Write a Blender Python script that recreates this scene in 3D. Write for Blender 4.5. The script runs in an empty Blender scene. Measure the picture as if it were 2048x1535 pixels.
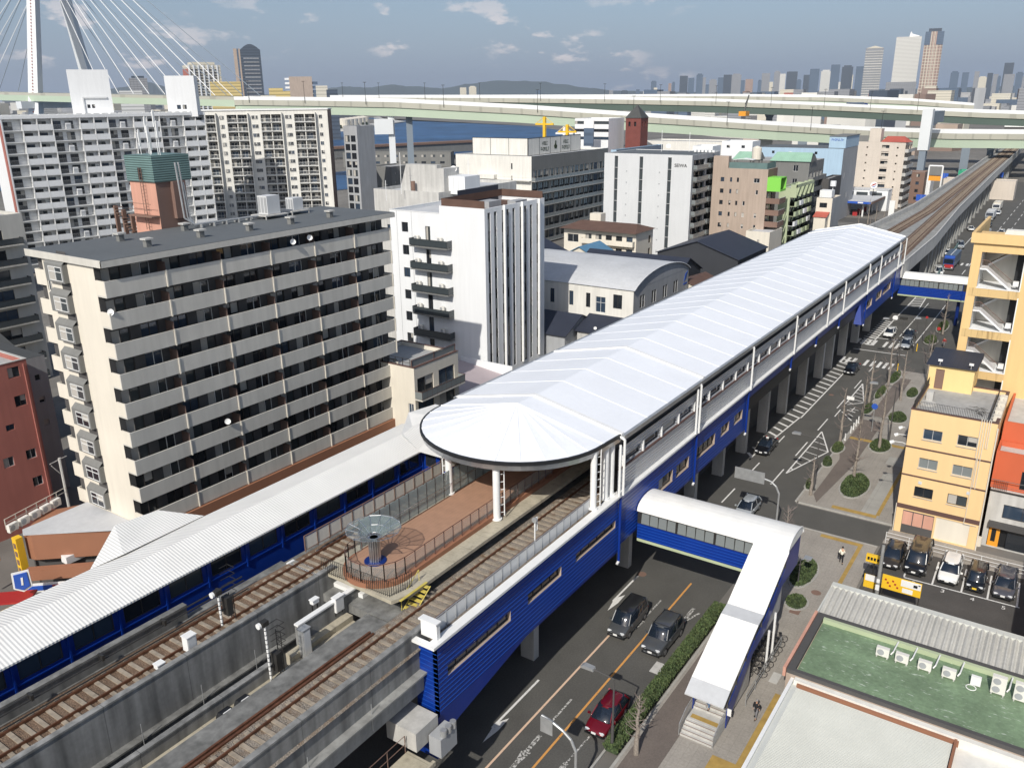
import bpy, math, random
from mathutils import Matrix, Vector
PI=math.pi; R=math.radians
scene=bpy.context.scene; COL=scene.collection
# ---------------------------------------------------------------- camera
cd=bpy.data.cameras.new("camera"); cam=bpy.data.objects.new("camera",cd); COL.objects.link(cam)
cd.sensor_width=36.0; cd.lens=29.53; cd.clip_start=0.3; cd.clip_end=60000
cam.matrix_world=Matrix(((0.560454,0.272623,-0.782028,0),(-0.828116,0.172226,-0.533443,0),(-0.010743,0.946581,0.322288,41.0),(0,0,0,1)))
scene.camera=cam
# ---------------------------------------------------------------- sun, sky
AZ=11.25; EL=39.5
sd=Vector((-math.cos(R(AZ))*math.cos(R(EL)),-math.sin(R(AZ))*math.cos(R(EL)),math.sin(R(EL))))
sl=bpy.data.lights.new("sun","SUN"); sl.energy=4.3; sl.angle=R(0.53); sl.color=(1.0,0.955,0.88)
so=bpy.data.objects.new("sun",sl); COL.objects.link(so); so.rotation_euler=sd.to_track_quat('Z','Y').to_euler(); so.location=(-60,-12,120)
w=bpy.data.worlds.new("World"); scene.world=w; w.use_nodes=True
nt=w.node_tree; nt.nodes.clear()
def N(nt,t,**k):
    n=nt.nodes.new(t)
    for a,b in k.items(): setattr(n,a,b)
    return n
sky=N(nt,'ShaderNodeTexSky',sky_type='NISHITA',sun_disc=False,sun_elevation=R(EL),sun_rotation=math.atan2(sd.x,sd.y),altitude=40,air_density=1.0,dust_density=2.0,ozone_density=2.5)
bg=N(nt,'ShaderNodeBackground'); bg.inputs[1].default_value=0.105
out=N(nt,'ShaderNodeOutputWorld')
# small cumulus clouds low over the horizon: noise on the sky direction
tc=N(nt,'ShaderNodeTexCoord'); sep=N(nt,'ShaderNodeSeparateXYZ'); nt.links.new(tc.outputs['Generated'],sep.inputs[0])
mp=N(nt,'ShaderNodeMapping'); mp.inputs['Scale'].default_value=(1,1,2.6); mp.inputs['Location'].default_value=(0.37,0.11,0.02)
nt.links.new(tc.outputs['Generated'],mp.inputs[0])
n1=N(nt,'ShaderNodeTexNoise'); n1.inputs['Scale'].default_value=17; n1.inputs['Detail'].default_value=7; n1.inputs['Roughness'].default_value=0.55
nt.links.new(mp.outputs[0],n1.inputs['Vector'])
n2=N(nt,'ShaderNodeTexNoise'); n2.inputs['Scale'].default_value=3.3; n2.inputs['Detail'].default_value=2
nt.links.new(mp.outputs[0],n2.inputs['Vector'])
def mth(nt,op,a,b=None,clamp=False):
    m=N(nt,'ShaderNodeMath',operation=op); m.use_clamp=clamp
    for i,v in enumerate((a,b)):
        if v is None: continue
        if isinstance(v,(int,float)): m.inputs[i].default_value=v
        else: nt.links.new(v,m.inputs[i])
    return m.outputs[0]
def ramp(nt,x,pts):
    r=N(nt,'ShaderNodeValToRGB'); nt.links.new(x,r.inputs[0]); e=r.color_ramp.elements
    while len(e)<len(pts): e.new(0.5)
    for k,(p,c) in enumerate(pts): e[k].position=p; e[k].color=(c,c,c,1) if isinstance(c,(int,float)) else (*c,1)
    return r.outputs[0]
band=ramp(nt,sep.outputs['Z'],[(0.0,0.0),(0.012,0.55),(0.045,1.0),(0.075,0.75),(0.12,0.12),(0.3,0.0)])
cl=ramp(nt,n1.outputs['Fac'],[(0.56,0.0),(0.63,1.0)])
cm=ramp(nt,n2.outputs['Fac'],[(0.46,0.0),(0.56,1.0)])
fac=mth(nt,'MULTIPLY',mth(nt,'MULTIPLY',cl,cm),mth(nt,'MULTIPLY',band,0.95))
mix=N(nt,'ShaderNodeMix',data_type='RGBA'); nt.links.new(fac,mix.inputs['Factor'])
# grey lavender air low down, then the clouds
hz=N(nt,'ShaderNodeMix',data_type='RGBA'); nt.links.new(ramp(nt,sep.outputs['Z'],[(0.0,0.80),(0.05,0.55),(0.12,0.25),(0.25,0.05),(0.7,0.0)]),hz.inputs['Factor'])
nt.links.new(sky.outputs[0],hz.inputs[6]); hz.inputs[7].default_value=(3.3,4.25,6.2,1)
nt.links.new(hz.outputs[2],mix.inputs[6]); mix.inputs[7].default_value=(8.6,7.9,7.9,1)
nt.links.new(mix.outputs[2],bg.inputs[0]); nt.links.new(bg.outputs[0],out.inputs[0])
scene.view_settings.view_transform='Standard'; scene.view_settings.look='None'; scene.view_settings.exposure=0.0; scene.view_settings.gamma=1.0
scene.render.resolution_x=1024; scene.render.resolution_y=767
try:
    scene.cycles.max_bounces=6; scene.cycles.transparent_max_bounces=8
except Exception: pass
random.seed(7)
# ---------------------------------------------------------------- mesh helpers
class MB:
    def __init__(s): s.v=[]; s.f=[]; s.m=[]; s.T=None
    def add(s,pts,faces,m=0):
        b=len(s.v)
        for p in pts:
            p=Vector(p)
            if s.T is not None: p=s.T@p
            s.v.append(p)
        for f in faces: s.f.append([b+i for i in f]); s.m.append(m)
    def quad(s,a,b,c,d,m=0): s.add((a,b,c,d),((0,1,2,3),),m)
    def box(s,x0,y0,z0,x1,y1,z1,m=0):
        if x0>x1: x0,x1=x1,x0
        if y0>y1: y0,y1=y1,y0
        if z0>z1: z0,z1=z1,z0
        s.add(((x0,y0,z0),(x1,y0,z0),(x1,y1,z0),(x0,y1,z0),(x0,y0,z1),(x1,y0,z1),(x1,y1,z1),(x0,y1,z1)),((0,3,2,1),(4,5,6,7),(0,1,5,4),(1,2,6,5),(2,3,7,6),(3,0,4,7)),m)
    def prism(s,pts,z0,z1,m=0):
        n=len(pts); a=sum(pts[i][0]*pts[(i+1)%n][1]-pts[(i+1)%n][0]*pts[i][1] for i in range(n))
        if a<0: pts=pts[::-1]
        s.add([(x,y,z0) for x,y in pts]+[(x,y,z1) for x,y in pts],[list(range(n))[::-1],list(range(n,2*n))]+[(i,(i+1)%n,n+(i+1)%n,n+i) for i in range(n)],m)
    def prof(s,pts,y0,y1,m=0):      # polygon in xz pushed along y
        n=len(pts); a=sum(pts[i][0]*pts[(i+1)%n][1]-pts[(i+1)%n][0]*pts[i][1] for i in range(n))
        if a<0: pts=pts[::-1]
        if y0>y1: y0,y1=y1,y0
        s.add([(x,y0,z) for x,z in pts]+[(x,y1,z) for x,z in pts],[list(range(n)),list(range(n,2*n))[::-1]]+[(n+i,n+(i+1)%n,(i+1)%n,i) for i in range(n)],m)
    def profx(s,pts,x0,x1,m=0):     # polygon in yz pushed along x
        n=len(pts); a=sum(pts[i][0]*pts[(i+1)%n][1]-pts[(i+1)%n][0]*pts[i][1] for i in range(n))
        if a<0: pts=pts[::-1]
        if x0>x1: x0,x1=x1,x0
        s.add([(x1,y,z) for y,z in pts]+[(x0,y,z) for y,z in pts],[list(range(n)),list(range(n,2*n))[::-1]]+[(n+i,n+(i+1)%n,(i+1)%n,i) for i in range(n)],m)
    def cyl(s,p,q,r,n=8,m=0,r2=None):
        p=Vector(p); q=Vector(q); r2=r if r2 is None else r2
        d=(q-p).normalized(); u=d.orthogonal().normalized(); v=d.cross(u)
        pts=[p+(u*math.cos(2*PI*i/n)+v*math.sin(2*PI*i/n))*r for i in range(n)]+[q+(u*math.cos(2*PI*i/n)+v*math.sin(2*PI*i/n))*r2 for i in range(n)]
        s.add(pts,[(i,(i+1)%n,n+(i+1)%n,n+i) for i in range(n)]+[list(range(n))[::-1],list(range(n,2*n))],m)
    def tube(s,pts,r,n=6,m=0):
        for a,b in zip(pts,pts[1:]): s.cyl(a,b,r,n,m)
    def build(s,name,mats,parent=None,smooth=False,T=None):
        me=bpy.data.meshes.new(name); me.from_pydata([tuple(v) for v in s.v],[],s.f)
        if not isinstance(mats,(list,tuple)): mats=[mats]
        for m in mats: me.materials.append(MAT(m) if isinstance(m,str) else m)
        me.polygons.foreach_set('material_index',s.m)
        if smooth: me.polygons.foreach_set('use_smooth',[True]*len(s.f))
        me.update()
        o=bpy.data.objects.new(name,me); COL.objects.link(o)
        if parent: o.parent=parent
        if T is not None: o.matrix_local=T
        return o
def empty(name,label,cat,loc=(0,0,0),rz=0,group=None):
    o=bpy.data.objects.new(name,None); COL.objects.link(o); o.location=loc; o.rotation_euler=(0,0,rz); o.empty_display_size=.3
    o['label']=label; o['category']=cat
    if group: o['group']=group
    return o
def tag(o,label,cat,group=None):
    o['label']=label; o['category']=cat
    if group: o['group']=group
    return o
def struct(o): o['kind']='structure'; return o
def inst(o,T,parent=None,name=None):     # another object on the same mesh
    c=o.copy(); COL.objects.link(c)
    c.parent=parent; c.matrix_local=T
    return c
def copy_tree(o,parent=None):
    c=o.copy(); COL.objects.link(c); c.parent=parent
    for ch in [x for x in COL.objects if x.parent==o]: copy_tree(ch,c)
    return c
KIDS={}
def Tm(x,y,z,rz=0): return Matrix.Translation((x,y,z))@Matrix.Rotation(rz,4,'Z')
# ---------------------------------------------------------------- materials
def hx(h,k=1.0):
    h=h.lstrip('#'); c=[int(h[i:i+2],16)/255 for i in (0,2,4)]
    return tuple(((x/12.92) if x<=.04045 else ((x+.055)/1.055)**2.4)*k for x in c)
SPEC={}
_M={}
def D(name,col,rough=.7,**k): SPEC[name]=(col,rough,k)
def MAT(name):
    if name in _M: return _M[name]
    col,rough,k=SPEC[name]
    if isinstance(col,str): col=hx(col)
    m=bpy.data.materials.new(name); m.use_nodes=True; nt=m.node_tree; b=nt.nodes['Principled BSDF']
    b.inputs['Roughness'].default_value=rough; b.inputs['Metallic'].default_value=k.get('metal',0)
    b.inputs['Base Color'].default_value=(*col,1)
    if 'spec' in k: b.inputs['Specular IOR Level'].default_value=k['spec']
    if 'coat' in k: b.inputs['Coat Weight'].default_value=k['coat']
    if 'alpha' in k: b.inputs['Alpha'].default_value=k['alpha']
    tc=N(nt,'ShaderNodeTexCoord'); vec=tc.outputs['Object']
    def mapped(sc):
        mp=N(nt,'ShaderNodeMapping'); mp.inputs['Scale'].default_value=sc; nt.links.new(vec,mp.inputs[0]); return mp.outputs[0]
    cur=None
    def mult(fac_out,lo,hi):          # multiply colour by a grey between lo and hi
        nonlocal cur
        mr=N(nt,'ShaderNodeMapRange'); nt.links.new(fac_out,mr.inputs[0]); mr.inputs[1].default_value=.3; mr.inputs[2].default_value=.7; mr.inputs[3].default_value=lo; mr.inputs[4].default_value=hi
        x=N(nt,'ShaderNodeMix',data_type='RGBA',blend_type='MULTIPLY'); x.inputs['Factor'].default_value=1
        if cur is None: x.inputs[6].default_value=(*col,1)
        else: nt.links.new(cur,x.inputs[6])
        nt.links.new(mr.outputs[0],x.inputs[7]); cur=x.outputs[2]
    if 'noise' in k:
        for sc,amt in (k['noise'] if isinstance(k['noise'],list) else [k['noise']]):
            n=N(nt,'ShaderNodeTexNoise'); n.inputs['Scale'].default_value=sc; n.inputs['Detail'].default_value=5; nt.links.new(vec,n.inputs['Vector']); mult(n.outputs['Fac'],1-amt,1+amt)
    if 'streak' in k:                # rain streaks running down
        n=N(nt,'ShaderNodeTexNoise'); n.inputs['Scale'].default_value=1; n.inputs['Detail'].default_value=4
        nt.links.new(mapped((1.6,1.6,.14)),n.inputs['Vector']); mult(n.outputs['Fac'],1-k['streak'],1+k['streak']*.3)
    if 'mix2' in k:                  # patches of a second colour
        c2,sc,th,st=k['mix2'][:4]
        n=N(nt,'ShaderNodeTexNoise'); n.inputs['Detail'].default_value=6; n.inputs['Roughness'].default_value=.65
        if isinstance(sc,tuple): n.inputs['Scale'].default_value=1; nt.links.new(mapped(sc),n.inputs['Vector'])
        else: n.inputs['Scale'].default_value=sc; nt.links.new(vec,n.inputs['Vector'])
        mr=N(nt,'ShaderNodeMapRange'); nt.links.new(n.outputs['Fac'],mr.inputs[0]); mr.inputs[1].default_value=th; mr.inputs[2].default_value=th+st
        x=N(nt,'ShaderNodeMix',data_type='RGBA'); nt.links.new(mr.outputs[0],x.inputs['Factor'])
        if cur is None: x.inputs[6].default_value=(*col,1)
        else: nt.links.new(cur,x.inputs[6])
        x.inputs[7].default_value=(*(hx(c2) if isinstance(c2,str) else c2),1); cur=x.outputs[2]
    if 'lines' in k:                 # thin joints: list of (axis, period, width, darkness)
        for ax,per,wd,dk in k['lines']:
            sp=N(nt,'ShaderNodeSeparateXYZ'); nt.links.new(vec,sp.inputs[0])
            f=mth(nt,'FRACT',mth(nt,'ADD',mth(nt,'DIVIDE',sp.outputs['XYZ'.index(ax)],per),.5013)); g=mth(nt,'LESS_THAN',f,wd/per)
            x=N(nt,'ShaderNodeMix',data_type='RGBA',blend_type='MULTIPLY'); nt.links.new(g,x.inputs['Factor'])
            if cur is None: x.inputs[6].default_value=(*col,1)
            else: nt.links.new(cur,x.inputs[6])
            x.inputs[7].default_value=(dk,dk,dk,1); cur=x.outputs[2]
    if cur is not None: nt.links.new(cur,b.inputs['Base Color'])
    hgt=None
    if 'corr' in k:                  # corrugation (axis, period, height)
        ax,per,st=k['corr']; sp=N(nt,'ShaderNodeSeparateXYZ'); nt.links.new(vec,sp.inputs[0])
        hgt=mth(nt,'SINE',mth(nt,'MULTIPLY',sp.outputs['XYZ'.index(ax)],2*PI/per))
        bp=N(nt,'ShaderNodeBump'); bp.inputs['Distance'].default_value=st; bp.inputs['Strength'].default_value=1; nt.links.new(hgt,bp.inputs['Height']); nt.links.new(bp.outputs[0],b.inputs['Normal'])
    elif 'bump' in k:
        sc,st=k['bump']; n=N(nt,'ShaderNodeTexNoise'); n.inputs['Scale'].default_value=sc; n.inputs['Detail'].default_value=4; nt.links.new(vec,n.inputs['Vector'])
        bp=N(nt,'ShaderNodeBump'); bp.inputs['Distance'].default_value=st; nt.links.new(n.outputs['Fac'],bp.inputs['Height']); nt.links.new(bp.outputs[0],b.inputs['Normal'])
    if 'alpha' in k: m.blend_method='BLEND' if hasattr(m,'blend_method') else None
    _M[name]=m; return m
D('asphalt',(.088,.085,.077),.9,noise=[(.35,.12),(9,.16)],bump=(60,.01))
D('asphalt_lot',(.075,.07,.065),.9,noise=[(.5,.12),(10,.14)])
D('pave',(.31,.285,.25),.9,noise=[(.4,.12),(6,.1)],lines=[('X',.6,.02,.8),('Y',.6,.02,.8)])
D('pave_dark',(.15,.125,.108),.9,noise=[(.5,.1),(9,.12)])
D('pave_light',(.34,.33,.30),.9,noise=[(.7,.1)],lines=[('X',1.2,.03,.75),('Y',1.2,.03,.75)])
D('tactile',(.38,.25,.07),.85,noise=[(2,.15)])
D('ground',(.16,.15,.135),.95,noise=[(.02,.25),(.3,.15)])
D('kerb',(.36,.35,.32),.85,noise=(2,.1))
D('line',(.72,.71,.68),.8,mix2=((.2,.19,.18),7,.56,.14))
D('line_worn',(.55,.54,.51),.8,mix2=((.07,.068,.06),6,.44,.12))
D('line_orange',(.62,.30,.08),.8,mix2=((.25,.15,.07),6,.58,.1))
D('line_pink',(.68,.48,.34),.8,mix2=((.35,.25,.17),6,.6,.1))
D('conc',(.30,.30,.285),.85,noise=[(.3,.12),(4,.08)],streak=.3)
D('conc_dark',(.19,.19,.18),.85,noise=[(.3,.15),(4,.1)],streak=.45)
D('conc_para',(.25,.25,.24),.85,noise=[(.3,.12),(4,.08)],streak=.5,lines=[('X',5,.05,.6)])
D('conc_light',(.50,.49,.46),.8,noise=[(.4,.08),(5,.05)],streak=.15)
D('ballast',(.27,.235,.195),.95,noise=[(.5,.18),(14,.5)],mix2=((.19,.12,.07),1.1,.48,.2),bump=(16,.12))
D('ballast_rust',(.20,.135,.09),.95,noise=[(.5,.18),(14,.5)],mix2=((.13,.075,.045),1.2,.5,.2),bump=(16,.12))
D('sleeper',(.29,.245,.19),.9,noise=[(3,.25)])
D('rail',(.15,.065,.035),.5,metal=.3,noise=(3,.3))
D('black',(.012,.013,.015),.5)
D('dark_metal',(.05,.048,.045),.45,metal=.4)
D('steel',(.55,.56,.57),.28,metal=.9,noise=(2,.1))
D('galv',(.45,.46,.46),.45,metal=.5,noise=(2,.12))
D('white_paint',(.78,.78,.76),.45,noise=(1,.04))
D('membrane',(.80,.82,.85),.5,noise=[(.25,.03),(3,.02)])
D('membrane_seam',(.88,.89,.90),.5)
D('blue_wall',(.003,.030,.235),.35,noise=(.3,.1))
D('blue_line',(.012,.075,.38),.35)
D('blue_dark',(.004,.022,.15),.4)
D('silver',(.50,.51,.53),.38,metal=.35,corr=('Z',.28,.05),noise=(.4,.05))
D('white_corr',(.78,.77,.73),.55,corr=('X',.22,.008),noise=(.4,.04))
D('white_corr_y',(.82,.81,.77),.55,corr=('Y',.25,.006),noise=(.5,.04))
D('white_roof',(.82,.81,.77),.5,noise=[(.5,.04)],streak=.05)
D('glass_dark',(.018,.022,.028),.08,spec=.7)
D('glass_mid',(.05,.06,.065),.1,spec=.7)
D('glass_blue',(.035,.055,.085),.08,spec=.8)
D('glass_grey',(.20,.22,.22),.15,spec=.6)
D('glass_clear',(.35,.45,.45),.05,alpha=.30,spec=.8)
D('glass_frost',(.30,.38,.38),.25,alpha=.62)
D('curtain',(.42,.40,.36),.8)
D('frame_dark',(.045,.04,.038),.4)
D('frame_light',(.55,.55,.54),.35,metal=.3)
D('frame_white',(.72,.72,.70),.5)
D('deck',(.37,.215,.14),.75,noise=(1.5,.08),lines=[('Y',.3,.02,.8)])
D('plat',(.42,.38,.29),.9,noise=[(.6,.15),(6,.1)],lines=[('X',2,.04,.7)],mix2=((.2,.18,.14),1.5,.55,.2))
D('brown_wall',(.30,.135,.075),.7,noise=(.4,.06))
D('cream',(.70,.65,.55),.8,noise=[(.2,.05)],streak=.06)
D('cream_para',(.56,.54,.485),.8,noise=[(.3,.05)],streak=.1)
D('charcoal',(.075,.072,.07),.8,noise=(.5,.08))
D('roof_gray',(.115,.125,.13),.75,noise=[(.15,.08),(2,.05)],lines=[('Y',1.0,.03,.85)])
D('roof_conc',(.36,.36,.35),.85,noise=[(.2,.15),(2,.1)])
D('roof_light',(.50,.51,.52),.7,noise=[(.2,.08),(2,.05)])
D('navy_roof',(.028,.033,.05),.6,noise=(.5,.1),lines=[('X',.45,.03,.7)])
D('dark_roof',(.06,.062,.06),.75,noise=(.5,.1))
D('brown_roof',(.11,.062,.045),.8,noise=(.6,.12))
D('red_roof',(.42,.10,.07),.7,noise=(.6,.1))
D('green_roof',(.26,.43,.32),.65,noise=(.5,.08),lines=[('X',.5,.04,.85)])
D('blue_roof',(.09,.21,.33),.6,noise=(.6,.1))
D('pink',(.40,.145,.115),.75,noise=[(.3,.08)],streak=.12)
D('brick_red',(.17,.05,.04),.8,noise=(.5,.1))
D('salmon_shaded',(.20,.125,.10),.75,noise=(.3,.08))  # darker salmon: shade of the tower's right side put into the colour
D('screen_brown',(.13,.085,.07),.8)
D('ballast_dark',(.13,.085,.06),.95,noise=[(.1,.25),(3,.3)])
D('salmon',(.60,.32,.235),.75,noise=[(.3,.06)],streak=.12)
D('teal_clad',(.13,.21,.20),.6,noise=(.6,.1),corr=('Z',.22,.03))
D('white_wall',(.76,.77,.77),.7,noise=[(.15,.03)],streak=.05)
D('white_wall2',(.74,.72,.66),.75,noise=[(.2,.05)],streak=.12)
D('grey_panel',(.60,.61,.61),.65,noise=[(.15,.03)],streak=.04)
D('grey_wall',(.36,.37,.38),.8,noise=[(.2,.06)],streak=.12)
D('slate_wall',(.19,.19,.18),.8,noise=[(.2,.06)],streak=.1)
D('navy_clad',(.035,.038,.045),.7,noise=(.3,.1))
D('conc_wall',(.52,.51,.48),.85,noise=[(.2,.08),(2,.04)],streak=.22)
D('tan_wall',(.42,.335,.27),.8,noise=[(.2,.05)],streak=.14)
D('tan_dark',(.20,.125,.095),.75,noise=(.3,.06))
D('beige_wall',(.60,.53,.45),.8,noise=[(.2,.04)],streak=.08,lines=[('Z',2.8,.06,.88)])
D('green_wall',(.42,.48,.31),.8,noise=(.4,.06))
D('lime',(.22,.60,.08),.6)
D('sky_blue_wall',(.38,.52,.64),.7,noise=[(.2,.04)],streak=.08)
D('yellow_clad',(.80,.56,.28),.7,noise=[(.2,.03)],lines=[('Y',.9,.03,.86)],streak=.04)
D('yellow_plain',(.80,.60,.27),.7,noise=[(.3,.04)],streak=.04)
D('yellow_big',(.74,.51,.23),.7,noise=[(.2,.04)],streak=.08)
D('stain_band',(.62,.44,.20),.75,mix2=((.30,.19,.08),(2.2,2.2,.2),.52,.15))
D('brown_band',(.11,.06,.05),.7)
D('orange_wall',(.55,.12,.05),.6,noise=(.4,.05))
D('green_floor',(.17,.245,.145),.75,noise=[(.4,.2),(4,.15)],mix2=((.48,.54,.45),(7,1.6,1),.60,.08),bump=(3,.03))
D('corr_grey',(.50,.49,.45),.6,noise=[(.4,.08),(4,.08)])
D('corr_white',(.56,.57,.53),.55,noise=[(.4,.05)])
D('mauve_roof',(.40,.34,.35),.8,noise=(.3,.06))
D('storefront',(.70,.70,.68),.5)
D('sign_blue',(.03,.10,.45),.4)
D('sign_red',(.38,.03,.03),.4)
D('sign_yellow',(.80,.50,.03),.45)
D('sign_green',(.03,.32,.18),.5)
D('sign_orange',(.75,.32,.03),.45)
D('yellow_paint',(.55,.45,.10),.6,noise=(2,.2))
D('water',(.03,.085,.19),.42,spec=.35,noise=[(.012,.35),(.05,.2)],bump=(.12,.5))
D('hwy_white',(.78,.79,.78),.55,noise=(.02,.04))
D('hwy_beige',(.42,.41,.34),.75,noise=[(.05,.06)],lines=[('X',4,.5,.82)])
D('hwy_green',(.42,.50,.38),.6,noise=(.03,.05))
D('hwy_dark',(.075,.11,.09),.7,noise=(.03,.1))
D('hwy_deck',(.10,.10,.10),.9)
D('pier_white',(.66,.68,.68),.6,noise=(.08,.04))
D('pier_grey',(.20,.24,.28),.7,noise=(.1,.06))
D('bark',(.26,.225,.19),.95,noise=(6,.3))
D('twig',(.21,.17,.15),.95,noise=(4,.25))
D('leaf',(.055,.085,.028),.8,noise=[(1.2,.35),(9,.4)])
D('leaf2',(.075,.10,.032),.8,noise=[(1.2,.35),(9,.4)])
D('leaf_dark',(.035,.055,.022),.85,noise=[(1,.4),(7,.4)])
D('soil',(.10,.075,.055),.95,noise=(3,.25))
D('tyre',(.02,.02,.02),.85)
D('rim',(.45,.45,.46),.35,metal=.8)
D('car_glass',(.012,.018,.028),.05,spec=.9)
D('lamp_clear',(.75,.77,.78),.15,spec=.8)
D('tail_red',(.35,.01,.01),.25)
D('plate',(.75,.75,.73),.5)
D('plate_yellow',(.8,.55,.05),.5)
for n_,c_ in dict(carbon=(.03,.031,.034),gunmetal=(.085,.09,.095),redcar=(.16,.006,.014),blackcar=(.008,.009,.012),silvercar=(.45,.48,.50),whitecar=(.80,.80,.77),browncar=(.045,.038,.03),greycar=(.10,.10,.115),bluetruck=(.02,.05,.20),yellowcar=(.5,.4,.05)).items(): D('p_'+n_,c_,.28,coat=.8,metal=.25 if n_ not in('whitecar','blackcar') else 0)
D('skin',(.50,.30,.20),.6)
D('hair',(.015,.012,.01),.5)
D('hair_grey',(.25,.24,.23),.6)
D('cloth_white',(.78,.77,.66),.85)
D('cloth_black',(.014,.014,.016),.85)
D('cloth_jeans',(.10,.17,.30),.85)
D('cloth_grey',(.18,.18,.19),.85)
D('cloth_red',(.30,.03,.03),.85)
D('mountain',(.05,.075,.085),1.0,noise=(.001,.2))
D('far_city',(.33,.33,.33),.9,noise=(.02,.3))
D('t_blue',(.10,.14,.20),.4,noise=(.01,.1),lines=[('Z',4,1.2,.75)])
D('t_dark',(.07,.09,.12),.4,lines=[('Z',4,1.5,.7)])
D('t_grey',(.26,.27,.29),.6,lines=[('Z',3.4,1.2,.72),('X',5,1.2,.85)])
D('t_white',(.62,.61,.57),.6,lines=[('Z',3.4,1.3,.6)])
D('t_cream',(.60,.56,.46),.6,lines=[('Z',3.4,1.0,.7)])
D('t_brown',(.25,.18,.15),.6,lines=[('Z',3.4,1.0,.8),('X',6,2.0,1.9)])
D('t_yellow',(.62,.48,.20),.6,lines=[('Z',3.4,1.3,.6)])
# ---------------------------------------------------------------- building helpers
Q=PI/2
def F_front(W,Dp): return Matrix.Identity(4)
def F_right(W,Dp): return Tm(W,0,0,Q)
def F_left(W,Dp): return Tm(0,Dp,0,-Q)
def F_back(W,Dp): return Tm(W,Dp,0,PI)
def holes(mb,W,z0,z1,ops,depth=.16,m=0,mr=None):
    us=sorted({0,W}|{o[0] for o in ops}|{o[2] for o in ops}); zs=sorted({z0,z1}|{o[1] for o in ops}|{o[3] for o in ops})
    mr=m if mr is None else mr
    for i in range(len(us)-1):
        u=(us[i]+us[i+1])/2; run=None
        for j in range(len(zs)-1):
            zz=(zs[j]+zs[j+1])/2
            hit=any(o[0]<u<o[2] and o[1]<zz<o[3] for o in ops)
            if not hit:
                if run is None: run=zs[j]
            if run is not None and (hit or j==len(zs)-2):
                top=zs[j] if hit else zs[j+1]
                mb.quad((us[i],0,run),(us[i+1],0,run),(us[i+1],0,top),(us[i],0,top),m); run=None
    for o in ops:
        a,b,c,d=o[:4]
        mb.quad((a,0,b),(a,depth,b),(a,depth,d),(a,0,d),mr); mb.quad((c,depth,b),(c,0,b),(c,0,d),(c,depth,d),mr)
        mb.quad((a,0,b),(c,0,b),(c,depth,b),(a,depth,b),mr); mb.quad((a,depth,d),(c,depth,d),(c,0,d),(a,0,d),mr)
_W={}
def window_mesh(w,h,style,var):
    key=(round(w,2),round(h,2),style,var)
    if key in _W: return _W[key]
    fr='frame_dark'; gl=['glass_dark','glass_mid','glass_blue'][var%3]; t=.05
    if style[0]=='w': fr='frame_white'
    if style[0]=='l': fr='frame_light'
    if style=='l_grey': gl='glass_grey'
    mb=MB()
    mb.box(0,-.03,0,w,.03,t,0); mb.box(0,-.03,h-t,w,.03,h,0); mb.box(0,-.03,t,t,.03,h-t,0); mb.box(w-t,-.03,t,w,.03,h-t,0)
    n=1 if 'one' in style or w<.7 else (2 if w<2.2 else max(2,int(w/1.1)))
    for i in range(1,n): mb.box(w*i/n-t*.5,-.03,t,w*i/n+t*.5,.03,h-t,0)
    if 'cross' in style: mb.box(t,-.028,h*.62,w-t,.028,h*.62+t,0)
    mb.quad((t,.02,t),(w-t,.02,t),(w-t,.02,h-t),(t,.02,h-t),1)
    if style=='dshade': var=0
    if var in (1,4): mb.quad((t,.012,t),(w/n-t,.012,t),(w/n-t,.012,h-t),(t,.012,h-t),2)
    if var==3: mb.quad((w*(n-1)/n+t,.012,h*.45),(w-t,.012,h*.45),(w-t,.012,h-t),(w*(n-1)/n+t,.012,h-t),2)
    o=mb.build('window',[fr,gl,'curtain']); me=o.data; bpy.data.objects.remove(o)
    _W[key]=me; return me
def windows(root,F,ops,depth=.16,cap=100,name='window'):
    n=KIDS.get((root.name,name),0); rest=[]
    for o in ops:
        st=o[4] if len(o)>4 else 'd'
        if st=='void': continue
        me=window_mesh(o[2]-o[0],o[3]-o[1],st,random.choice([0,0,2,1,3,4]))
        T=F@Tm(o[0],depth-.03,o[1])
        if n<cap:
            c=bpy.data.objects.new(name,me); COL.objects.link(c); c.parent=root; c.matrix_local=T; n+=1
        else: rest.append((me,T))
    KIDS[(root.name,name)]=n
    if rest:
        mb=MB(); 
        names=[]
        for me,T in rest:
            mb.T=T; idx=[]
            for mt in me.materials:
                if mt.name not in names: names.append(mt.name)
                idx.append(names.index(mt.name))
            b=len(mb.v)
            for v in me.vertices: mb.v.append(T@v.co)
            for p in me.polygons: mb.f.append([b+i for i in p.vertices]); mb.m.append(idx[p.material_index])
        mb.T=None; o=mb.build(name,names,root); o['kind']='stuff'
def grid(W,z0,nf,fh,us,w,h,sill=.9,st='d'):
    return [(u,z0+k*fh+sill,u+w,z0+k*fh+sill+h,st) for k in range(nf) for u in us]
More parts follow.
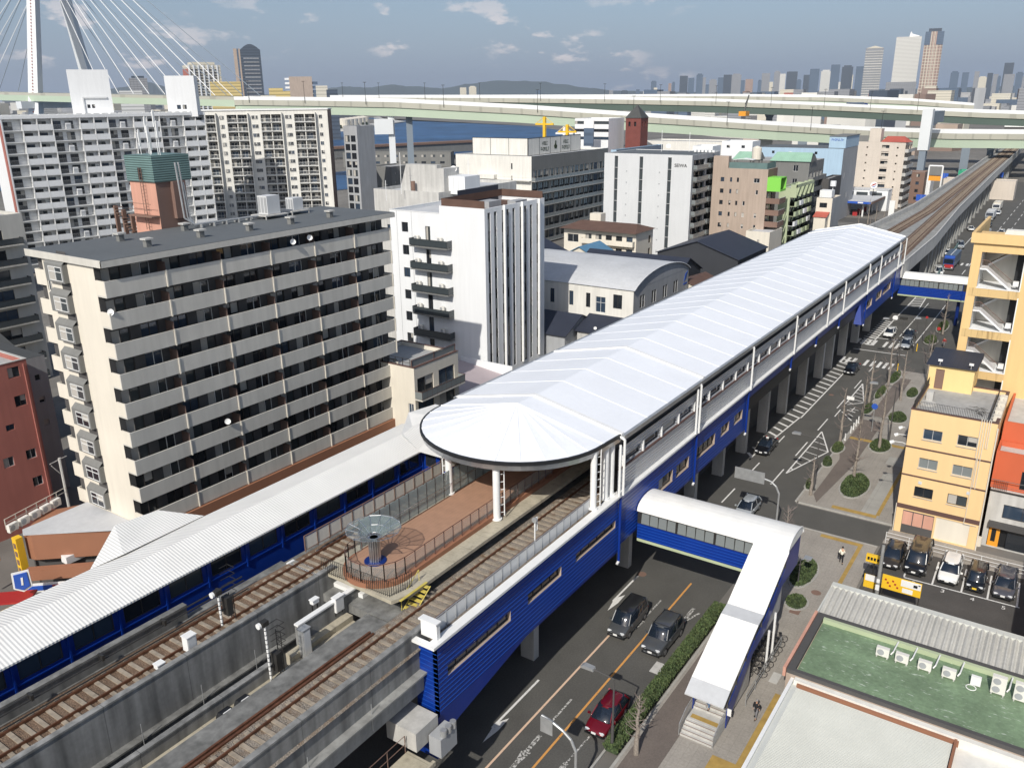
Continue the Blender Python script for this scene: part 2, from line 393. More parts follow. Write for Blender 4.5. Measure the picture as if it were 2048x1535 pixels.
def building(name,label,cat,x,y,rz,W,Dp,H,mat,front=(),right=(),left=(),roof='roof_conc',para=.5,z0=0,group=None,depth=.16,pt=.2,cap=100,copm=None,rm=None,lm=None):
    r=empty(name,label,cat,(x,y,0),rz,group); mb=MB()
    for F,w,ops,mi in ((F_front(W,Dp),W,front,0),(F_right(W,Dp),Dp,right,2),(F_left(W,Dp),Dp,left,3),(F_back(W,Dp),W,(),0)):
        mb.T=F; holes(mb,w,z0,H,list(ops),depth,mi)
    mb.T=None
    for F,w,ops in ((F_front(W,Dp),W,front),(F_right(W,Dp),Dp,right),(F_left(W,Dp),Dp,left)):
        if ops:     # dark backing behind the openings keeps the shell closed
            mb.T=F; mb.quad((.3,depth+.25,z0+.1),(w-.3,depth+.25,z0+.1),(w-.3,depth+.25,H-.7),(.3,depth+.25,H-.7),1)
    mb.T=None
    if para>0:
        zt=H-para; mb.quad((0,0,H),(W,0,H),(W-pt,pt,H),(pt,pt,H)); mb.quad((W,0,H),(W,Dp,H),(W-pt,Dp-pt,H),(W-pt,pt,H)); mb.quad((W,Dp,H),(0,Dp,H),(pt,Dp-pt,H),(W-pt,Dp-pt,H)); mb.quad((0,Dp,H),(0,0,H),(pt,pt,H),(pt,Dp-pt,H))
        a=[(pt,pt),(W-pt,pt),(W-pt,Dp-pt),(pt,Dp-pt)]
        for i in range(4):
            p,q=a[i],a[(i+1)%4]; mb.quad((*q,zt),(*p,zt),(*p,H),(*q,H))
    else: zt=H; pt=0
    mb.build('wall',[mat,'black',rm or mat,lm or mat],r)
    mb=MB(); mb.box(pt+.003,pt+.003,zt-.12,W-pt-.003,Dp-pt-.003,zt+(.02 if para<=0 else 0)); mb.build('roof',roof,r)
    if copm:
        mb=MB()
        for (a,b,c,d) in ((-.05,-.05,W+.05,pt+.03),(-.05,Dp-pt-.03,W+.05,Dp+.05),(-.05,pt+.03,pt+.03,Dp-pt-.03),(W-pt-.03,pt+.03,W+.05,Dp-pt-.03)): mb.box(a,b,H+.003,c,d,H+.08)
        mb.build('coping',copm,r)
    for F,ops in ((F_front(W,Dp),front),(F_right(W,Dp),right),(F_left(W,Dp),left)): windows(r,F,ops,depth,cap)
    return r
def balcony(root,F,u0,u1,z,outd,hp,mat,style='solid',top=None,name='balcony'):
    mb=MB(); mb.T=F; t=.1
    mb.box(u0,-outd,z-.15,u1,-.003,z,0)
    if style=='solid':
        mb.box(u0,-outd,z,u1,-outd+t,z+hp,0); mb.box(u0,-outd+t,z,u0+t,-.003,z+hp,0); mb.box(u1-t,-outd+t,z,u1,-.003,z+hp,0)
    else:
        for yy in (-outd+.03,):
            mb.box(u0,yy-.02,z+hp-.05,u1,yy+.02,z+hp,1); mb.box(u0,yy-.02,z+.08,u1,yy+.02,z+.12,1)
            n=max(2,int((u1-u0)/(.12 if style=='bars' else .9)))
            for i in range(n+1):
                u=u0+(u1-u0)*i/n; mb.box(u-.012,yy-.012,z,u+.012,yy+.012,z+hp-.05,1)
            if style=='panel': mb.box(u0+.02,yy-.006,z+.12,u1-.02,yy+.006,z+hp-.05,2)
        for u in (u0+.02,u1-.02):
            mb.box(u-.02,-outd+.05,z+hp-.05,u+.02,-.003,z+hp,1)
            if style=='panel': mb.box(u-.006,-outd+.06,z+.1,u+.006,-.003,z+hp-.06,2)
            else:
                for i in range(1,8): mb.box(u-.012,-outd+outd*i/8-.012,z,u+.012,-outd+outd*i/8+.012,z+hp-.05,1)
    mb.T=None
    return mb.build(name,mat,root)
def ac_unit(root,T,name='air_conditioner'):
    mb=MB(); mb.box(-.4,-.15,.08,.4,.15,.68,0); mb.cyl((-.12,-.155,.38),(-.12,-.175,.38),.22,14,1); mb.box(-.35,-.12,0,-.28,.12,.08,1); mb.box(.28,-.12,0,.35,.12,.08,1)
    return mb.build(name,['white_wall2','grey_wall'],root,T=T)
def text(name,s,size,mat,parent,T,ext=.01,align='CENTER'):
    cu=bpy.data.curves.new(name,'FONT'); cu.body=s; cu.size=size; cu.extrude=ext; cu.align_x=align; cu.align_y='CENTER'
    o=bpy.data.objects.new(name,cu); COL.objects.link(o); cu.materials.append(MAT(mat))
    o.parent=parent; o.matrix_local=T
    return o
# ================================================================ ground, roads, water
mb=MB(); mb.quad((-6000,-9000,0),(14000,-9000,0),(14000,14000,0),(-6000,14000,0)); struct(mb.build('ground','ground'))
def sheet(name,mat,polys,z):
    mb=MB()
    for i,p in enumerate(polys): mb.prism(p,z-.003+i*.0003,z+i*.0003)
    return struct(mb.build(name,mat))
def rect(a,b,c,d): return [(a,b),(c,b),(c,d),(a,d)]
sheet('road','asphalt',[rect(-40,20.45,480,32.5),rect(78.4,11.0,83.0,20.45),[(137,20.9),(137,8),(148,8),(150,20.9)],rect(150,10,480,20.45),rect(-30,49,140,63.5),rect(-40,32.5,480,49)],.012)
sheet('sidewalk','pave',[rect(-20,11.2,78.0,19.2),rect(83.4,10.8,137,20.4),rect(-20,11.2,50,11.25)],.14)
# kerbs are real steps
mb=MB()
for a,b,c,d in ((-20,19.2,78.0,19.4),(77.85,11.2,78.0,19.2),(83.25,10.8,83.4,20.2),(83.4,20.4,112,20.6),(114,20.4,136.6,20.6),(-20,20.3,60.5,20.45)): mb.box(a,b,0,c,d,.17)
struct(mb.build('kerb','kerb'))
sheet('cycle_path','pave_dark',[rect(-20,16.8,58,19.0),[(84.2,18.6),(96,17.6),(112,17.6),(112,20.0),(100,20.1),(97,19.4),(86,19.4)],rect(114,17.8,133,19.6)],.150)
sheet('pavement_slabs','pave_light',[rect(84,12.4,96,14.2),rect(98.5,11.2,101,14.6),rect(120,11.5,134,14.4)],.150)
sheet('tactile_paving','tactile',[rect(-20,12.2,52,12.75),rect(68.5,12.4,77.6,12.75),rect(77.0,12.4,77.6,16.3),rect(83.8,12.6,84.5,17),rect(36,12.75,43.8,14.3),rect(84.5,12.4,105,12.75),rect(104.2,12.75,105,20)],.156)
sheet('parking_lot','asphalt_lot',[rect(60,-12,79.2,11.0)],.02)
sheet('forecourt','pave',[rect(79.2,-14,82.45,11.0)],.018)
# far expressway side streets and yards
sheet('side_road','asphalt',[rect(112,50,330,56),[(290,52),(330,52),(480,44),(480,36),(290,40)],rect(300,56,312,110)],.010)
# road markings
def mark(name,mat,polys,z=.022):
    return sheet(name,mat,polys,z)
mark('lane_line_pale','line_pink',[rect(-10,26.02,58,26.18)])
mark('lane_line_orange','line_orange',[rect(-10,23.5,62.5,23.66)])
def seg(x0,y0,x1,y1,w):
    d=Vector((x1-x0,y1-y0)).normalized(); n=Vector((-d.y,d.x))*w/2
    return [(x0+n.x,y0+n.y),(x1+n.x,y1+n.y),(x1-n.x,y1-n.y),(x0-n.x,y0-n.y)]
dash=[seg(a,27.05,a+4,27.05,.15) for a in (79,87.2)]+[seg(98.6,27.1,101,27.1,.15)]
dash+=[seg(a,24.1,a+b,24.1,.15) for a,b in ((78,4),(86.2,4.7),(95.5,5),(105.2,4.8),(114.8,4.5),(124.7,4.4),(134.1,3.4),(158,30),(70,3))]
dash+=[seg(a,23.55,a+b,23.55,.15) for a,b in ((102,2.8),(111.4,3.1))]
dash+=[seg(70,27.0,74,27,.15),seg(76,29,76.8,29,.12)]
dash+=[seg(153,21,190,20.9,.15),seg(150,24.1,156,24.1,.15),seg(146,29.2,146.2,21,.3)]
dash+=[seg(200+i*12,y,206+i*12,y,.18) for i in range(18) for y in (22.5,19.3)]
dash+=[seg(155,27.3,205,27.3,.2),seg(205,27.3,330,27.9,.2)]
mark('lane_dashes','line',dash)
# arrows: big left lane arrows are solid white, the others worn
def arrow(x,y,L,mir=1,wd=.17):
    return [seg(x+1.2,y,x+L,y,wd),[(x+1.6,y-.12*mir),(x+2.6,y+.45*mir),(x+1.2,y+.5*mir),(x-.3,y+.28*mir),(x+1.0,y+.05*mir)]]
mark('road_arrow','line',arrow(36.8,27.9,7.2,-1)+arrow(55,28.1,6,-1))
mark('worn_road_arrow','line_worn',[seg(35.5,24.7,39.2,24.75,.3),seg(40.2,24.8,43.5,24.8,.15),[(35.3,24.7),(37.5,24.4),(37.4,25.05)],seg(54,24.8,58.6,24.7,.14),[(52.6,24.85),(55,24.5),(54.9,25.2)],seg(33,22,38,22,.35),seg(38,22.0,41,21.9,.12),seg(54,21.9,59,21.9,.3),seg(56.5,21.9,58.6,21.2,.18),[(53,21.95),(55,21.55),(55,22.3)]])
# hatched zones beside the station
h=[seg(92,28.42,108.5,27.36,.18),seg(108.5,27.36,108.51,27.2,.18),seg(108.5,27.2,140,27.2,.18)]
for i in range(24):
    x=92.5+i*1.98; yo=28.35-(x-92)*.061 if x<108.5 else 27.3
    h.append(seg(x,yo+.1,x+.9,29.2,.38))
h+=[seg(149.5,27.25,168,27.25,.18)]+[seg(149.8+i*1.5,27.35,150.6+i*1.5,29.2,.45) for i in range(13)]
h+=[seg(180,27.2,236,27.6,.2),seg(182,24.9,236,27.3,.2)]+[seg(183+i*1.9,27.2,184.6+i*1.9,25.0+i*.075,.4) for i in range(27)]
mark('hatched_zone','line',h)
def tri(ax,bx,yt,cx,cy,n):
    o=[seg(ax,yt,bx,yt,.16),seg(bx,yt,cx,cy,.16),seg(cx,cy,ax,yt,.16)]
    for i in range(1,n):
        x=ax+(bx-ax)*i/n; xe=x-.6; t=(xe-ax)/(cx-ax) if xe<cx else (bx-xe)/(bx-cx); o.append(seg(x,yt,xe,yt+(cy-yt)*max(.05,t),.13))
    return o
t1=tri(90,105,23.54,98.8,21.16,8)
t2=tri(116.8,127.5,23.56,119,21.51,7)
mark('painted_island','line',t1+t2+[seg(111,21.3,113.8,23.2,.18),seg(112.7,21.5,113.5,22.3,.12),seg(114.4,21.6,114.9,22.8,.2),seg(115.4,21.4,115.6,22.6,.12),seg(114.4,22.2,116.4,22.1,.12)])
mark('crosswalk','line',[rect(137,y,140.4,y+.45) for y in (29.0,28.1,27.2,25.3,24.3,23.3,22.4,21.5)]+[rect(149.6,y,153.2,y+.45) for y in (29.4,28.5,27.6,26.7,24.9,23.9,23.0,22.0)]+[rect(236,y,239.5,y+.5) for y in (27.4,26.2,25.1,24,22.8,21.5,20)]+[seg(155,29.4,155.2,21.2,.3)])
mark('stop_letters','line_worn',[seg(160,22.3,160.6,23.4,.2),seg(159,21.9,163,22,.18),seg(161.8,21.9,162.2,23.3,.2),seg(163.2,22.2,163.6,23.2,.2)])
# parking bays
pk=[seg(73.9,y,78.3,y+.1,.14) for y in (8.1,5.8,3.5,1.5,-.7)]+[seg(73.75,8.1,73.95,-.9,.14)]
mark('parking_bay_lines','line',pk,.030)
for n_,y in (('2',7.2),('3',4.86),('4',2.56),('5',.22)):
    o=text('bay_number',n_,.75,'line',None,Tm(73.2,y,.034,-Q),ext=.001); struct(o)
# manholes
mb=MB()
for x,y,r in ((32.3,26.5,.42),(61.5,27.9,.4),(66.8,13.9,.42),(91,13.5,.4),(101,12.2,.35),(120,26.2,.35)): mb.cyl((x,y,.01),(x,y,.145 if y<20 else .03),r,20)
mb.box(62.6,14.2,.1,63.6,15.0,.158); mb.box(50.5,19.6,.01,51.3,20.3,.03)
struct(mb.build('manhole_cover','tan_dark'))
mb=MB(); mb.box(49.4,20.55,.01,50.8,21.5,.024); mb.box(53.0,13.0,.13,54.3,13.6,.157); struct(mb.build('drain_cover','conc_light'))
# water, shores
def poly(name,mat,pts,z,hh=.05): 
    mb=MB(); mb.prism(pts,z-hh,z); return struct(mb.build(name,mat))
mb=MB()
for q in ([(150,430),(300,470),(700,842),(-300,1250)],[(300,470),(455,455),(859,856),(700,842)],[(455,455),(486,395),(1046,962),(859,856)],[(486,395),(640,380),(1227,1065),(1046,962)],[(640,380),(800,430),(1500,1400),(1227,1065)],[(800,430),(1100,700),(1900,2300),(1500,1400)]): mb.add([(x,y,.35) for x,y in q],[(0,1,2,3)])
struct(mb.build('river','water'))
poly('dock_basin','water',[(285,300),(330,292),(400,330),(395,372),(330,380),(270,360)],.25)
mb=MB()
for pts in ([(455,455),(472,432),(473,433.5),(456,456.5)],[(472,432),(486,395),(640,380),(640,382),(487.5,396.5),(473.5,433)],[(300,470),(455,455),(456,457),(300,472)]): mb.prism(pts,0,1.6)
struct(mb.build('quay_wall','conc_dark'))
for i,(h_,pts) in enumerate(((1,[(1227,1065),(1500,1400),(1700,2600),(1720,2600),(1520,1396),(1240,1063)]),)):
    pass
mb=MB(); mb.prism([(859,856),(1046,962),(1227,1065),(1500,1400),(1540,1420),(1235,1110),(1040,1000),(860,880)],0,2.2); struct(mb.build('far_shore_bank','conc_light'))
mb=MB(); mb.prism([(880,890),(1030,975),(1060,1010),(1010,1040),(900,960)],2,7); struct(mb.build('shore_grass','leaf2'))
# ================================================================ mountains
def ridge(name,pts,dist,th,mat):
    mb=MB(); n=len(pts)
    for i in range(n-1):
        (a0,h0),(a1,h1)=pts[i],pts[i+1]
        p=lambda a,d,z:(math.cos(R(a))*d,math.sin(R(a))*d,z)
        mb.quad(p(a0,dist,0),p(a1,dist,0),p(a1,dist+th*.45,h1),p(a0,dist+th*.45,h0)); mb.quad(p(a0,dist+th*.45,h0),p(a1,dist+th*.45,h1),p(a1,dist+th,0),p(a0,dist+th,0))
    return struct(mb.build(name,mat))
def azp(px): 
    x=px-1024; return math.degrees(math.atan2(-.82596*x-.17327*(-577)+.53644*1680,.56363*x-.27196*(-577)+.78*1680)) if False else math.degrees(math.atan2(-0.828116*x+0.172226*577+0.533443*1680,0.560454*x+0.272623*577+0.782028*1680))
# heights in metres for ridges about 12 km away, azimuth in degrees from the track direction
prof=[(64,170),(60,150),(57.5,230),(56.5,290),(55.2,230),(53,150),(50,120),(47.5,130),(46,190),(44.6,215),(43.3,195),(41.8,230),(40.4,205),(38.6,180),(36.8,235),(35.2,270),(33.6,262),(32.2,255),(31,215),(29.4,165),(27.5,120),(25,105),(22,90),(18,80),(12,95),(5,110),(-2,120),(-8,100)]
pr=[]
for i in range(len(prof)-1):
    (a0,h0),(a1,h1)=prof[i],prof[i+1]
    for k in range(6):
        t=k/6; t2=t*t*(3-2*t); pr.append((a0+(a1-a0)*t,h0+(h1-h0)*t2+random.uniform(-5,5)))
pr.append(prof[-1])
ridge('mountains',pr,11500,2500,'mountain')
# ================================================================ railway viaduct and tracks
def track(name,label,pts,z,rust):
    r=empty(name,label,'railway track',(pts[0][0],pts[0][1],z-.35))
    ox,oy,oz=r.location
    g=.76
    def off(o): return [(p[0]-ox,p[1]+o-oy) for p in pts]
    for s in (-g,g):
        mb=MB(); q=off(s)
        for (x0,y0),(x1,y1) in zip(q,q[1:]):
            mb.add(((x0,y0-.04,.2),(x1,y1-.04,.2),(x1,y1+.04,.2),(x0,y0+.04,.2),(x0,y0-.04,.36),(x1,y1-.04,.36),(x1,y1+.04,.36),(x0,y0+.04,.36)),((4,5,6,7),(0,1,5,4),(2,3,7,6),(1,2,6,5),(0,4,7,3)))
        mb.build('rail','rail',r)
    mb=MB(); L=pts[-1][0]-pts[0][0]; x=0
    while x<L:
        X=pts[0][0]+x
        for (a,b),(c,d) in zip(pts,pts[1:]):
            if a<=X<=c: y=b+(d-b)*(X-a)/(c-a); break
        j=random.uniform(-.04,.04)
        mb.box(x-.12,y-oy-1.2+j,.08,x+.12,y-oy+1.2+j,.21); x+=.68 if pts[0][0]<100 else 1.4
    o=mb.build('sleeper','sleeper',r); o['kind']='stuff'
    mb=MB()
    for (x0,y0),(x1,y1) in zip(off(0),off(0)[1:]):
        n=max(1,int((x1-x0)/40))
        mb.add(((x0,y0-1.75,.0),(x1,y1-1.75,.0),(x1,y1+1.75,.0),(x0,y0+1.75,.0),(x0,y0-1.5,.15),(x1,y1-1.5,.15),(x1,y1+1.5,.15),(x0,y0+1.5,.15)),((4,5,6,7),(0,1,5,4),(2,3,7,6),(1,2,6,5),(0,4,7,3)))
    mb.build('ballast',rust,r)
    return r
RP=[(-40,30.0),(170,30.15)]; RP2=[(170.4,30.15),(260,33.0),(380,36.6),(700,44)]
LP=[(-40,40.9),(170,40.3)]; LP2=[(170.4,40.3),(215,37.5),(260,36.9),(380,39.9),(700,47.5)]
track('railway_track','rusty ballasted track beside the blue station wall, nearer the street',RP,10.5,'ballast')
track('railway_track','rusty ballasted track beside the dark parapet, nearer the cream apartment block',LP,10.5,'ballast_rust')
track('railway_track','dark rusty track on the viaduct beyond the station, nearer the road with lorries',RP2,10.5,'ballast_dark')
track('railway_track','dark rusty track on the viaduct beyond the station, nearer the filling station',LP2,10.5,'ballast_dark')
# near viaducts (left of the station)
def viaduct(name,label,x0,x1,y0,y1,zt,paras,piers=()):
    r=empty(name,label,'railway viaduct',(x0,y0,0)); L=x1-x0; W=y1-y0
    mb=MB(); mb.box(0,0,zt-1.0,L,W,zt); mb.build('deck','conc_dark',r)
    for yy,t,zb,ztp in paras:
        mb=MB(); mb.box(0,yy-y0,zb,L,yy-y0+t,ztp); mb.box(-.02,yy-y0-.06,ztp+.003,L+.02,yy-y0+t+.06,ztp+.12); mb.build('parapet','conc_para',r)
    for px,py in piers:
        mb=MB(); mb.box(px-x0-.6,py-y0-.6,0,px-x0+.6,py-y0+.6,zt-1.02); mb.build('pier','conc',r)
    return r
VR=viaduct('railway_viaduct','near concrete viaduct deck carrying the single track toward the viewer',-40,32.6,28.65,33.6,10.1,[(28.45,.25,7.6,11.35)],[(x,31) for x in (-25,-10,5,20)])
mb=MB(); mb.box(0,-.45,7.35,72.6,-.2,8.6); mb.box(0,-.75,8.6,72.6,-.2,8.72); mb.build('edge_beam','conc',VR)
mb=MB()
for i in range(14): mb.cyl((6+i*4.7,-.5,7.6),(6+i*4.7,-.5,9.4),.025,5)
mb.build('handrail_posts','galv',VR)
VL=viaduct('railway_viaduct','far concrete viaduct with grey parapet carrying the left track',-40,34,37.9,43.2,10.1,[(37.75,.25,7.2,11.4)],[(x,40.5) for x in (-25,-10,5,20)])
mb=MB(); mb.box(0,-.5,6.6,74,-.15,8.4); mb.box(0,-.62,8.4,74,-.15,8.52); mb.build('edge_beam','conc_dark',VL)
mb=MB()
for i in range(19): mb.cyl((2+i*3.8,-.7,7.2),(2+i*3.8,-.7,9.6),.025,5)
mb.build('handrail_posts','galv',VL)
mb=MB(); mb.box(0,0,7.0,66,.3,11.0); mb.box(0,-.08,11.003,66,.36,11.15); o=mb.build('outer_wall','conc_dark',None); o.location=(-40,42.7,0); tag(o,'dark weathered concrete wall topped by cable brackets beside the left track','wall')
# signal cables on that wall
mb=MB()
for y,z in ((42.3,11.2),(42.1,11.0),(41.75,10.5)): mb.cyl((-40,y,z),(30,y,z),.05,5)
for i in range(17): mb.box(-36+i*4,42.0,10.95,-35.85+i*4,42.45,11.3)
tag(mb.build('cable_run','dark_metal'),'dark cables clipped along the grey wall by the left track','cable')
# mid parapet / inner lower deck (between the viaducts)
ir=empty('maintenance_deck','lower concrete ledge with relay boxes between the two viaducts','concrete deck',(-40,33.6,0))
mb=MB(); mb.box(0,-.7,8.4,72.6,1.29,9.1); mb.box(67.5,1.293,8.4,72.6,1.88,9.5); mb.build('slab','plat',ir)
mb=MB(); mb.box(0,1.3,6.0,66,1.55,9.9); mb.box(0,1.24,9.903,66,1.6,10.0); mb.build('parapet','conc_para',ir)
mb=MB(); mb.box(68.6,1.9,7.6,74,2.15,10.7); mb.build('parapet','conc_para',ir); mb=MB(); mb.box(68.6,1.84,10.703,74,2.21,10.82); mb.build('coping','white_paint',ir)
mb=MB()
for k in (0,.28): 
    mb.box(10,-2.15+k,10.28,71,-2.02+k,10.42)
mb.build('cable_trough','rail',ir)
# blue end wall of the concourse between the viaducts
mb=MB(); mb.box(34.0,35.2,4.0,34.25,42.4,10.0,0); mb.box(33.8,35.1,10.003,34.4,42.4,10.3,1)
tag(mb.build('end_wall',['blue_wall','white_paint']),'bright blue end wall with white coping between the two viaducts','wall')
# ================================================================ station
S=empty('railway_station','long elevated station with white membrane roof and blue and silver walls','station',(54.5,27.06,0))
X0,X1=54.5,167.8; sx=lambda x:x-54.5; sy=lambda y:y-27.06
YE,YR,YF,ZE,ZR=27.0,35.05,43.1,16.2,17.9
def ez(x): return ZE if True else 0
# blue cladding wall with its stepped underside, windows cut in
def vwall(name,x0,x1,zb,zt,y,mat,ops=(),t=.35,sill=None,seams=True):
    mb=MB(); mb.T=Tm(sx(x0),sy(y),0); holes(mb,x1-x0,zb,zt,[(o[0]-x0,o[1],o[2]-x0,o[3]) for o in ops],.3,0,1)
    L=x1-x0
    mb.quad((0,t,zb),(0,0,zb),(0,0,zt),(0,t,zt),0); mb.quad((L,0,zb),(L,t,zb),(L,t,zt),(L,0,zt),0); mb.quad((0,t,zb),(L,t,zb),(L,0,zb),(0,0,zb),0); mb.quad((0,t,zt),(0,0,zt),(L,0,zt),(L,t,zt),0); mb.quad((L,t,zb),(0,t,zb),(0,t,zt),(L,t,zt),0)
    if seams:
        z=zb+.32
        while z<zt-.1:
            cuts=sorted([(o[0]-x0,o[2]-x0) for o in ops if o[1]-.03<z<o[3]+.03]); a=0
            for c,d in cuts+[(L,L)]:
                if c-a>.05: mb.box(a,-.03,z,c,-.001,z+.045,2)
                a=d
            z+=.33
    mb.T=None; return mb.build(name,[mat,'tan_wall' ,'blue_line'],S)
slits=[(32.5,8.25,39.2,9.0,'d'),(41.3,8.3,45.7,9.08,'d'),(47.8,8.35,54.1,9.0,'d')]
wins=[(62.3,7.95,65.3,9.2),(66.1,7.95,69.0,9.1),(70.8,7.95,75.6,9.15),(77.2,8.1,79.5,9.15),(81,8.1,83.5,9.18)]
vwall('blue_wall',31.6,54.9,5.9,10.98,27.06,'blue_wall',slits)
vwall('blue_wall',54.903,85.2,6.35,10.98,27.08,'blue_wall',wins)
vwall('blue_wall',85.203,136.5,9.85,10.98,27.10,'blue_wall')
vwall('blue_wall',136.503,169.5,6.3,10.98,27.08,'blue_wall',[(139.8,8.0,145.2,9.3),(148.3,8,152.5,9.3),(153.7,8,160,9.3)])
F0=Tm(sx(0),sy(27.06),0)
windows(S,F0,slits+[(*o,'d') for o in wins+[(139.8,8.0,145.2,9.3),(148.3,8,152.5,9.3),(153.7,8,160,9.3)]],.3)
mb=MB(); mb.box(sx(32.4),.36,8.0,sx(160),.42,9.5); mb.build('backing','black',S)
# flared blue end pieces
mb=MB()
mb.add([(sx(31.6),0,10.98),(sx(31.6),1.35,10.98),(sx(31.6),1.9,4.2),(sx(31.6),0,4.2),(sx(31.25),0,3.4),(sx(31.25),2.1,3.4)],[(0,1,2,3),(3,2,5,4)])
mb.box(sx(31.2),-.02,3.0,sx(31.6),2.1,5.9)
z=3.3
while z<10.8:
    yy=1.35+.55*(10.98-z)/6.8; mb.box(sx(31.575),.05,z,sx(31.597),yy,z+.03,1); z+=.33
mb.build('end_cladding',['blue_wall','blue_line'],S)
mb=MB(); mb.prof([(sx(31.3),5.9),(sx(31.3),4.2),(sx(33.5),4.6),(sx(41),5.9)],0,.3); mb.build('lower_cladding','blue_wall',S)
mb=MB(); mb.add([(sx(136.4),0,10),(sx(136.4),.3,10),(sx(134.6),-.9,7.1),(sx(136.9),-.9,7.1),(sx(136.9),0,10),(sx(134.6),.3,7.1),(sx(136.9),.3,7.1)],[(0,2,3,4),(0,1,5,2),(2,5,6,3)]); mb.build('end_cladding','blue_wall',S)
# white ledge
mb=MB(); mb.box(sx(31.4),-.28,10.985,sx(169.6),.35,11.16); mb.box(sx(31.0),-.28,10.985,sx(31.397),1.5,11.16); mb.build('ledge','white_paint',S)
# silver wall and windows above
so_=[]
x=55.6; k=0
while x<166:
    if not any(abs(x+1.45-p)<1.6 for p in ()): so_.append((x,13.35,x+2.9,14.12))
    x+=3.62
mb=MB(); mb.T=Tm(0,.12,0); holes(mb,X1-X0,11.165,14.95,[(sx(a),b,sx(c),d) for a,b,c,d in so_],.25); mb.T=None
mb.build('silver_wall','silver',S)
windows(S,Tm(0,.12,0),[(sx(a),b,sx(c),d,'done') for a,b,c,d in so_],.25)
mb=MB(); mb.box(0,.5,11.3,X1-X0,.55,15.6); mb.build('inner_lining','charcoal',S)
mb=MB()
for a,b,c,d in so_: mb.box(sx(a)-.42,.0,b-.05,sx(a)-.26,.3,d+.1)
mb.build('mullion','white_paint',S)
mb=MB(); mb.box(0,-.04,13.18,X1-X0,.118,13.3); mb.build('sill','brown_band',S)
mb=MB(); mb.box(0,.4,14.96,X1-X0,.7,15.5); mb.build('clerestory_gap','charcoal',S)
# membrane roof in bays, with seams
nb=30
def roofbay(x0,x1,name='roof_panel'):
    mb=MB(); a=[]
    for yy,zz in ((YE,ZE),(YR,ZR),(YF,ZE)):
        a.append((sy(yy),zz))
    sag=.0; n=2
    for (y0,z0),(y1,z1) in ((a[0],a[1]),(a[1],a[2])):
        G=[]
        for i in range(n+1):
            for j in range(n+1):
                u=i/n; v=j/n; G.append((sx(x0)+(x1-x0)*u,y0+(y1-y0)*v,z0+(z1-z0)*v-sag*4*u*(1-u)))
        mb.add(G,[(i*(n+1)+j,(i+1)*(n+1)+j,(i+1)*(n+1)+j+1,i*(n+1)+j+1) for i in range(n) for j in range(n)])
    return mb.build(name,'membrane',S,smooth=False)
xs=[54.9]+[59.14+4.0*i for i in range(int((X1-59.14)/4.0)+1)]
xs=[x for x in xs if x<X1-1]+[X1]
for a,b in zip(xs,xs[1:]): roofbay(a,b)
def seamat(x,w,h,name,mat='membrane_seam'):
    mb=MB()
    for (y0,z0,y1,z1) in ((YE-.05,ZE,YR,ZR),(YR,ZR,YF+.05,ZE)):
        mb.add([(sx(x)-w,sy(y0),z0),(sx(x)+w,sy(y0),z0),(sx(x)+w,sy(y1),z1),(sx(x)-w,sy(y1),z1),(sx(x)-w,sy(y0),z0+h),(sx(x)+w,sy(y0),z0+h),(sx(x)+w,sy(y1),z1+h),(sx(x)-w,sy(y1),z1+h)],[(0,1,2,3)[::-1],(4,5,6,7),(0,1,5,4),(1,2,6,5),(2,3,7,6),(3,0,4,7)])
    mb.build(name,mat,S)
for x in xs[1:-1]:
    if abs(x-71.14)>.5 and abs(x-163)>1.2: seamat(x,.05,.02,'seam')
for x in (54.7,71.14,X1-4.7,X1): seamat(x,.19,.12,'roof_beam','white_paint')
# gutter, soffit
mb=MB(); mb.box(sx(54.5),-.35,15.85,sx(X1),-.0,16.2,0); mb.box(sx(54.5),.003,15.75,sx(X1),.5,16.0,1); mb.box(sx(54.5),-.42,16.2,sx(X1),-.33,16.28,0); mb.build('gutter',['galv','grey_wall'],S)
mb=MB(); mb.box(sx(54.5),sy(YF)-.2,15.8,sx(X1),sy(YF)+.3,16.2); mb.build('gutter','galv',S)
for x in (54.45,69.9,84.3,99.8,114.7,123.2,138.3,146.6,162.1,167.7):
    mb=MB(); mb.cyl((sx(x),-.42,11.2),(sx(x),-.42,15.9),.10,8); mb.cyl((sx(x),-.42,15.9),(sx(x),.05,16.1),.1,8)
    if x in (54.45,69.9): mb.cyl((sx(x)-.45,-.3,11.2),(sx(x)-.45,-.3,15.6),.1,8)
    mb.build('downpipe','white_paint',S)
for x,zb in ((54.6,5.1),(70.2,5.9),(84.6,6.1),(111,9.6),(122.8,9.4),(139.9,5.9),(99.9,9.3),(162,6)):
    mb=MB(); mb.cyl((sx(x),-.15,zb),(sx(x),-.15,10.9),.11,8,0); mb.cyl((sx(x),-.15,zb),(sx(x)-.3,-.15,zb-.12),.11,8,1); mb.build('downpipe',['blue_wall','white_paint'],S)
# far wall (left side of the hall) and end gable
mb=MB(); mb.box(0,sy(43.0),9.8,X1-X0,sy(43.2),15.6); mb.build('silver_wall','silver',S)
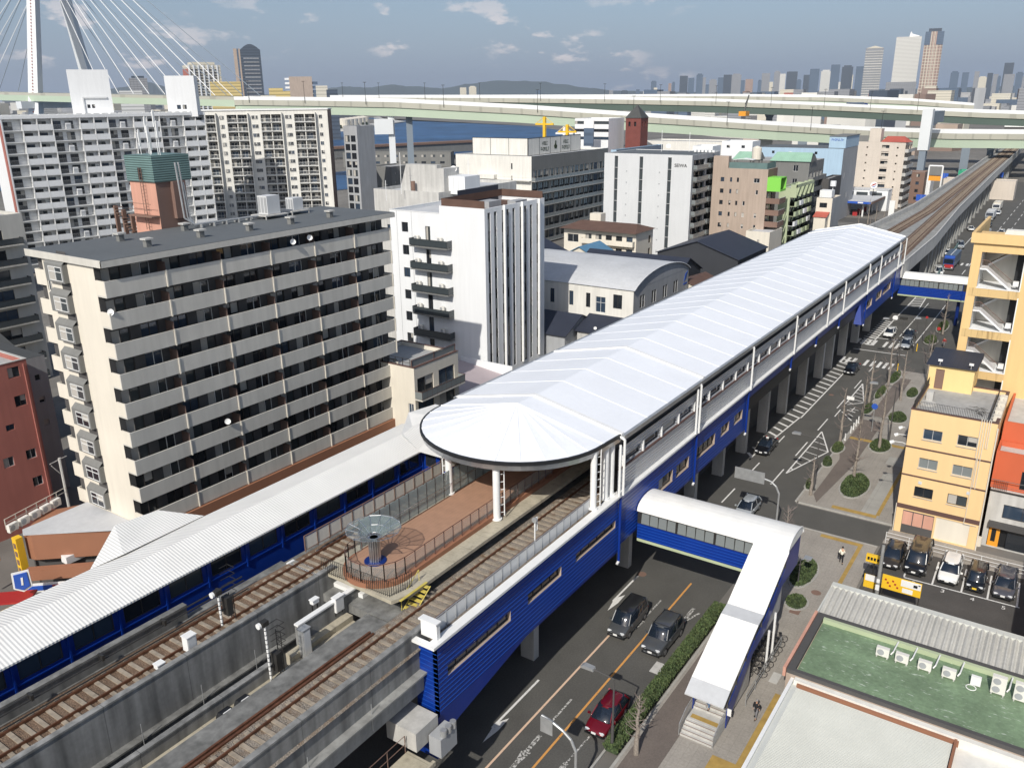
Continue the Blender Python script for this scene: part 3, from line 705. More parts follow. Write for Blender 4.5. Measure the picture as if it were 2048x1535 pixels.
# hall floor slab under everything, columns below
mb=MB(); mb.box(sx(32.8),.36,9.4,sx(172),sy(43.0),10.0); mb.build('floor_slab','conc_dark',S)
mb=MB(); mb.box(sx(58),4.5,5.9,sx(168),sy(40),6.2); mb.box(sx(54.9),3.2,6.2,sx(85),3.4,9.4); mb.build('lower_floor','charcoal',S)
for x in (46,62,77.5,85.5,93.2,100.9,109,118,127,132.5,141,150,159):
    mb=MB(); mb.box(sx(x)-.35,sy(29.4),0,sx(x)+.35,sy(30.6),9.4 if 86<x<136 else 6.0,0); mb.build('column','conc_light',S)
for x in (46,62,77.5,93.2,109,127,141,159):
    mb=MB(); mb.box(sx(x)-.45,sy(39.4),0,sx(x)+.45,sy(40.6),9.4,0); mb.build('column','conc_light',S)
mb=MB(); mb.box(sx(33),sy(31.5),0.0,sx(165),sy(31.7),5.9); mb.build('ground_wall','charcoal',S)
# ---- rounded end canopy
CX,CY=52.1,35.1
A0=[(X0+.2,27.2)]
ring=[]
n=26
for i in range(n+1):
    a=-Q-.0+(-PI)*i/n   # from right side, round the front, to the left side
    ring.append((CX+7.75*math.cos(a)*.80,CY+7.75*math.sin(a)))
ring=[(CX+7.45*math.cos(-Q-PI*i/n),CY+7.75*math.sin(-Q-PI*i/n)) for i in range(n+1)]
ap=(sx(CX),sy(CY),17.95)
k=13
for i in range(k):
    mb=MB(); a=ring[2*i]; m_=ring[2*i+1]; b=ring[2*i+2]
    G=[]; N_=5
    for t in range(N_+1):
        v=t/N_
        for (px,py),sg in ((a,0),(m_,.05),(b,0)):
            G.append((ap[0]+(sx(px)-ap[0])*v,ap[1]+(sy(py)-ap[1])*v,ap[2]+(16.25-ap[2])*v-sg*4*v*(1-v)*.6))
    mb.add(G,[(t*3+j,t*3+j+1,t*3+j+4,t*3+j+3) for t in range(N_) for j in range(2)]); mb.build('canopy_panel','membrane',S)
mb=MB()
for s in (-1,1):
    mb.quad((ap[0],ap[1],ap[2]),(sx(54.7),ap[1],ZR),(sx(54.7),ap[1]+s*8.0,ZE),(ap[0],ap[1]+s*7.85,16.25)) if s<0 else mb.quad((ap[0],ap[1],ap[2]),(ap[0],ap[1]+s*7.85,16.25),(sx(54.7),ap[1]+s*8.0,ZE),(sx(54.7),ap[1],ZR))
mb.build('canopy_panel','membrane',S)
mb=MB()
for i in (0,2,4,6,8,10,12,14,16,18,20,22,24,26):
    p=ring[i]; r_=.06 if i in(0,26) else .025
    mb.cyl((ap[0],ap[1],ap[2]+.02),(sx(p[0]),sy(p[1]),16.27),r_,5)
mb.build('seam','membrane_seam',S)
full=[(54.7,27.15)]+ring+[(54.7,42.95)]
def hoop(pts,o0,o1,z0,z1,name,mat):
    mb=MB(); C=Vector((CX+1,CY)); A=[]
    for p in pts:
        v=(Vector(p)-C); l=v.length; v/=l; A.append((C+v*(l+o0),C+v*(l+o1)))
    for (a,b),(c,d) in zip(A,A[1:]):
        P=[(sx(q.x),sy(q.y)) for q in (a,b,d,c)]
        mb.add([(*q,z0) for q in P]+[(*q,z1) for q in P],[(0,3,2,1),(4,5,6,7),(0,1,5,4),(1,2,6,5),(2,3,7,6),(3,0,4,7)])
    return mb.build(name,mat,S,smooth=False)
hoop(full,.0,.16,16.0,16.26,'canopy_gutter','black')
hoop(full,-.25,-.0,15.55,16.0,'canopy_fascia','steel')
hoop(full,-.6,-.25,15.9,16.05,'canopy_soffit','tan_wall')
mb=MB(); mb.prism([(sx(p[0]*.97+CX*.03),sy(p[1]*.97+CY*.03)) for p in full],15.98,16.03); mb.build('canopy_ceiling','tan_wall',S)
mb=MB(); mb.box(sx(54.5),-.1,16.0,sx(55.1),16.0,16.05); mb.build('end_ceiling','grey_wall',S)
# inside ceiling for the hall and the interior darkness
def column(x,y,z0,z1,r,ladder=None):
    mb=MB(); mb.cyl((sx(x),sy(y),z0),(sx(x),sy(y),z1),r,18); mb.cyl((sx(x),sy(y),z0),(sx(x),sy(y),z0+.1),r+.12,18); c=mb.build('column','white_paint',S,smooth=False)
    if ladder:
        mb=MB(); xa,ya=x+ladder[0],y+ladder[1]
        mb.cyl((sx(xa),sy(ya),z0+.2),(sx(xa),sy(ya),z1),.045,8)
        for i in range(7): mb.cyl((sx(x),sy(y),z0+.5+i*.62),(sx(xa),sy(ya),z0+.5+i*.62),.03,6)
        mb.build('drainpipe','white_paint',S)
column(46.3,37.6,11.8,16.0,.27,(-.25,.4)); column(45.6,32.6,11.3,16.0,.27,(.5,-.35)); column(51.2,27.55,11.16,16.0,.25,(.55,-.3)); column(53.2,27.65,11.16,16,.3); column(54.1,27.6,11.16,16,.28); column(53,42.4,10.2,16,.3)
# ================================================================ platform and deck in front of the hall
P=empty('station_platform','long pale concrete island platform running into the covered station hall','platform',(34,36,10.0))
px_=lambda x:x-34; py_=lambda y:y-36
mb=MB(); mb.prism([(px_(33.2),py_(32.0)),(px_(34.5),py_(31.5)),(px_(170),py_(31.6)),(px_(170),py_(38.9)),(px_(34.2),py_(38.6)),(px_(33.4),py_(38))],1.0,1.25); mb.build('slab','plat',P)
mb=MB(); mb.prism([(px_(34.6),py_(32.7)),(px_(170),py_(32.7)),(px_(170),py_(38.5)),(px_(34.6),py_(38.2))],-.3,.997); mb.build('underframe_shade','black',P)  # black recessed base: the shadow gap under the slab edge, done in colour
mb=MB(); mb.box(px_(33.5),py_(31.42),1.253,px_(36.1),py_(31.6),1.29,0); mb.build('edge_strip','yellow_paint',P)
# timber deck
Dk=empty('timber_deck','raised terracotta timber terrace with a rounded end on the platform','deck',(35.6,35.3,11.25))
def stadium(x0,x1,yc,r,n=20):
    return [(x1,yc-r)]+[(x0+r*math.cos(-Q-PI*i/n),yc+r*math.sin(-Q-PI*i/n)) for i in range(n+1)]+[(x1,yc+r)]
dx=lambda x:x-35.6; dy=lambda y:y-35.3
mb=MB(); mb.prism([(dx(a),dy(b)) for a,b in stadium(35.7,70,35.25,2.0)],.36,.55); mb.build('planking','deck',Dk)
mb=MB(); mb.prism([(dx(a),dy(b)) for a,b in stadium(35.7,70,35.2,2.45)],.0,.34); mb.build('plinth','brown_wall',Dk)
# glass wall on the far side of the deck
G=empty('glass_screen','tall greenish glass screen standing along the far edge of the terrace','glass screen',(36.2,37.4,11.8))
for i in range(16):
    mb=MB(); mb.box(i*1.02,0,.05,i*1.02+.98,.02,2.1); mb.build('pane','glass_frost',G)
mb=MB()
for i in range(17): mb.box(i*1.02-.02,-.02,0,i*1.02+.0,.04,2.15)
mb.build('post','dark_metal',G)
mb=MB(); mb.cyl((0,-.08,1.0),(16.3,-.08,1.0),.02,6); mb.build('handrail','steel',G)
# brown railings with glass round the deck
def rail_line(pts,z,h,step,name,label,mat,panel=None,post=.025,rails=(1.0,),closed=False):
    o0=Vector((pts[0][0],pts[0][1],z)); r=empty(name,label,'railing',o0); mb=MB(); pb=MB()
    for a,b in zip(pts,pts[1:]):
        a=Vector((a[0],a[1],0))-Vector((o0.x,o0.y,0)); b=Vector((b[0],b[1],0))-Vector((o0.x,o0.y,0)); L=(b-a).length; n=max(1,round(L/step))
        for i in range(n+1):
            p=a+(b-a)*i/n; mb.box(p.x-post,p.y-post,0,p.x+post,p.y+post,h)
        for f in rails: mb.cyl((a.x,a.y,h*f),(b.x,b.y,h*f),post*1.1,5)
        if panel: pb.quad((a.x,a.y,.12),(b.x,b.y,.12),(b.x,b.y,h*.92),(a.x,a.y,h*.92))
    mb.build('frame',mat,r)
    if panel: pb.build('panel',panel,r)
    return r
ce=[(35.7+2.25*math.cos(-Q-PI*i/9),35.2+2.25*math.sin(-Q-PI*i/9)) for i in range(10)]
rail_line([(54,32.95)]+ce+[(36.2,37.3)],11.6,1.25,1.02,'terrace_railing','brown railing with clear glass following the terrace edge','brown_band','glass_clear')
rail_line([(33.3,38.2),(33.4,34.6),(33.5,32.4),(35.2,32.0)],11.25,1.15,.17,'end_railing','dense dark vertical bar railing across the tip of the platform','dark_metal',None,.014,(1.0,.1))
rail_line([(34.9,41.55),(56,41.55)],10.9,1.25,1.2,'track_fence','brown framed fence with pale panels beside the left track','tan_dark','white_wall2',.035,(1.0,.12))
rail_line([(32.4,27.75),(51,27.75)],10.9,1.15,1.0,'parapet_fence','grey framed fence with white panels on the blue wall ledge','galv','storefront',.03,(1.0,.1))
mb=MB(); mb.box(31.7,27.1,11.16,32.0,28.3,12.2); mb.box(31.6,27.05,12.203,32.1,28.4,12.3); tag(mb.build('fence_end_box','white_paint'),'white box closing the near end of the panel fence above the blue wall','box')
# glass flower canopy sculpture
Fl=empty('flower_canopy','glass flower shaped canopy on a chrome column at the terrace end','sculpture',(35.6,35.5,11.8))
mb=MB(); mb.cyl((0,0,0),(0,0,.06),.75,26); mb.build('base_disc','blue_dark',Fl)
mb=MB()
for i in range(14):
    a=2*PI*i/14; mb.cyl((.34*math.cos(a),.34*math.sin(a),.06),(.34*math.cos(a),.34*math.sin(a),1.75),.055,8)
mb.cyl((0,0,.06),(0,0,1.8),.28,12); mb.cyl((0,0,1.7),(0,0,1.8),.42,16); mb.build('column','steel',Fl)
np_=14
for i in range(np_):
    a0=2*PI*i/np_; a1=2*PI*(i+1)/np_; c=lambda r,a,z:(r*math.cos(a),r*math.sin(a),z)
    if i not in (9,10): 
        mb=MB(); mb.quad(c(.45,a0,1.9),c(.45,a1,1.9),c(1.0,a1,2.2),c(1.0,a0,2.2)); mb.quad(c(1.0,a0,2.2),c(1.0,a1,2.2),c(1.85,a1,2.45),c(1.85,a0,2.45)); mb.build('petal_glass','glass_clear',Fl)
mb=MB()
for i in range(np_):
    a=2*PI*i/np_; mb.cyl((.3*math.cos(a),.3*math.sin(a),1.75),(1.0*math.cos(a),1.0*math.sin(a),2.18),.03,5); mb.cyl((1.0*math.cos(a),1.0*math.sin(a),2.18),(1.85*math.cos(a),1.85*math.sin(a),2.45),.03,5)
    b=2*PI*(i+1)/np_
    for r_,z_ in ((.45,1.9),(1.0,2.19),(1.85,2.45)): mb.cyl((r_*math.cos(a),r_*math.sin(a),z_),(r_*math.cos(b),r_*math.sin(b),z_),.02,5)
mb.build('frame','steel',Fl)
# yellow stairs from the platform to the track
st=empty('track_stairs','short steep yellow metal stairs from platform down to track','stairs',(36.2,31.6,9.9))
mb=MB()
for i in range(6): mb.box(-.5-i*.26,-.45,1.2-i*.21,-.24-i*.26,.45,1.25-i*.21)
for y in (-.47,.47): mb.cyl((-.2,y,1.25),(-2.0,y,0),.04,5)
mb.build('tread','yellow_paint',st); mb=MB(); mb.tube([(-.2,.47,1.2),(-.2,.47,2.15),(-2.0,.47,.95),(-2,.47,0)],.025,5); mb.cyl((-1.1,.47,.7),(-1.1,.47,1.55),.02,5); mb.build('handrail','yellow_paint',st)
# signals, boxes
def mast(x,y,z,h,label,head=True):
    r=empty('signal_mast',label,'signal',(x,y,z)); mb=MB(); mb.cyl((0,0,0),(0,0,h),.07,8,0)
    for i in range(int(h/.3)): mb.cyl((0,0,.15+i*.3),(0,0,.2+i*.3),.075,8,1)
    mb.build('pole',['white_paint','dark_metal'],r)
    mb=MB(); mb.cyl((-.25,.1,h-.1),(-.4,.1,h-.1),.18,12,0); mb.box(-.2,-.15,h-.2,.2,.2,h+.1,1); mb.build('loudspeaker',['white_paint','dark_metal'],r)
    mb=MB(); mb.box(.35,-.25,.5,.75,.25,1.7); mb.box(.1,-.05,.9,.4,.05,1.0); mb.build('signal_head','dark_metal',r)
    mb=MB(); mb.cyl((.85,-.2,0),(.85,-.2,h*.75),.03,5); mb.cyl((.85,.2,0),(.85,.2,h*.75),.03,5)
    for i in range(int(h*.75/.3)): mb.cyl((.85,-.2,.2+i*.3),(.85,.2,.2+i*.3),.02,4)
    for k in range(5): mb.tube([(.5,-.3,1.9+k*.4),(1.1,-.3,1.9+k*.4),(1.1,.3,1.9+k*.4),(.5,.3,1.9+k*.4)],.018,4)
    mb.build('ladder','dark_metal',r); return r
mast(25.6,38.6,11.4,2.3,'white and black signal mast on the far viaduct parapet')
mast(25.6,34.6,9.1,4.0,'taller white and black signal mast with ladder on the lower ledge')
def cab(name,label,x,y,z,a,b,h,mat='white_paint',leg=.3,cat='cabinet'):
    r=empty(name,label,cat,(x,y,z)); mb=MB(); mb.box(-a/2,-b/2,leg,a/2,b/2,leg+h); mb.box(-a/2-.04,-b/2-.04,leg+h+.003,a/2+.04,b/2+.04,leg+h+.06); mb.build('housing',mat,r)
    mb=MB(); mb.box(-a/2+.05,-b/2-.015,leg+.06,a/2-.05,-b/2-.003,leg+h-.06); mb.build('door','grey_panel',r)
    mb=MB()
    for u in (-1,1): mb.box(u*a/2-.04*u-.03,-.03,0,u*a/2-.04*u+.03,.03,leg)
    mb.build('stand','dark_metal',r)
cab('relay_cabinet','white cabinet on the left track bed, just before the signal mast',23.3,38.5,10.9,.6,.5,.9)
cab('relay_cabinet','small white box low on the left track bed, nearest the viewer',21.3,38.5,10.9,.45,.4,.25)
cab('relay_cabinet','cream equipment box on a stand at the lower ledge wall',32.0,35.5,9.7,.7,.35,1.0)
cab('relay_cabinet','grey steel cupboard standing beside the taller signal mast',28.4,34.7,9.1,.6,.45,1.9,'galv',.02)
cab('relay_cabinet','small white box on a post above the blue end wall',30.6,36.1,10.2,.5,.3,.25,'white_paint',.9)
for x,lab in ((22.2,'black track motor nearer the viewer on the lower ledge'),(23.4,'black track motor nearer the signal mast on the lower ledge')):
    r=empty('point_motor',lab,'track equipment',(x,34.2,9.1)); mb=MB(); mb.prof([(-.5,0),(.5,0),(.5,.3),(.3,.5),(-.35,.5),(-.5,.3)],-.3,.3); mb.build('casing','black',r); mb=MB(); mb.box(-.25,-.1,.505,.25,-.02,.52); mb.build('nameplate','white_paint',r)
r=empty('platform_signal','thin white signal post beside the panel fence and right track','signal',(44.2,28.35,10.6)); mb=MB(); mb.cyl((0,0,0),(0,0,2.6),.05,8); mb.build('pole','white_paint',r); mb=MB(); mb.cyl((0,0,2.5),(-.12,0,2.5),.2,14); mb.build('disc','galv',r); mb=MB(); mb.tube([(.1,0,1.6),(.3,0,1.6),(.3,0,2.6),(.1,0,2.6),(.1,0,1.6)],.04,5); mb.build('bracket','white_paint',r)
# three pipe works box under the viaduct edge
r=empty('box_signboard','grey box with three domed lamps under the blue wall corner','equipment',(31.2,25.9,4.4)); mb=MB(); mb.box(-1.0,0,0,.5,.9,1.3); mb.build('housing','grey_wall',r)
for i in range(3):
    mb=MB(); mb.cyl((-.6+i*.45,.1,1.3),(-.6+i*.45,.1,1.75),.2,12); mb.build('lamp','galv',r)
mb=MB(); mb.box(29.2,26.9,5.1,31.2,29.2,6.4); tag(mb.build('concrete_bracket','conc_light'),'pale concrete corner block under the blue wall end','concrete block')
mb=MB(); mb.box(10,25.6,4.6,29.2,27.6,4.9); mb.box(10,25.5,4.9,29.2,25.7,5.2); tag(mb.build('service_gangway','plat'),'worn timber and concrete gangway below the viaduct edge','gangway')
rail_line([(12,27.6),(20,27.6),(29,27.6)],4.9,1.2,1.5,'gangway_railing','thin rusty railing along the worn gangway','tan_dark',None,.02,(1.0,.5))
# ---------------- far viaduct beyond the station
V3=empty('railway_viaduct','long grey viaduct curving away beyond the station roof','railway viaduct',(168,25,0))
def vpath(t): # right edge, left edge
    for (x0,a0,b0),(x1,a1,b1) in zip(VE,VE[1:]):
        if x0<=t<=x1: k=(t-x0)/(x1-x0); return a0+(a1-a0)*k,b0+(b1-b0)*k
VE=[(168,27.0,43.2),(205,27.2,42.6),(262,29.8,41.0),(385,33.2,43.2),(700,41.0,51)]
mb=MB()
for (x0,a0,b0),(x1,a1,b1) in zip(VE,VE[1:]): mb.prism([(x0-168,a0-25),(x1-168,a1-25),(x1-168,b1-25),(x0-168,b0-25)],9.2,10.14)
mb.build('deck','conc',V3)
for s,of in ((0,0),(1,0)):
    mb=MB()
    for e0,e1 in zip(VE,VE[1:]):
        y0=e0[1+s]-25; y1=e1[1+s]-25; t=.3 if s else -.3
        mb.prism([(e0[0]-168,y0),(e1[0]-168,y1),(e1[0]-168,y1+t),(e0[0]-168,y0+t)],8.6,11.35)
        mb.prism([(e0[0]-168,y0-.1*(-1 if s else 1)),(e1[0]-168,y1-.1*(-1 if s else 1)),(e1[0]-168,y1+t*1.2),(e0[0]-168,y0+t*1.2)],11.353,11.5)
    mb.build('parapet','conc_light',V3)
x=206
while x<520:
    a,b=vpath(x); mb=MB(); mb.box(x-168-.6,a-25+.6,0,x-168+.6,a-25+2.0,9.2); mb.box(x-168-.6,b-25-2,0,x-168+.6,b-25-.6,9.2); mb.box(x-168-.7,a-25+.2,8.0,x-168+.7,b-25-.2,9.2); mb.build('pier','conc',V3); x+=8.2 if x<300 else 14
mb=MB()
mb.prism([(x_-168,y_-25) for x_,y_ in ((206,26.0),(262,28.4),(262,28.65),(206,26.25))],0,1.6); mb.build('ground_fence','teal_clad',V3)
# ---------------- left corridor with corrugated roof (stair hall toward the apartments)
K=empty('stair_corridor','long covered blue corridor with white corrugated roof beside the left track','covered walkway',(-30,44.7,0))
kx=lambda x:x+30; ky=lambda y:y-44.7
mb=MB(); mb.T=Tm(kx(-30),.25,0); holes(mb,81.6,7.5,12.0,[(2+i*3.2,10.45,2+i*3.2+2.5,11.6) for i in range(25)],.12); mb.T=None; mb.build('blue_wall','blue_wall',K)
windows(K,Tm(0,.25,0),[(2+i*3.2,10.45,2+i*3.2+2.5,11.6,'dshade') for i in range(25)],.12)
mb=MB()
for i in range(26): mb.box(1.6+i*3.2,.12,9.9,1.72+i*3.2,.248,11.9)
mb.box(0,.16,10.22,81.6,.248,10.3); mb.build('pilaster','blue_wall',K)
mb=MB(); mb.add([(0,-.15,12.0),(85,-.15,12.0),(85,2.6,12.75),(0,2.6,12.75),(85,5.4,12.1),(0,5.4,12.1)],[(0,1,2,3),(3,2,4,5)]); mb.add([(0,-.15,11.9),(85,-.15,11.9),(85,5.4,12.0),(0,5.4,12.0)],[(3,2,1,0)]); mb.quad((0,-.15,11.88),(85,-.15,11.88),(85,-.15,12.0),(0,-.15,12.0)); mb.build('roof','white_corr',K)
mb=MB(); mb.add([(kx(24.2),5.4,12.1),(kx(26.3),4.9,12.35),(kx(27.8),8.2,12.9),(kx(31.2),8.2,12.6),(kx(33),5.4,12.15)],[(0,1,2),(1,4,3,2)]); mb.add([(kx(24.2),5.38,12.08),(kx(27.8),8.18,12.88),(kx(27.8),8.18,9),(kx(24.2),5.38,9),(kx(31.2),8.18,12.58),(kx(31.2),8.18,9),(kx(33),5.38,12.1),(kx(33),5.38,9)],[(0,1,2,3),(1,4,5,2),(4,6,7,5)]); mb.build('side_roof','white_corr',K)
mb=MB(); mb.box(0,5.1,6.0,85,5.3,12.0); mb.box(0,.6,8.5,85,5.1,8.7); mb.build('rear_wall','white_wall2',K)
# cross link to the hall
mb=MB(); mb.T=Matrix.Translation((kx(51.8),.25,0))@Matrix.Rotation(-Q,4,'Z'); lk=[(.3,10.3,1.5,11.6),(1.9,10.3,3.1,11.6)]; holes(mb,3.4,7.5,12.0,lk,.12); mb.T=None; mb.build('blue_wall','blue_wall',K)
windows(K,Matrix.Translation((kx(51.8),.25,0))@Matrix.Rotation(-Q,4,'Z'),[(*o,'done') for o in lk],.12)
mb=MB(); mb.add([(kx(50.9),-3.6,12.02),(kx(50.9),-.15,12.02),(kx(51.6),2.5,12.78),(kx(56),5.4,12.9),(kx(60),5.4,12.5),(kx(60),-3.6,12.2)],[(0,5,4,3,2,1)]); mb.build('link_roof','white_roof',K)
# ================================================================ footbridges
def tri_roof(mb,yc,hw,ze,zr,x0,x1,n=10,m=0,t=.06):
    pass
def footbridge(name,label,xn,w,y0,y1,zb,zs,ze,zr,stairs=False,nw=3):
    B=empty(name,label,'footbridge',(xn,y0,0)); L=y1-y0  # runs in +y from y0
    # near wall (faces -x): frame with u along -y
    ops=[]; u=.35; k=0
    while u<L-1.6:
        ops.append((u,zs+.06,u+.72,ze-.12)); k+=1; u+=.78+(.14 if k%4==0 else 0)
    F=Matrix.Translation((0,L,0))@Matrix.Rotation(-Q,4,'Z')
    mb=MB(); mb.T=F; mb.box(0,0,zb,L,.15,zs,0)
    z=zb+.12
    while z<zs-.1: mb.box(0,-.03,z,L,-.001,z+.04,1); z+=.27
    mb.T=None; mb.build('blue_wall',['blue_wall','blue_line'],B)
    mb=MB(); mb.T=F; holes(mb,L,zs,ze,[o for o in ops],.1); mb.T=None; mb.build('window_band','dark_metal',B)
    # leaning open panes
    for o in ops:
        mb=MB(); a,b,c,d=o; mb.quad((a,-.02,b),(c,-.02,b),(c,.10,d),(a,.10,d)); mb.build('window','glass_grey',B,T=F)
    mb=MB(); mb.box(w-.15,0,zb,w,L,zs); mb.box(w-.13,0,zs,w-.05,L,ze); mb.build('rear_wall','blue_wall',B)
    mb=MB(); mb.box(.15,0,zb+.02,w-.15,L,zb+.22); mb.box(.02,0,zb-.28,.3,L,zb-.02); mb.box(w-.3,0,zb-.28,w-.02,L,zb-.02); mb.build('girder','green_wall',B)
    mb=MB(); n=12; P_=[]
    for i in range(n+1):
        a=PI*i/n; P_.append((w/2-(w/2+.18)*math.cos(a),ze+(zr-ze)*math.sin(a)**.9))
    for i in range(n): 
        (a,b),(c,d)=P_[i],P_[i+1]; mb.add([(a,-.15,b),(a,L,b),(c,L,d),(c,-.15,d)],[(0,1,2,3)])
    mb.add([(a,-.15,b) for a,b in P_],[list(range(n+1))]); mb.build('roof','white_roof',B,smooth=False)
    mb=MB()
    mb.prof([(0,zb-.2),(w,zb-.2)]+[(a*.97+.05,b-.06) for a,b in P_[::-1]],-.02,.1); mb.build('end_wall','blue_wall',B)
    mb=MB()
    for i in range(n): (a,b),(c,d)=P_[i],P_[i+1]; mb.cyl((a,-.15,b),(c,-.15,d),.07,6)
    mb.build('roof_edge','white_paint',B)
    mb=MB(); mb.cyl((-.06,.6 if stairs else 1,zb-.1),(-.06,.6 if stairs else 1,ze),.05,6); mb.build('downpipe','blue_wall',B)
    return B
FB=footbridge('footbridge','nearer blue footbridge with white barrel roof and covered stairs beside it',58.1,3.6,14.55,27.0,5.6,7.0,8.2,9.15,True)
for y in (16.2,20.2):
    mb=MB(); mb.cyl((2.9,y-14.55,0),(2.9,y-14.55,5.3),.3,14); 
    if y<17: mb.build('pier','blue_dark',FB)
# stairs toward the viewer with white corrugated roof
ST=empty('covered_stairs','covered stair with white ribbed roof and blue sides rising to footbridge','stairs',(44.3,14.45,0))
tx=lambda x:x-44.3; SW=2.5
RF=[(45.35,2.75),(46.5,3.35),(51.6,5.5),(52.8,5.68),(57.98,8.25)]
for i,((a,b),(c,d)) in enumerate(zip(RF,RF[1:])):
    mb=MB(); y0,y1=-.12,SW+.12
    mb.add([(tx(a),y0,b),(tx(c),y0,d),(tx(c),y1,d),(tx(a),y1,b),(tx(a),y0,b-.1),(tx(c),y0,d-.1),(tx(c),y1,d-.1),(tx(a),y1,b-.1)],[(0,1,2,3),(4,7,6,5),(0,4,5,1),(1,5,6,2),(2,6,7,3),(3,7,4,0)]); mb.build('roof','white_corr_y' if i in(1,3) else 'roof_light',ST)
for y in (0.0,SW-.1):
    mb=MB(); mb.prof([(tx(a),b) for a,b in [(46.6,.16),(48.1,1.15),(51.4,3.3),(53.6,3.5),(57.4,5.6),(57.9,5.6),(57.9,7.0),(52.8,4.55),(51.6,4.4),(46.6,1.9)]],y,y+.1); mb.build('side_wall','blue_wall',ST)
    mb=MB(); mb.prof([(tx(a),b) for a,b in [(46.7,1.95),(51.6,4.403),(52.8,4.553),(57.9,7.003),(57.9,8.1),(52.8,5.55),(51.6,5.37),(46.7,3.2)]],y+.03,y+.07); mb.build('side_window','glass_mid',ST)
    mb=MB()
    for x_ in (46.6,48.2,49.9,51.5,52.9,54.5,56.2,57.8):
        f=lambda L: next(b0+(d0-b0)*(x_-a0)/(c0-a0) for (a0,b0),(c0,d0) in zip(L,L[1:]) if a0<=x_<=c0)
        mb.box(tx(x_)-.05,y-.01,f([(46.6,1.8),(51.6,4.3),(52.8,4.45),(58,7.0)]),tx(x_)+.05,y+.11,f(RF)-.1)
    mb.build('frame','charcoal',ST)
mb=MB()
for i in range(4): mb.box(tx(44.3+i*.28),.12,.14,tx(44.3+i*.28+.28),SW-.12,.14+.16*(i+1))
mb.box(tx(45.42),.12,.14,tx(46.6),SW-.12,.8)
for i in range(17): mb.box(tx(46.6+i*.282),.12,.5,tx(46.6+i*.282+.282),SW-.12,.8+.16*(i+1))
mb.box(tx(51.4),.12,3.2,tx(53.6),SW-.12,3.52)
for i in range(15): mb.box(tx(53.6+i*.286),.12,3.2,tx(53.6+i*.286+.286),SW-.12,3.52+.165*(i+1))
mb.build('steps','conc_light',ST)
mb=MB()
for i in range(4): mb.box(tx(44.3+i*.28),.14,.14+.16*(i+1)+.002,tx(44.3+i*.28)+.05,SW-.14,.14+.16*(i+1)+.01)
for i in range(17): mb.box(tx(46.6+i*.282),.14,.8+.16*(i+1)+.002,tx(46.6+i*.282)+.05,SW-.14,.8+.16*(i+1)+.01)
mb.build('step_edge','tan_dark',ST); mb=MB(); mb.box(tx(45.6),.3,.802,tx(46.0),SW-.3,.812); mb.build('tactile_strip','tactile',ST)
for y in (.05,SW-.05):
    mb=MB(); mb.tube([(tx(44.3),y,.14),(tx(44.3),y,1.05),(tx(45.4),y,1.6),(tx(46.6),y,1.7)],.03,6); 
    for i in range(16): mb.cyl((tx(44.4+i*.14),y,.2),(tx(44.4+i*.14),y,1.05+.5*min(1,i/8)),.012,4)
    mb.build('handrail','galv',ST)
mb=MB(); mb.box(tx(46.52),-.3,1.3,tx(46.57),-.02,1.85); mb.build('notice','white_paint',ST)
for x,h_ in ((54.3,3.5),(55.6,4.3)):
    mb=MB(); mb.cyl((tx(x),-.2,0),(tx(x),-.2,h_),.09,8); mb.build('support','white_paint',ST)
FB2=footbridge('footbridge','farther blue footbridge with white roof crossing beyond the zebra crossings',169.6,3.6,15.5,27.3,5.2,6.85,8.2,9.2)
mb=MB(); mb.cyl((1.8,1.5,0),(1.8,1.5,5),.3,12); mb.build('pier','blue_dark',FB2)
# ================================================================ street furniture
def streetlamp(x,y,h,arm,label,mat='charcoal',z0=.14,head='flat'):
    r=empty('street_lamp',label,'street lamp',(x,y,z0)); mb=MB(); mb.cyl((0,0,0),(0,0,h*.35),.11,10); mb.cyl((0,0,h*.35),(0,0,h),.075,10,0,.055); mb.cyl((0,0,0),(0,0,.1),.2,10); mb.build('pole',mat,r)
    mb=MB(); a=Vector(arm); mb.cyl((0,0,h),(a.x,a.y,h+.15),.045,8); mb.build('arm',mat,r)
    mb=MB(); d=a.normalized(); T=Matrix.Translation((a.x,a.y,h+.15))@Matrix.Rotation(math.atan2(d.y,d.x),4,'Z'); mb.T=T; mb.prof([(-.15,-.08),(.75,-.12),(.8,0),(.6,.12),(-.1,.1)],-.2,.2); mb.build('lamp_head','galv',r)
    return r
streetlamp(40.55,20.0,5.6,(0,1.6,0),'brown street lamp by the hedge, nearest the viewer over the red car')
streetlamp(87.07,19.67,6.0,(0,2.1,0),'dark street lamp by the corner shrub near the taxi lane')
streetlamp(104.94,15.54,7.4,(-.2,2.2,0),'dark street lamp between the two shrub beds left of the yellow building')
streetlamp(139.3,20.9,7.2,(0,2.3,0),'dark street lamp at the corner of the zebra crossing')
streetlamp(143.5,17.4,7,(-.5,1.8,0),'dark street lamp behind the corner at the far crossing')
streetlamp(176,19.5,7,(0,2.3,0),'street lamp whose arm shows over the farther footbridge roof')
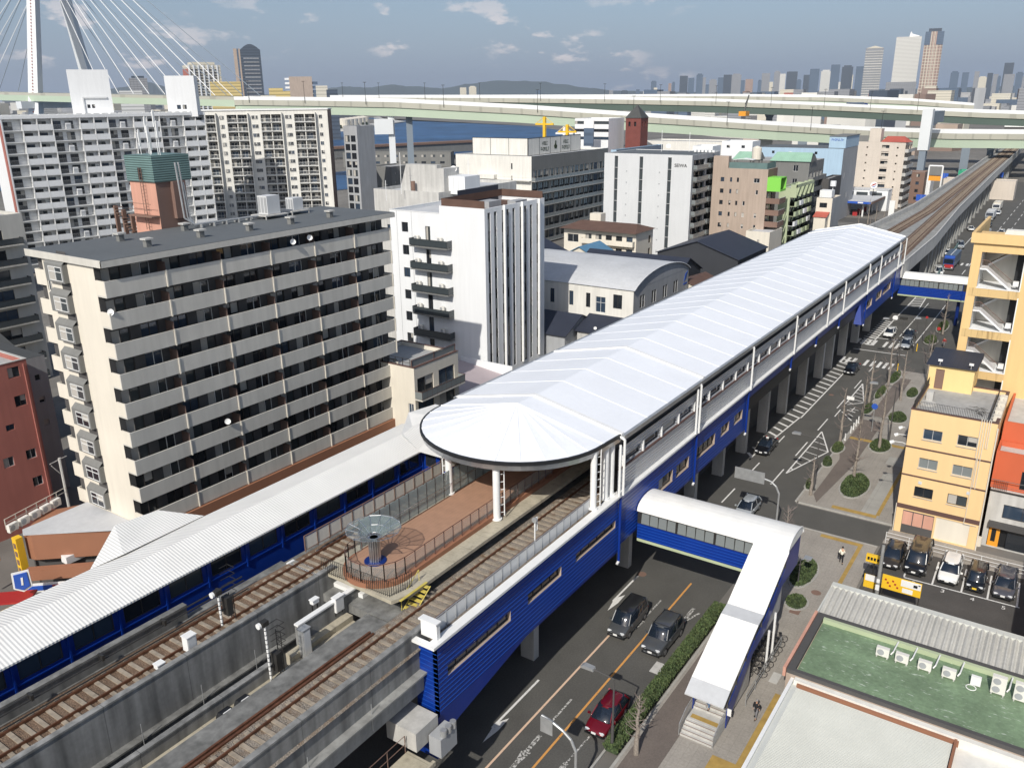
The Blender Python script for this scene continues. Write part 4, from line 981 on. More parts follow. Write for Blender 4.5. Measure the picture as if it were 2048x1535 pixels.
# sign gantries seen from behind
def gantry(x,y,h,yl,bw,bh,label,zt):
    r=empty('road_sign',label,'road sign',(x,y,.14)); mb=MB(); pts=[(0,0,0),(0,0,h-1.2),(0,.35,h-.5),(0,.9,h-.1),(0,yl-.2,h+.25),(0,yl+bw*.5,h+.35)]; mb.tube(pts,.09,10); mb.build('pole','galv',r)
    mb=MB(); mb.box(-.16,yl-bw*.5,h-zt,-.10,yl+bw*.5,h-zt+bh,0)
    for i in range(9): mb.box(-.10,yl-bw*.5+i*bw/9+.03,h-zt+.05,-.08,yl-bw*.5+i*bw/9+.06,h-zt+bh-.05,0)
    mb.build('sign_board','steel' if False else 'galv',r); return r
gantry(35.7,20.0,4.75,2.0,.85,1.1,'grey arched sign pole with tall small board over the orange line',.7)
gantry(75.8,20.3,5.2,3.0,3.0,1.2,'grey arched sign pole with wide board beyond the nearer footbridge',.5)
# poles by the bridge end
r=empty('traffic_pole','dark pole with small white sign plate at the footbridge end wall','pole',(62.4,16.0,.14)); mb=MB(); mb.cyl((0,0,0),(0,0,6.2),.08,10); mb.build('pole','charcoal',r); mb=MB(); mb.box(-.12,-.75,4.35,-.08,-.05,4.8); mb.build('sign_plate','white_paint',r); 
mb=MB(); mb.box(-.15,.1,4.9,.15,.35,5.5); mb.build('signal_head','sign_orange',r)
r=empty('park_lamp','pair of grey square lamp heads on a post among the shrubs','lamp',(67.2,15.6,.14)); mb=MB(); mb.cyl((0,0,0),(0,0,2.6),.06,8); mb.build('pole','charcoal',r)
for a,b in ((-.2,.5),(.5,-.5)):
    mb=MB(); mb.box(a-.32,b-.32,2.55,a+.32,b+.32,2.62); mb.box(a-.14,b-.14,2.3,a+.14,b+.14,2.55); mb.cyl((a,b,2.5),(0,0,2.5),.03,6); mb.build('lamp_head','galv',r)
r=empty('traffic_signal','pedestrian crossing signal with round white disc over the road','traffic signal',(148.6,20.2,.14)); mb=MB(); mb.cyl((0,0,0),(0,0,5.4),.09,8); mb.tube([(0,0,5.2),(0,3.2,5.5)],.05,8); mb.cyl((0,0,4.6),(0,3.2,5.5),.03,6); mb.build('pole','charcoal',r); mb=MB(); mb.cyl((0,3.5,5.4),(-.1,3.5,5.4),.42,16,0); mb.build('disc','white_paint',r); mb=MB(); mb.box(-.15,1.6,5.3,.15,2.8,5.7); mb.build('signal_head','dark_metal',r)
r=empty('direction_sign','round blue sign on a thin pole standing in the pavement strip','road sign',(108.2,18.2,.14)); mb=MB(); mb.cyl((0,0,0),(0,0,4.0),.05,8); mb.build('pole','galv',r); mb=MB(); mb.cyl((-.05,0,3.4),(-.09,0,3.4),.38,18); mb.build('disc','sign_blue',r)
r=empty('route_sign','white rectangular sign on dark arm beside the painted island','road sign',(106.9,19.3,.14)); mb=MB(); mb.cyl((0,0,0),(0,0,4.2),.06,8); mb.cyl((0,0,4.2),(0,1.4,4.4),.04,8); mb.build('pole','charcoal',r); mb=MB(); mb.box(-.06,1.2,4.15,-.02,2.1,4.6); mb.build('sign_plate','white_paint',r)
r=empty('red_signal','small red round sign on a pole near the far footbridge','road sign',(156,19.9,.14)); mb=MB(); mb.cyl((0,0,0),(0,0,4.6),.05,8); mb.build('pole','charcoal',r); mb=MB(); mb.cyl((-.05,0,4.4),(-.09,0,4.4),.22,14); mb.build('disc','sign_red',r)
r=empty('red_signal','larger red and white round sign at the far corner shrubs','road sign',(149.0,17.0,.14)); mb=MB(); mb.cyl((0,0,0),(0,0,4.6),.07,8); mb.build('pole','charcoal',r); mb=MB(); mb.cyl((-.05,0,4.4),(-.09,0,4.4),.28,14); mb.build('disc','sign_red',r)
# bollards
def bollard(x,y,h,mat,label,group=None):
    mb=MB(); mb.cyl((0,0,0),(0,0,h),.07,10); mb.cyl((0,0,h),(0,0,h+.05),.085,10); mb.cyl((0,0,0),(0,0,.06),.11,10); o=mb.build('bollard',mat); o.location=(x,y,.14); tag(o,label,'bollard',group)
bollard(136.2,20.4,1.2,'sign_yellow','yellow bollard at the nearer side of the zebra crossing')
bollard(149.5,19.9,1.2,'sign_yellow','yellow bollard at the far corner by the silver car')
for i,(x,y) in enumerate(((106.2,20.3),(107.6,20.3),(109,20.3),(110.3,20.3),(103.3,20.3))): bollard(x,y,.85,'white_paint','short white bollard in the row along the kerb gap','white bollards at the kerb gap')
# parking fence behind the cars
r=empty('parking_fence','low white pipe fence between the parked cars and yellow building','fence',(79.3,-1.5,.02)); mb=MB()
for i in range(7): mb.cyl((0,.1+i*2.03,0),(0,.1+i*2.03,1.2),.03,6)
mb.build('post','white_paint',r); mb=MB()
for z in (.45,.8,1.18): mb.cyl((0,.1,z),(0,12.3,z),.022,6)
mb.build('rail','white_paint',r)
for y in (6.9,4.6,2.4,.3):
    mb=MB(); mb.box(73.6 if 0 else 74.0,y+.95,.02,74.25,y+1.15,.75,0); 
# parking signs: pay machine boards
r=empty('parking_sign','yellow and white parking price board on legs by the entrance','sign',(67.7,8.0,.02)); mb=MB(); mb.box(-.06,-2.0,1.9,0,1.0,3.2); mb.build('board','sign_yellow',r)
mb=MB(); mb.box(-.075,-2.0+.05,2.55,-.063,-.45,3.15); mb.box(-.075,-1.4,2.0,-.063,-.6,2.4); mb.build('white_panel','white_paint',r)
mb=MB()
for i in range(6): mb.box(-.09,-.3+i*.19,2.2+(i%3)*.25,-.078,-.15+i*.19,2.36+(i%3)*.25)
mb.build('mark','sign_red',r)
mb=MB(); mb.box(-.09,-1.9,2.95,-.08,-1.75,3.05); mb.box(-.09,-1.7,2.7,-.08,-1.4,2.95); mb.build('mark','black',r)
mb=MB(); mb.box(-.03,-1.95,0,.03,-1.87,1.9); mb.box(-.03,.87,0,.03,.95,1.9); mb.build('leg','dark_metal',r)
r=empty('parking_beacon','yellow lit parking box sign above the payment machine','sign',(70.6,10.2,.02)); mb=MB(); mb.cyl((0,0,0),(0,0,2.4),.06,8); mb.build('pole','dark_metal',r); mb=MB(); mb.box(-.15,-.5,2.4,.15,.7,3.1); mb.build('box','sign_yellow',r); mb=MB(); [mb.box(-.165,-.38+i*.26,2.62,-.153,-.2+i*.26,2.9) for i in range(4)]; mb.build('mark','black',r); mb=MB(); mb.box(-.3,-.6,0,.3,.6,1.4); mb.build('machine','sign_yellow',r); mb=MB(); mb.box(-.34,-.5,.7,-.3,.5,1.3); mb.build('panel','white_paint',r); mb=MB(); mb.box(-.45,-.7,1.42,.45,.7,1.5); mb.build('hood','dark_metal',r)
r=empty('utility_pole','grey concrete utility pole with notices between the parking signs','pole',(67.2,9.2,.02)); mb=MB(); mb.cyl((0,0,0),(0,0,6.0),.17,12,0,.13); mb.build('pole','conc',r); mb=MB(); mb.box(-.2,-.12,2.6,-.17,.12,2.95,0); mb.box(-.2,-.15,1.9,-.17,.15,2.4,0); mb.build('notice','white_paint',r)
# ================================================================ trees and shrubs
def bare_tree(x,y,h,label,seed,lean=0,full=1.0,z0=.14,tm='bark'):
    rnd=random.Random(seed); r=empty('bare_tree',label,'tree',(x,y,z0))
    pts=[(0,0,0)]; n=7
    for i in range(1,n+1): pts.append((lean*i/n+rnd.uniform(-.06,.06),rnd.uniform(-.06,.06),h*i/n))
    mb=MB(); r0=.17
    for i in range(n): mb.cyl(pts[i],pts[i+1],r0*(1-i/n)**.75+.02,9,0,r0*(1-(i+1)/n)**.75+.02)
    mb.build('trunk',tm,r); mb=MB()
    for k in range(int(30*full)):
        t=rnd.uniform(.28,.97); i=min(int(t*n),n-1); f=t*n-i; p=Vector(pts[i]).lerp(Vector(pts[i+1]),f); a=rnd.uniform(0,2*PI); L=(1.35-t)*rnd.uniform(.55,1.25)*h*.2
        d=Vector((math.cos(a),math.sin(a),rnd.uniform(.15,.7))).normalized(); m1=p+d*L*.55; d2=(d+Vector((rnd.uniform(-.4,.4),rnd.uniform(-.4,.4),rnd.uniform(.1,.6)))).normalized(); e=m1+d2*L*.5
        mb.cyl(p,m1,.04*(1.2-t)+.014,5,0,.022); mb.cyl(m1,e,.022,5,0,.01)
        for q in range(3):
            s=m1.lerp(e,rnd.uniform(0,1)); d3=(d2+Vector((rnd.uniform(-.9,.9),rnd.uniform(-.9,.9),rnd.uniform(-.1,.8)))).normalized(); mb.cyl(s,s+d3*L*rnd.uniform(.2,.4),.012,4,0,.006)
    mb.build('crown','twig',r); return r
bare_tree(41.1,18.5,4.6,'pale bare tree by the stairs, nearest the viewer beside the hedge',3,.1,1.3,tm='bark')
bare_tree(64.9,16.5,8.2,'bare tree with short pruned branches behind the footbridge end',5,.0,1.6)
bare_tree(91.7,16.56,7.2,'bare pruned tree in the largest shrub bed beside the street lamp',8,0,1.3)
bare_tree(102.08,16.08,8.6,'tall bare tree in the shrub bed left of the yellow building',9,.2,1.0)
bare_tree(100.8,20.37,7.6,'slender bare tree in the small round shrub bed at the kerb',10,.1,.7)
bare_tree(118.1,20.7,7.4,'slender bare tree at the kerb beyond the painted island',12,0,.7)
bare_tree(110.3,19.9,6.5,'bare tree beside the bus sign at the shrub strip',13,0,.7)
bare_tree(122.5,17.4,7.2,'bare tree between the cycle path and far shrubs',14,0,.8)
bare_tree(127.5,20.1,7.5,'bare tree near the yellow bollard at the crossing',15,0,.8)
bare_tree(132,15.6,8,'bare tree beside the dark penthouse roof edge',16,0,.9)
bare_tree(163,17.9,7.5,'bare tree standing in shade near the farther footbridge',17,0,.9)
bare_tree(85.6,19.6,4.5,'small thin bare sapling at the rounded street corner',18,0,.5)
for i,(x,y) in enumerate(((262,52),(270,50),(279,54),(300,47),(310,45),(322,44),(335,47),(350,46),(288,49),(275,58),(298,60))):
    bare_tree(x,y,7.5+(i%3),'bare roadside tree beyond the station roof by the fuel station road',30+i,0,.45)['group']='bare trees along the far side road'
def shrub(x,y,rx,ry,h,label,seed,mat='leaf',n=None,name='shrub',group=None,rz=0,z0=.14,box=False):
    rnd=random.Random(seed); r=empty(name,label,'hedge' if box else 'shrub',(x,y,z0),rz,group); mb=MB(); n=n or int(900*max(.5,rx*ry)); 
    for i in range(n):
        if box: u=rnd.uniform(-rx,rx); v=rnd.uniform(-ry,ry); k=1-.25*abs(v/ry)**3
        else:
            a=rnd.uniform(0,2*PI); q=math.sqrt(rnd.random()); u=rx*q*math.cos(a); v=ry*q*math.sin(a); k=math.sqrt(max(0,1-q**3))*.85+.15
        zz=h*k*(1-.5*rnd.random()**3)*(1+.18*math.sin(u*2.3+seed)*math.cos(v*2.9)); s=rnd.uniform(.05,.11)
        nv=Vector((rnd.uniform(-1,1),rnd.uniform(-1,1),rnd.uniform(.1,1))).normalized(); t=nv.orthogonal().normalized(); b=nv.cross(t); c=Vector((u,v,zz))
        mb.add([c-t*s,c-b*s*.6,c+t*s,c+b*s*.6],[(0,1,2,3)],0 if rnd.random()<.7 else 1)
    mb.build('foliage',[mat,'leaf2' if mat=='leaf' else 'leaf'],r)
    mb=MB()
    if box: mb.box(-rx*.98,-ry*.8,0,rx*.98,ry*.8,h*.72)
    else:
        m=18; ring=[[(rx*f*math.cos(2*PI*i/m),ry*f*math.sin(2*PI*i/m),h*g) for i in range(m)] for f,g in ((.97,0),(.9,.4),(.6,.68),(.25,.78))]
        for k in range(3): mb.add(ring[k]+ring[k+1],[(i,(i+1)%m,m+(i+1)%m,m+i) for i in range(m)])
        mb.add(ring[3],[list(range(m))])
    mb.build('branches','leaf_dark',r)
    mb=MB()
    if not box:
        m=20; a=[((rx+.18)*math.cos(2*PI*i/m),(ry+.18)*math.sin(2*PI*i/m)) for i in range(m)]; mb.prism(a,.0,.07); mb.build('bed_kerb','kerb',r)
    return r
shrub(50.0,19.95,9.9,.55,.75,'long clipped green hedge between the road and cycle path',1,'leaf',11000,'hedge',None,.0,.14,True)
for k,(x,y,a,b,h_,l) in enumerate(((100,20.35,1.5,.62,.7,'small round shrub bed at the kerb around the slender tree'),(103.4,16.2,2.0,1.15,.75,'rounded shrub bed left of the yellow building, nearer one'),(90.2,16.1,3.1,1.35,.8,'largest shrub bed beside the corner street lamp'),(124,20.35,3,.5,.6,'narrow shrub strip at the kerb before the bollard'),(116.0,20.3,2.0,.55,.7,'shrub strip around the kerb tree beyond the painted island'),(114.5,16.3,1.7,1.1,.75,'rounded shrub bed beyond the nearer one'),(126,16.5,1.8,.7,.7,'shrub bed partly behind the roof railing'),(132.5,20.0,3.2,.55,.65,'shrub strip beside the zebra crossing'),(94.6,20.2,.7,.5,.9,'small shrub by the yellow cone near the street lamp'),(87.6,20.2,.9,.45,.9,'small shrub at the rounded corner kerb'),(69.3,15.7,2.6,1.0,.6,'spreading shrub bed behind the footbridge end'),(64.3,14.9,1.1,.85,.5,'round shrub in the shade of the footbridge end'),(157,18.9,2.3,1.0,.9,'bright shrub by the far corner'),(168,18.6,4,.8,.9,'shrubs under the farther footbridge'))):
    shrub(x,y,a,b,h_,l,50+k,'leaf' if k%3 else 'leaf2')
# ================================================================ bicycles beside the stairs
def bicycle(x,y,rz,label):
    r=empty('bicycle',label,'bicycle',(x,y,.14),rz,'bicycles parked beside the covered stair')
    for u in (-.52,.52):
        mb=MB(); n=16
        for i in range(n):
            a,b=2*PI*i/n,2*PI*(i+1)/n; mb.cyl((u+.32*math.cos(a),0,.33+.32*math.sin(a)),(u+.32*math.cos(b),0,.33+.32*math.sin(b)),.022,5)
            if i%4==0: mb.cyl((u,0,.33),(u+.3*math.cos(a),0,.33+.3*math.sin(a)),.005,3)
        mb.build('wheel','tyre',r)
    mb=MB(); mb.tube([(-.52,0,.33),(-.12,0,.3),(.4,0,.75),(-.2,0,.72),(-.12,0,.3)],.022,6); mb.tube([(-.52,0,.33),(-.2,0,.72)],.015,5); mb.tube([(.52,0,.33),(.4,0,.75),(.36,0,1.0)],.02,5); mb.build('frame','dark_metal',r)
    mb=MB(); mb.cyl((.34,-.27,1.0),(.34,.27,1.0),.018,6); mb.build('handlebar','dark_metal',r)
    mb=MB(); mb.box(-.33,-.09,.86,-.1,.09,.92); mb.cyl((-.2,0,.7),(-.2,0,.88),.015,5); mb.build('saddle','black',r)
    mb=MB(); mb.box(.45,-.17,.72,.78,.17,.95); mb.build('basket','dark_metal',r)
for i,lab in enumerate(('bicycle beside the covered stair, lowest in the row','bicycle second from the lower end of the stair row','bicycle third from the lower end of the stair row','bicycle fourth from the lower end of the stair row','bicycle in the middle of the stair row','bicycle third from the upper end of the stair row','bicycle second from the upper end of the stair row','bicycle beside the white support, uppermost in the row')):
    bicycle(52.9+i*.72,14.55,Q+.5+.12*math.sin(i*2.1),lab)
rail_line([(49.5,14.1),(57.5,14.1)],.14,1.0,2.0,'cycle_rail','grey pipe rail beside the row of bicycles','galv',None,.025,(1.0,.5))
# ================================================================ buildings left of the railway
fh=2.604
# --- A: cream apartment block with long grey balconies
ops=[]
for k in range(9):
    for s in range(6):
        u=.25+s*5.62
        ops+= [(u+.3,5.4+k*fh+.15,u+2.0,5.4+k*fh+2.0,'ddoor'),(u+3.0,5.4+k*fh+.15,u+4.7,5.4+k*fh+2.0,'wdoor' if (k+s)%3 else 'ddoor')]
A=building('apartment_block','cream nine storey apartment block with long grey balcony bands and dark flat roof','apartment building',36.4,73.2,-Q,7.8,33.9,28.9,'cream',
  front=[(.2,27.0,.9,28.3,'w'),(.2,25.7,.9,26.9,'w')],right=ops,roof='roof_gray',para=0,z0=5.4,rm='charcoal')  # charcoal long wall carries the shade behind the balconies in its colour
AF=F_front(7.8,33.9); AR=F_right(7.8,33.9)
mb=MB(); mb.box(-2.0,-.25,28.903,9.4,34.3,29.15,0); mb.box(-2.05,-.3,28.6,9.45,-.25,29.2,1); mb.box(9.4,-.3,28.6,9.45,34.35,29.1,1); mb.build('roof_slab',['roof_gray','cream_para'],A)
for k in range(9):
    z=5.4+k*fh
    for s in range(6):
        u0=.0+s*5.65; mb=MB(); mb.T=AR
        mb.box(u0,-1.3,z-.15,u0+5.63,-.003,z,0); mb.box(u0,-1.3,z,u0+5.63,-1.18,z+1.2,0)
        if s==0: mb.box(u0,-1.18,z,u0+.12,-.003,z+1.2,1)
        if s==5: mb.box(u0+5.51,-1.18,z,u0+5.63,-.003,z+1.2,0)
        mb.box(u0+5.5,-1.38,z-.2,u0+5.62,-1.303,z+1.27,1)
        mb.T=None; mb.build('balcony',['cream_para','cream'],A)
    mb=MB(); mb.T=AF; 
    mb.box(-1.5,0,z-.1,-.003,.12,z+1.25,0); mb.box(-1.5,.123,z-.1,-1.4,1.6,z+1.25,0); mb.box(-1.5,.12,z-.15,-.003,1.6,z,0); mb.T=None; mb.build('rear_balcony','cream',A)
    # bay window of the end wall
    if k<9:
        u0,u1=1.1,4.0; zb=z+.55; b=empty('x','x','x'); bpy.data.objects.remove(b)
        mb=MB(); mb.T=AF; mb.box(u0,-.45,zb,u1-.1,0,zb+1.55,0); mb.add([(u0,-.45,zb+1.553),(u1-.1,-.45,zb+1.553),(u1-.1,-.0,zb+1.95),(u0,-.0,zb+1.95)],[(0,1,2,3)],0); mb.T=None
        bay=mb.build('bay_window','slate_wall',A)
        w_=bpy.data.objects.new('window',window_mesh(2.0,1.2,'wcross',random.choice([0,1,3,4]))); COL.objects.link(w_); w_.parent=bay; w_.matrix_local=AF@Tm(u0+.65,-.48,zb+.15)
        mb=MB(); mb.T=AF; mb.box(2.6,-.02,z+2.1,4.0,-.003,z+fh+.55,0); mb.T=None; mb.build('dark_strip','charcoal',A)
mb=MB(); mb.T=AF; mb.box(0,.4,5.0,-1.5,12,28.9,0); mb.T=None; mb.build('rear_wall','charcoal',A)
mb=MB(); mb.T=AR; mb.box(-.5,-1.6,2.2,36.5,-1.35,5.2,0); mb.box(-.3,-1.35,2.3,36,0,5.1,0); mb.T=None; mb.build('podium_band','brown_wall',A)
mb=MB(); mb.T=AR; mb.box(0,-.6,0,34,-.1,2.3); mb.T=None; mb.build('ground_floor','charcoal',A)
# partition screens and air conditioners in the balconies
for k in range(9):
    for s in range(1,6):
        mb=MB(); mb.T=AR; mb.box(s*5.65-.03,-1.15,5.4+k*fh+.01,s*5.65+.03,-.01,5.4+k*fh+1.9); mb.T=None; mb.build('partition','screen_brown',A)
for k in range(8): balcony(A,AR@Tm(33.95,1.2,0),0,1.2,5.4+k*fh,1.2,1.0,['cream_para','dark_metal','glass_grey'],'panel',name='side_balcony')
for k in range(9):
    for s in range(6):
        if (k*5+s*3)%4==0: ac_unit(A,AR@Tm(.25+s*5.62+2.5,-.45,5.4+k*fh))
# roof vents
for u,v in ((66.7,53.2),(66.7,58.4),(66.9,64.0),(67.3,48.1),(66.9,42.4),(71.9,43),(72.3,50)):
    mb=MB(); x=v; y=u; lx=73.2-y; ly=x-36.4; mb.box(lx-.25,ly-.25,29.15,lx+.25,ly+.25,29.75,1); mb.box(lx-.4,ly-.4,29.753,lx+.4,ly+.4,29.9,0); mb.build('roof_vent',['conc_light','slate_wall'],A)
def dish(x,y,z,dx,dy,label,r=.28,dz=.3):
    o=empty('satellite_dish',label,'satellite dish',(x,y,z)); mb=MB(); n=Vector((dx,dy,dz)).normalized(); u=n.orthogonal().normalized(); v=n.cross(u); m=16
    P1=[n*.0]+[u*math.cos(2*PI*i/m)*r*.6+v*math.sin(2*PI*i/m)*r*.6+n*.03 for i in range(m)]+[u*math.cos(2*PI*i/m)*r+v*math.sin(2*PI*i/m)*r+n*.09 for i in range(m)]
    mb.add(P1,[(0,1+i,1+(i+1)%m) for i in range(m)]+[(1+i,1+m+i,1+m+(i+1)%m,1+(i+1)%m) for i in range(m)]); mb.build('reflector','white_paint',o)
    mb=MB(); mb.cyl((0,0,0),tuple(-n*.25+Vector((0,0,-.35))),.025,6); mb.cyl((0,0,-.2),tuple(n*.4),.012,4); mb.build('bracket','galv',o)
dish(56.0,63.95,27.9,-.5,-.85,'left white dish of the pair on the top balcony of the cream block'); dish(58.2,63.95,28.0,-.5,-.85,'right white dish of the pair on the top balcony of the cream block')
dish(36.6,64.2,24.9,-.8,-.5,'white dish at the left corner, second balcony down of the cream block'); dish(46.0,63.9,12.4,-.6,-.8,'white dish low in the middle of the cream block balconies')
# rooftop plant on A
for nm,x,y,a,b,h_,lab in (('air_handling_unit',60.6,72.4,1.7,1.5,1.9,'larger pale blue rooftop plant box with pipes on the cream block'),('air_handling_unit',64.3,72.6,1.4,1.2,1.3,'smaller pale blue rooftop plant box on a raised steel frame')):
    r=empty(nm,lab,'rooftop unit',(x,y,29.15)); mb=MB(); mb.box(-a/2,-b/2,.45,a/2,b/2,.45+h_); mb.build('casing','sky_blue_wall' if 0 else 'grey_panel',r); mb=MB()
    for i in range(3): mb.box(-a/2-.02,-b/2+.1+i*b/3,.6,-a/2-.003,-b/2+b/3-.05+i*b/3,.3+h_)
    mb.build('louvre_door','grey_wall',r); mb=MB(); mb.box(-a*.9,-b*.8,.3,a*.9,b*.8,.42); 
    for i in (-1,1):
        for j in (-1,1): mb.box(i*a*.85-.05,j*b*.75-.05,0,i*a*.85+.05,j*b*.75+.05,.3)
    mb.build('frame','conc_light',r)
mb=MB()
for o_ in (0,.35,.6): mb.tube([(50.5+o_,73.2,35.5 if o_<.5 else 33.6),(50.7+o_,73.1,30.2),(51.5,72.7+o_*.4,29.5),(60,72.4+o_*.4,29.5)],.09,7)
for i in range(6): mb.box(52+i*1.5,72.3,29.15,52.1+i*1.5,73.2,29.5)
tag(mb.build('roof_pipes','galv'),'grey insulated pipes bending down the salmon tower onto the dark roof','pipe')
# --- salmon lift tower
T_=empty('water_tower','salmon tower with teal cladding top standing behind the dark flat roof','tower',(49.5,79.5,0),-Q)
mb=MB(); mb.box(0,0,0,4.2,3.2,33.6,0); mb.box(4.203,.01,0,4.22,3.19,33.59,1); mb.build('shaft',['salmon','salmon_shaded'],T_)  # thin brown panel darkens the unlit right face by colour
mb=MB(); mb.box(-.15,-.15,33.603,4.35,4.0,36.1,0); mb.build('cladding','teal_clad',T_)
mb=MB(); mb.box(1.9,-.2,33.8,2.5,-.155,34.9); mb.build('opening','black',T_)
mb=MB(); mb.T=F_right(4.2,3.2); mb.box(1.6,-.5,30,3.0,-.02,33.59,0); mb.T=None; mb.build('chute','salmon_shaded',T_)
mb=MB()
for u in (2.3,2.7): mb.cyl((u,-.35,29),(u,-.35,35),.03,5)
for i in range(18): mb.cyl((2.3,-.35,29.2+i*.33),(2.7,-.35,29.2+i*.33),.02,4)
for z in (31.0,31.6): mb.tube([(.3,-.8,z),(4.2,-.8,z)],.025,5)
mb.box(.3,-.9,30.3,4.2,0,30.42); mb.build('ladder','tan_dark',T_)
mb=MB()
for u in (-3.2,-1.9,-.5): mb.box(u-.12,-.2,20,u+.12,.2,31.0+(u+3.2)*-.3)
for i in range(10): mb.box(-3.0+i*.28,-.5,30.8-i*.25,-2.7+i*.28,.5,30.86-i*.25)
mb.build('stair_frame','tan_dark',T_)
mb=MB()
for i,(u,h_) in enumerate(((.8,2.4),(1.5,3.6),(2.3,2.8),(3.0,4.2),(3.9,3.2),(1.9,2.0))): 
    mb.cyl((u,1.2+.4*(i%2),36.1),(u,1.2+.4*(i%2),36.1+h_),.04,5); mb.box(u-.07,1.1+.4*(i%2),35.8+h_-1.3,u+.07,1.3+.4*(i%2),36.0+h_)
mb.build('antenna','white_paint',T_)
# --- B1 and B2: large white housing blocks in the distance
B1=empty('housing_block','long fourteen storey white housing slab with grid of fins and balconies','apartment building',(106.0,219.5,0),-.215)
W1=50.5; H1=38.4; f1=2.7
mb=MB(); mb.box(0,1.5,0,W1,12,H1-.9,0); mb.box(-.3,-.1,H1-1.0,W1+.2,12.3,H1-.3,1); mb.build('wall',['white_wall','white_wall'],B1)
mb=MB(); mb.box(-.3,0,0,.0,12,H1-1,0); mb.build('end_wall','white_wall',B1)
mb=MB(); mb.box(-.5,.15,0,-.3,1.8,H1-1,0); mb.build('end_strip','pink',B1)
mb=MB(); mb.box(-.2,-.05,H1-.297,W1+.1,12.2,H1-.2); 
for i in range(24): mb.box(i*2.1+.2,-.02,H1-.197,i*2.1+1.7,.15,H1+.05)
mb.build('roof_edge','white_paint',B1)
bays=[]; u=4.3; k=0
pat=[('P',3.4),('P',3.4),('O',6.6)]*4
edges=[0,4.3]
bays.append(('O',0,4.3))
for t_,w_ in pat:
    if u+w_>W1: w_=W1-u
    if w_<1: break
    bays.append((t_,u,u+w_)); u+=w_
for t_,a,b in bays:
    mb=MB(); mb.box(b-.09,-.05,0,b+.09,1.5,H1-1); mb.build('fin','white_paint',B1)
for fl in range(13):
    z=H1-1-f1*(fl+1); mb=MB(); mb.box(.01,.0,z-.15,W1,1.499,z,0); mb.build('floor_slab','white_paint',B1)
    n=0
    for t_,a,b in bays:
        mb=MB()
        if t_=='P': mb.box(a+.1,-.02,z+.003,b-.1,.06,z+1.35,0); mb.build('balcony_panel','white_wall',B1)
        elif b-a>5:
            c=(a+b)/2; mb.box(c-.1,.1,z+.003,c+1.0,1.4,z+1.5,0); mb.build('partition','white_wall',B1) if (fl%2==0) else None
    mb=MB()
    for t_,a,b in bays:
        if t_=='O':
            n=int((b-a)/.25)
            for i in range(n): mb.box(a+.15+i*.25,.02,z,a+.18+i*.25,.05,z+1.1)
            mb.box(a+.1,.0,z+1.1,b-.1,.06,z+1.15)
    mb.build('balustrade','galv',B1)
windows(B1,Tm(0,1.34,0),[(a+.5+j*2.9,H1-1-f1*(fl+1)+.1,a+.5+j*2.9+1.9,H1-1-f1*(fl+1)+2.0,'ddoor') for fl in range(13) for t_,a,b in bays for j in range(2 if b-a>5 else 1)],.16)
for x,y,a,b,h_ in ((133.5,224,8.5,6,8.5),(156,224.5,9,9,6.3)):
    pass
r=building('lift_tower','broad white lift tower with a small recessed window, left on the housing roof','tower',125.5,222,-.5,9.6,5,49.0,'white_wall',front=[(3.5,39.6,4.2,40.5,'d'),(4.6,39.6,5.3,40.5,'d')],z0=37,para=0,roof='white_roof')
mb=MB(); mb.box(2.6,-.35,42.0,8.4,-.003,42.4); mb.box(2.6,-.35,38,2.9,-.003,42.0); mb.build('frame','grey_panel',r)
r=building('lift_tower','squarer white lift tower with grey shaded side, right on the housing roof','tower',147.5,213.5,-.75,7.6,7.5,47.6,'white_wall',front=[(2.4,39.0,3.4,40.1,'d'),(3.9,39.0,4.9,40.1,'d')],z0=37,para=0,roof='white_roof')
B2=empty('housing_block','bright white housing slab with paired recessed balconies and small windows','apartment building',(171,238,0),R(-50.4))
W2=43; ops=[]; bal=[]
gx=[-2.5,8.2,19.2,30.2]
for g_ in [2.0,11.8,22.2,32.6]: bal.append((g_,g_+6.3))
for fl in range(13):
    z=H1-1.2-f1*(fl+1)
    for a,b in bal: ops+=[(a,z+.1,(a+b)/2-.12,z+2.35,'void'),((a+b)/2+.12,z+.1,b,z+2.35,'void')]
    for a,b in bal:
        if a>3: ops.append((a-1.9,z+1.0,a-.9,z+2.1,'w'))
        ops.append((b+1.3,z+1.0,b+2.3,z+2.1,'w'))
mb=MB(); holes(mb,W2,0,H1-.3,ops,1.1,0); mb.box(0,1.2,0,W2,1.3,H1-1.5,1); mb.T=F_right(W2,11); holes(mb,11,0,H1-.3,[],.1,2); mb.T=None; mb.quad((0,0,H1-.3),(W2,0,H1-.3),(W2,11,H1-.3),(0,11,H1-.3),3); mb.build('wall',['white_wall2','charcoal','tan_dark','white_roof'],B2)  # right end of the white slab in dark tan: its shade painted on
mb=MB()
for a,b in bal: 
    mb.box(b+.15,-1.3,0,b+.4,-.003,H1-1)
mb.build('fin','white_wall2',B2)
mb=MB(); mb.box(-.2,-.3,H1-.297,W2+.2,11.2,H1+.1); mb.build('roof_edge','white_paint',B2)
for fl in range(13):
    z=H1-1.2-f1*(fl+1)
    for a,b in bal:
        mb=MB(); mb.box(a-.1,-.35,z-.05,b+.1,-.003,z+.098,0); n=int((b-a)/.3)
        for i in range(n+1): mb.box(a+i*.3,-.3,z+.1,a+i*.3+.05,-.26,z+1.1,1)
        mb.box(a,-.32,z+1.1,b,-.24,z+1.16,0); mb.build('balcony',['white_paint','galv'],B2)
windows(B2,Tm(0,-.6,0),[o for o in ops if o[4]=='w'],.5)
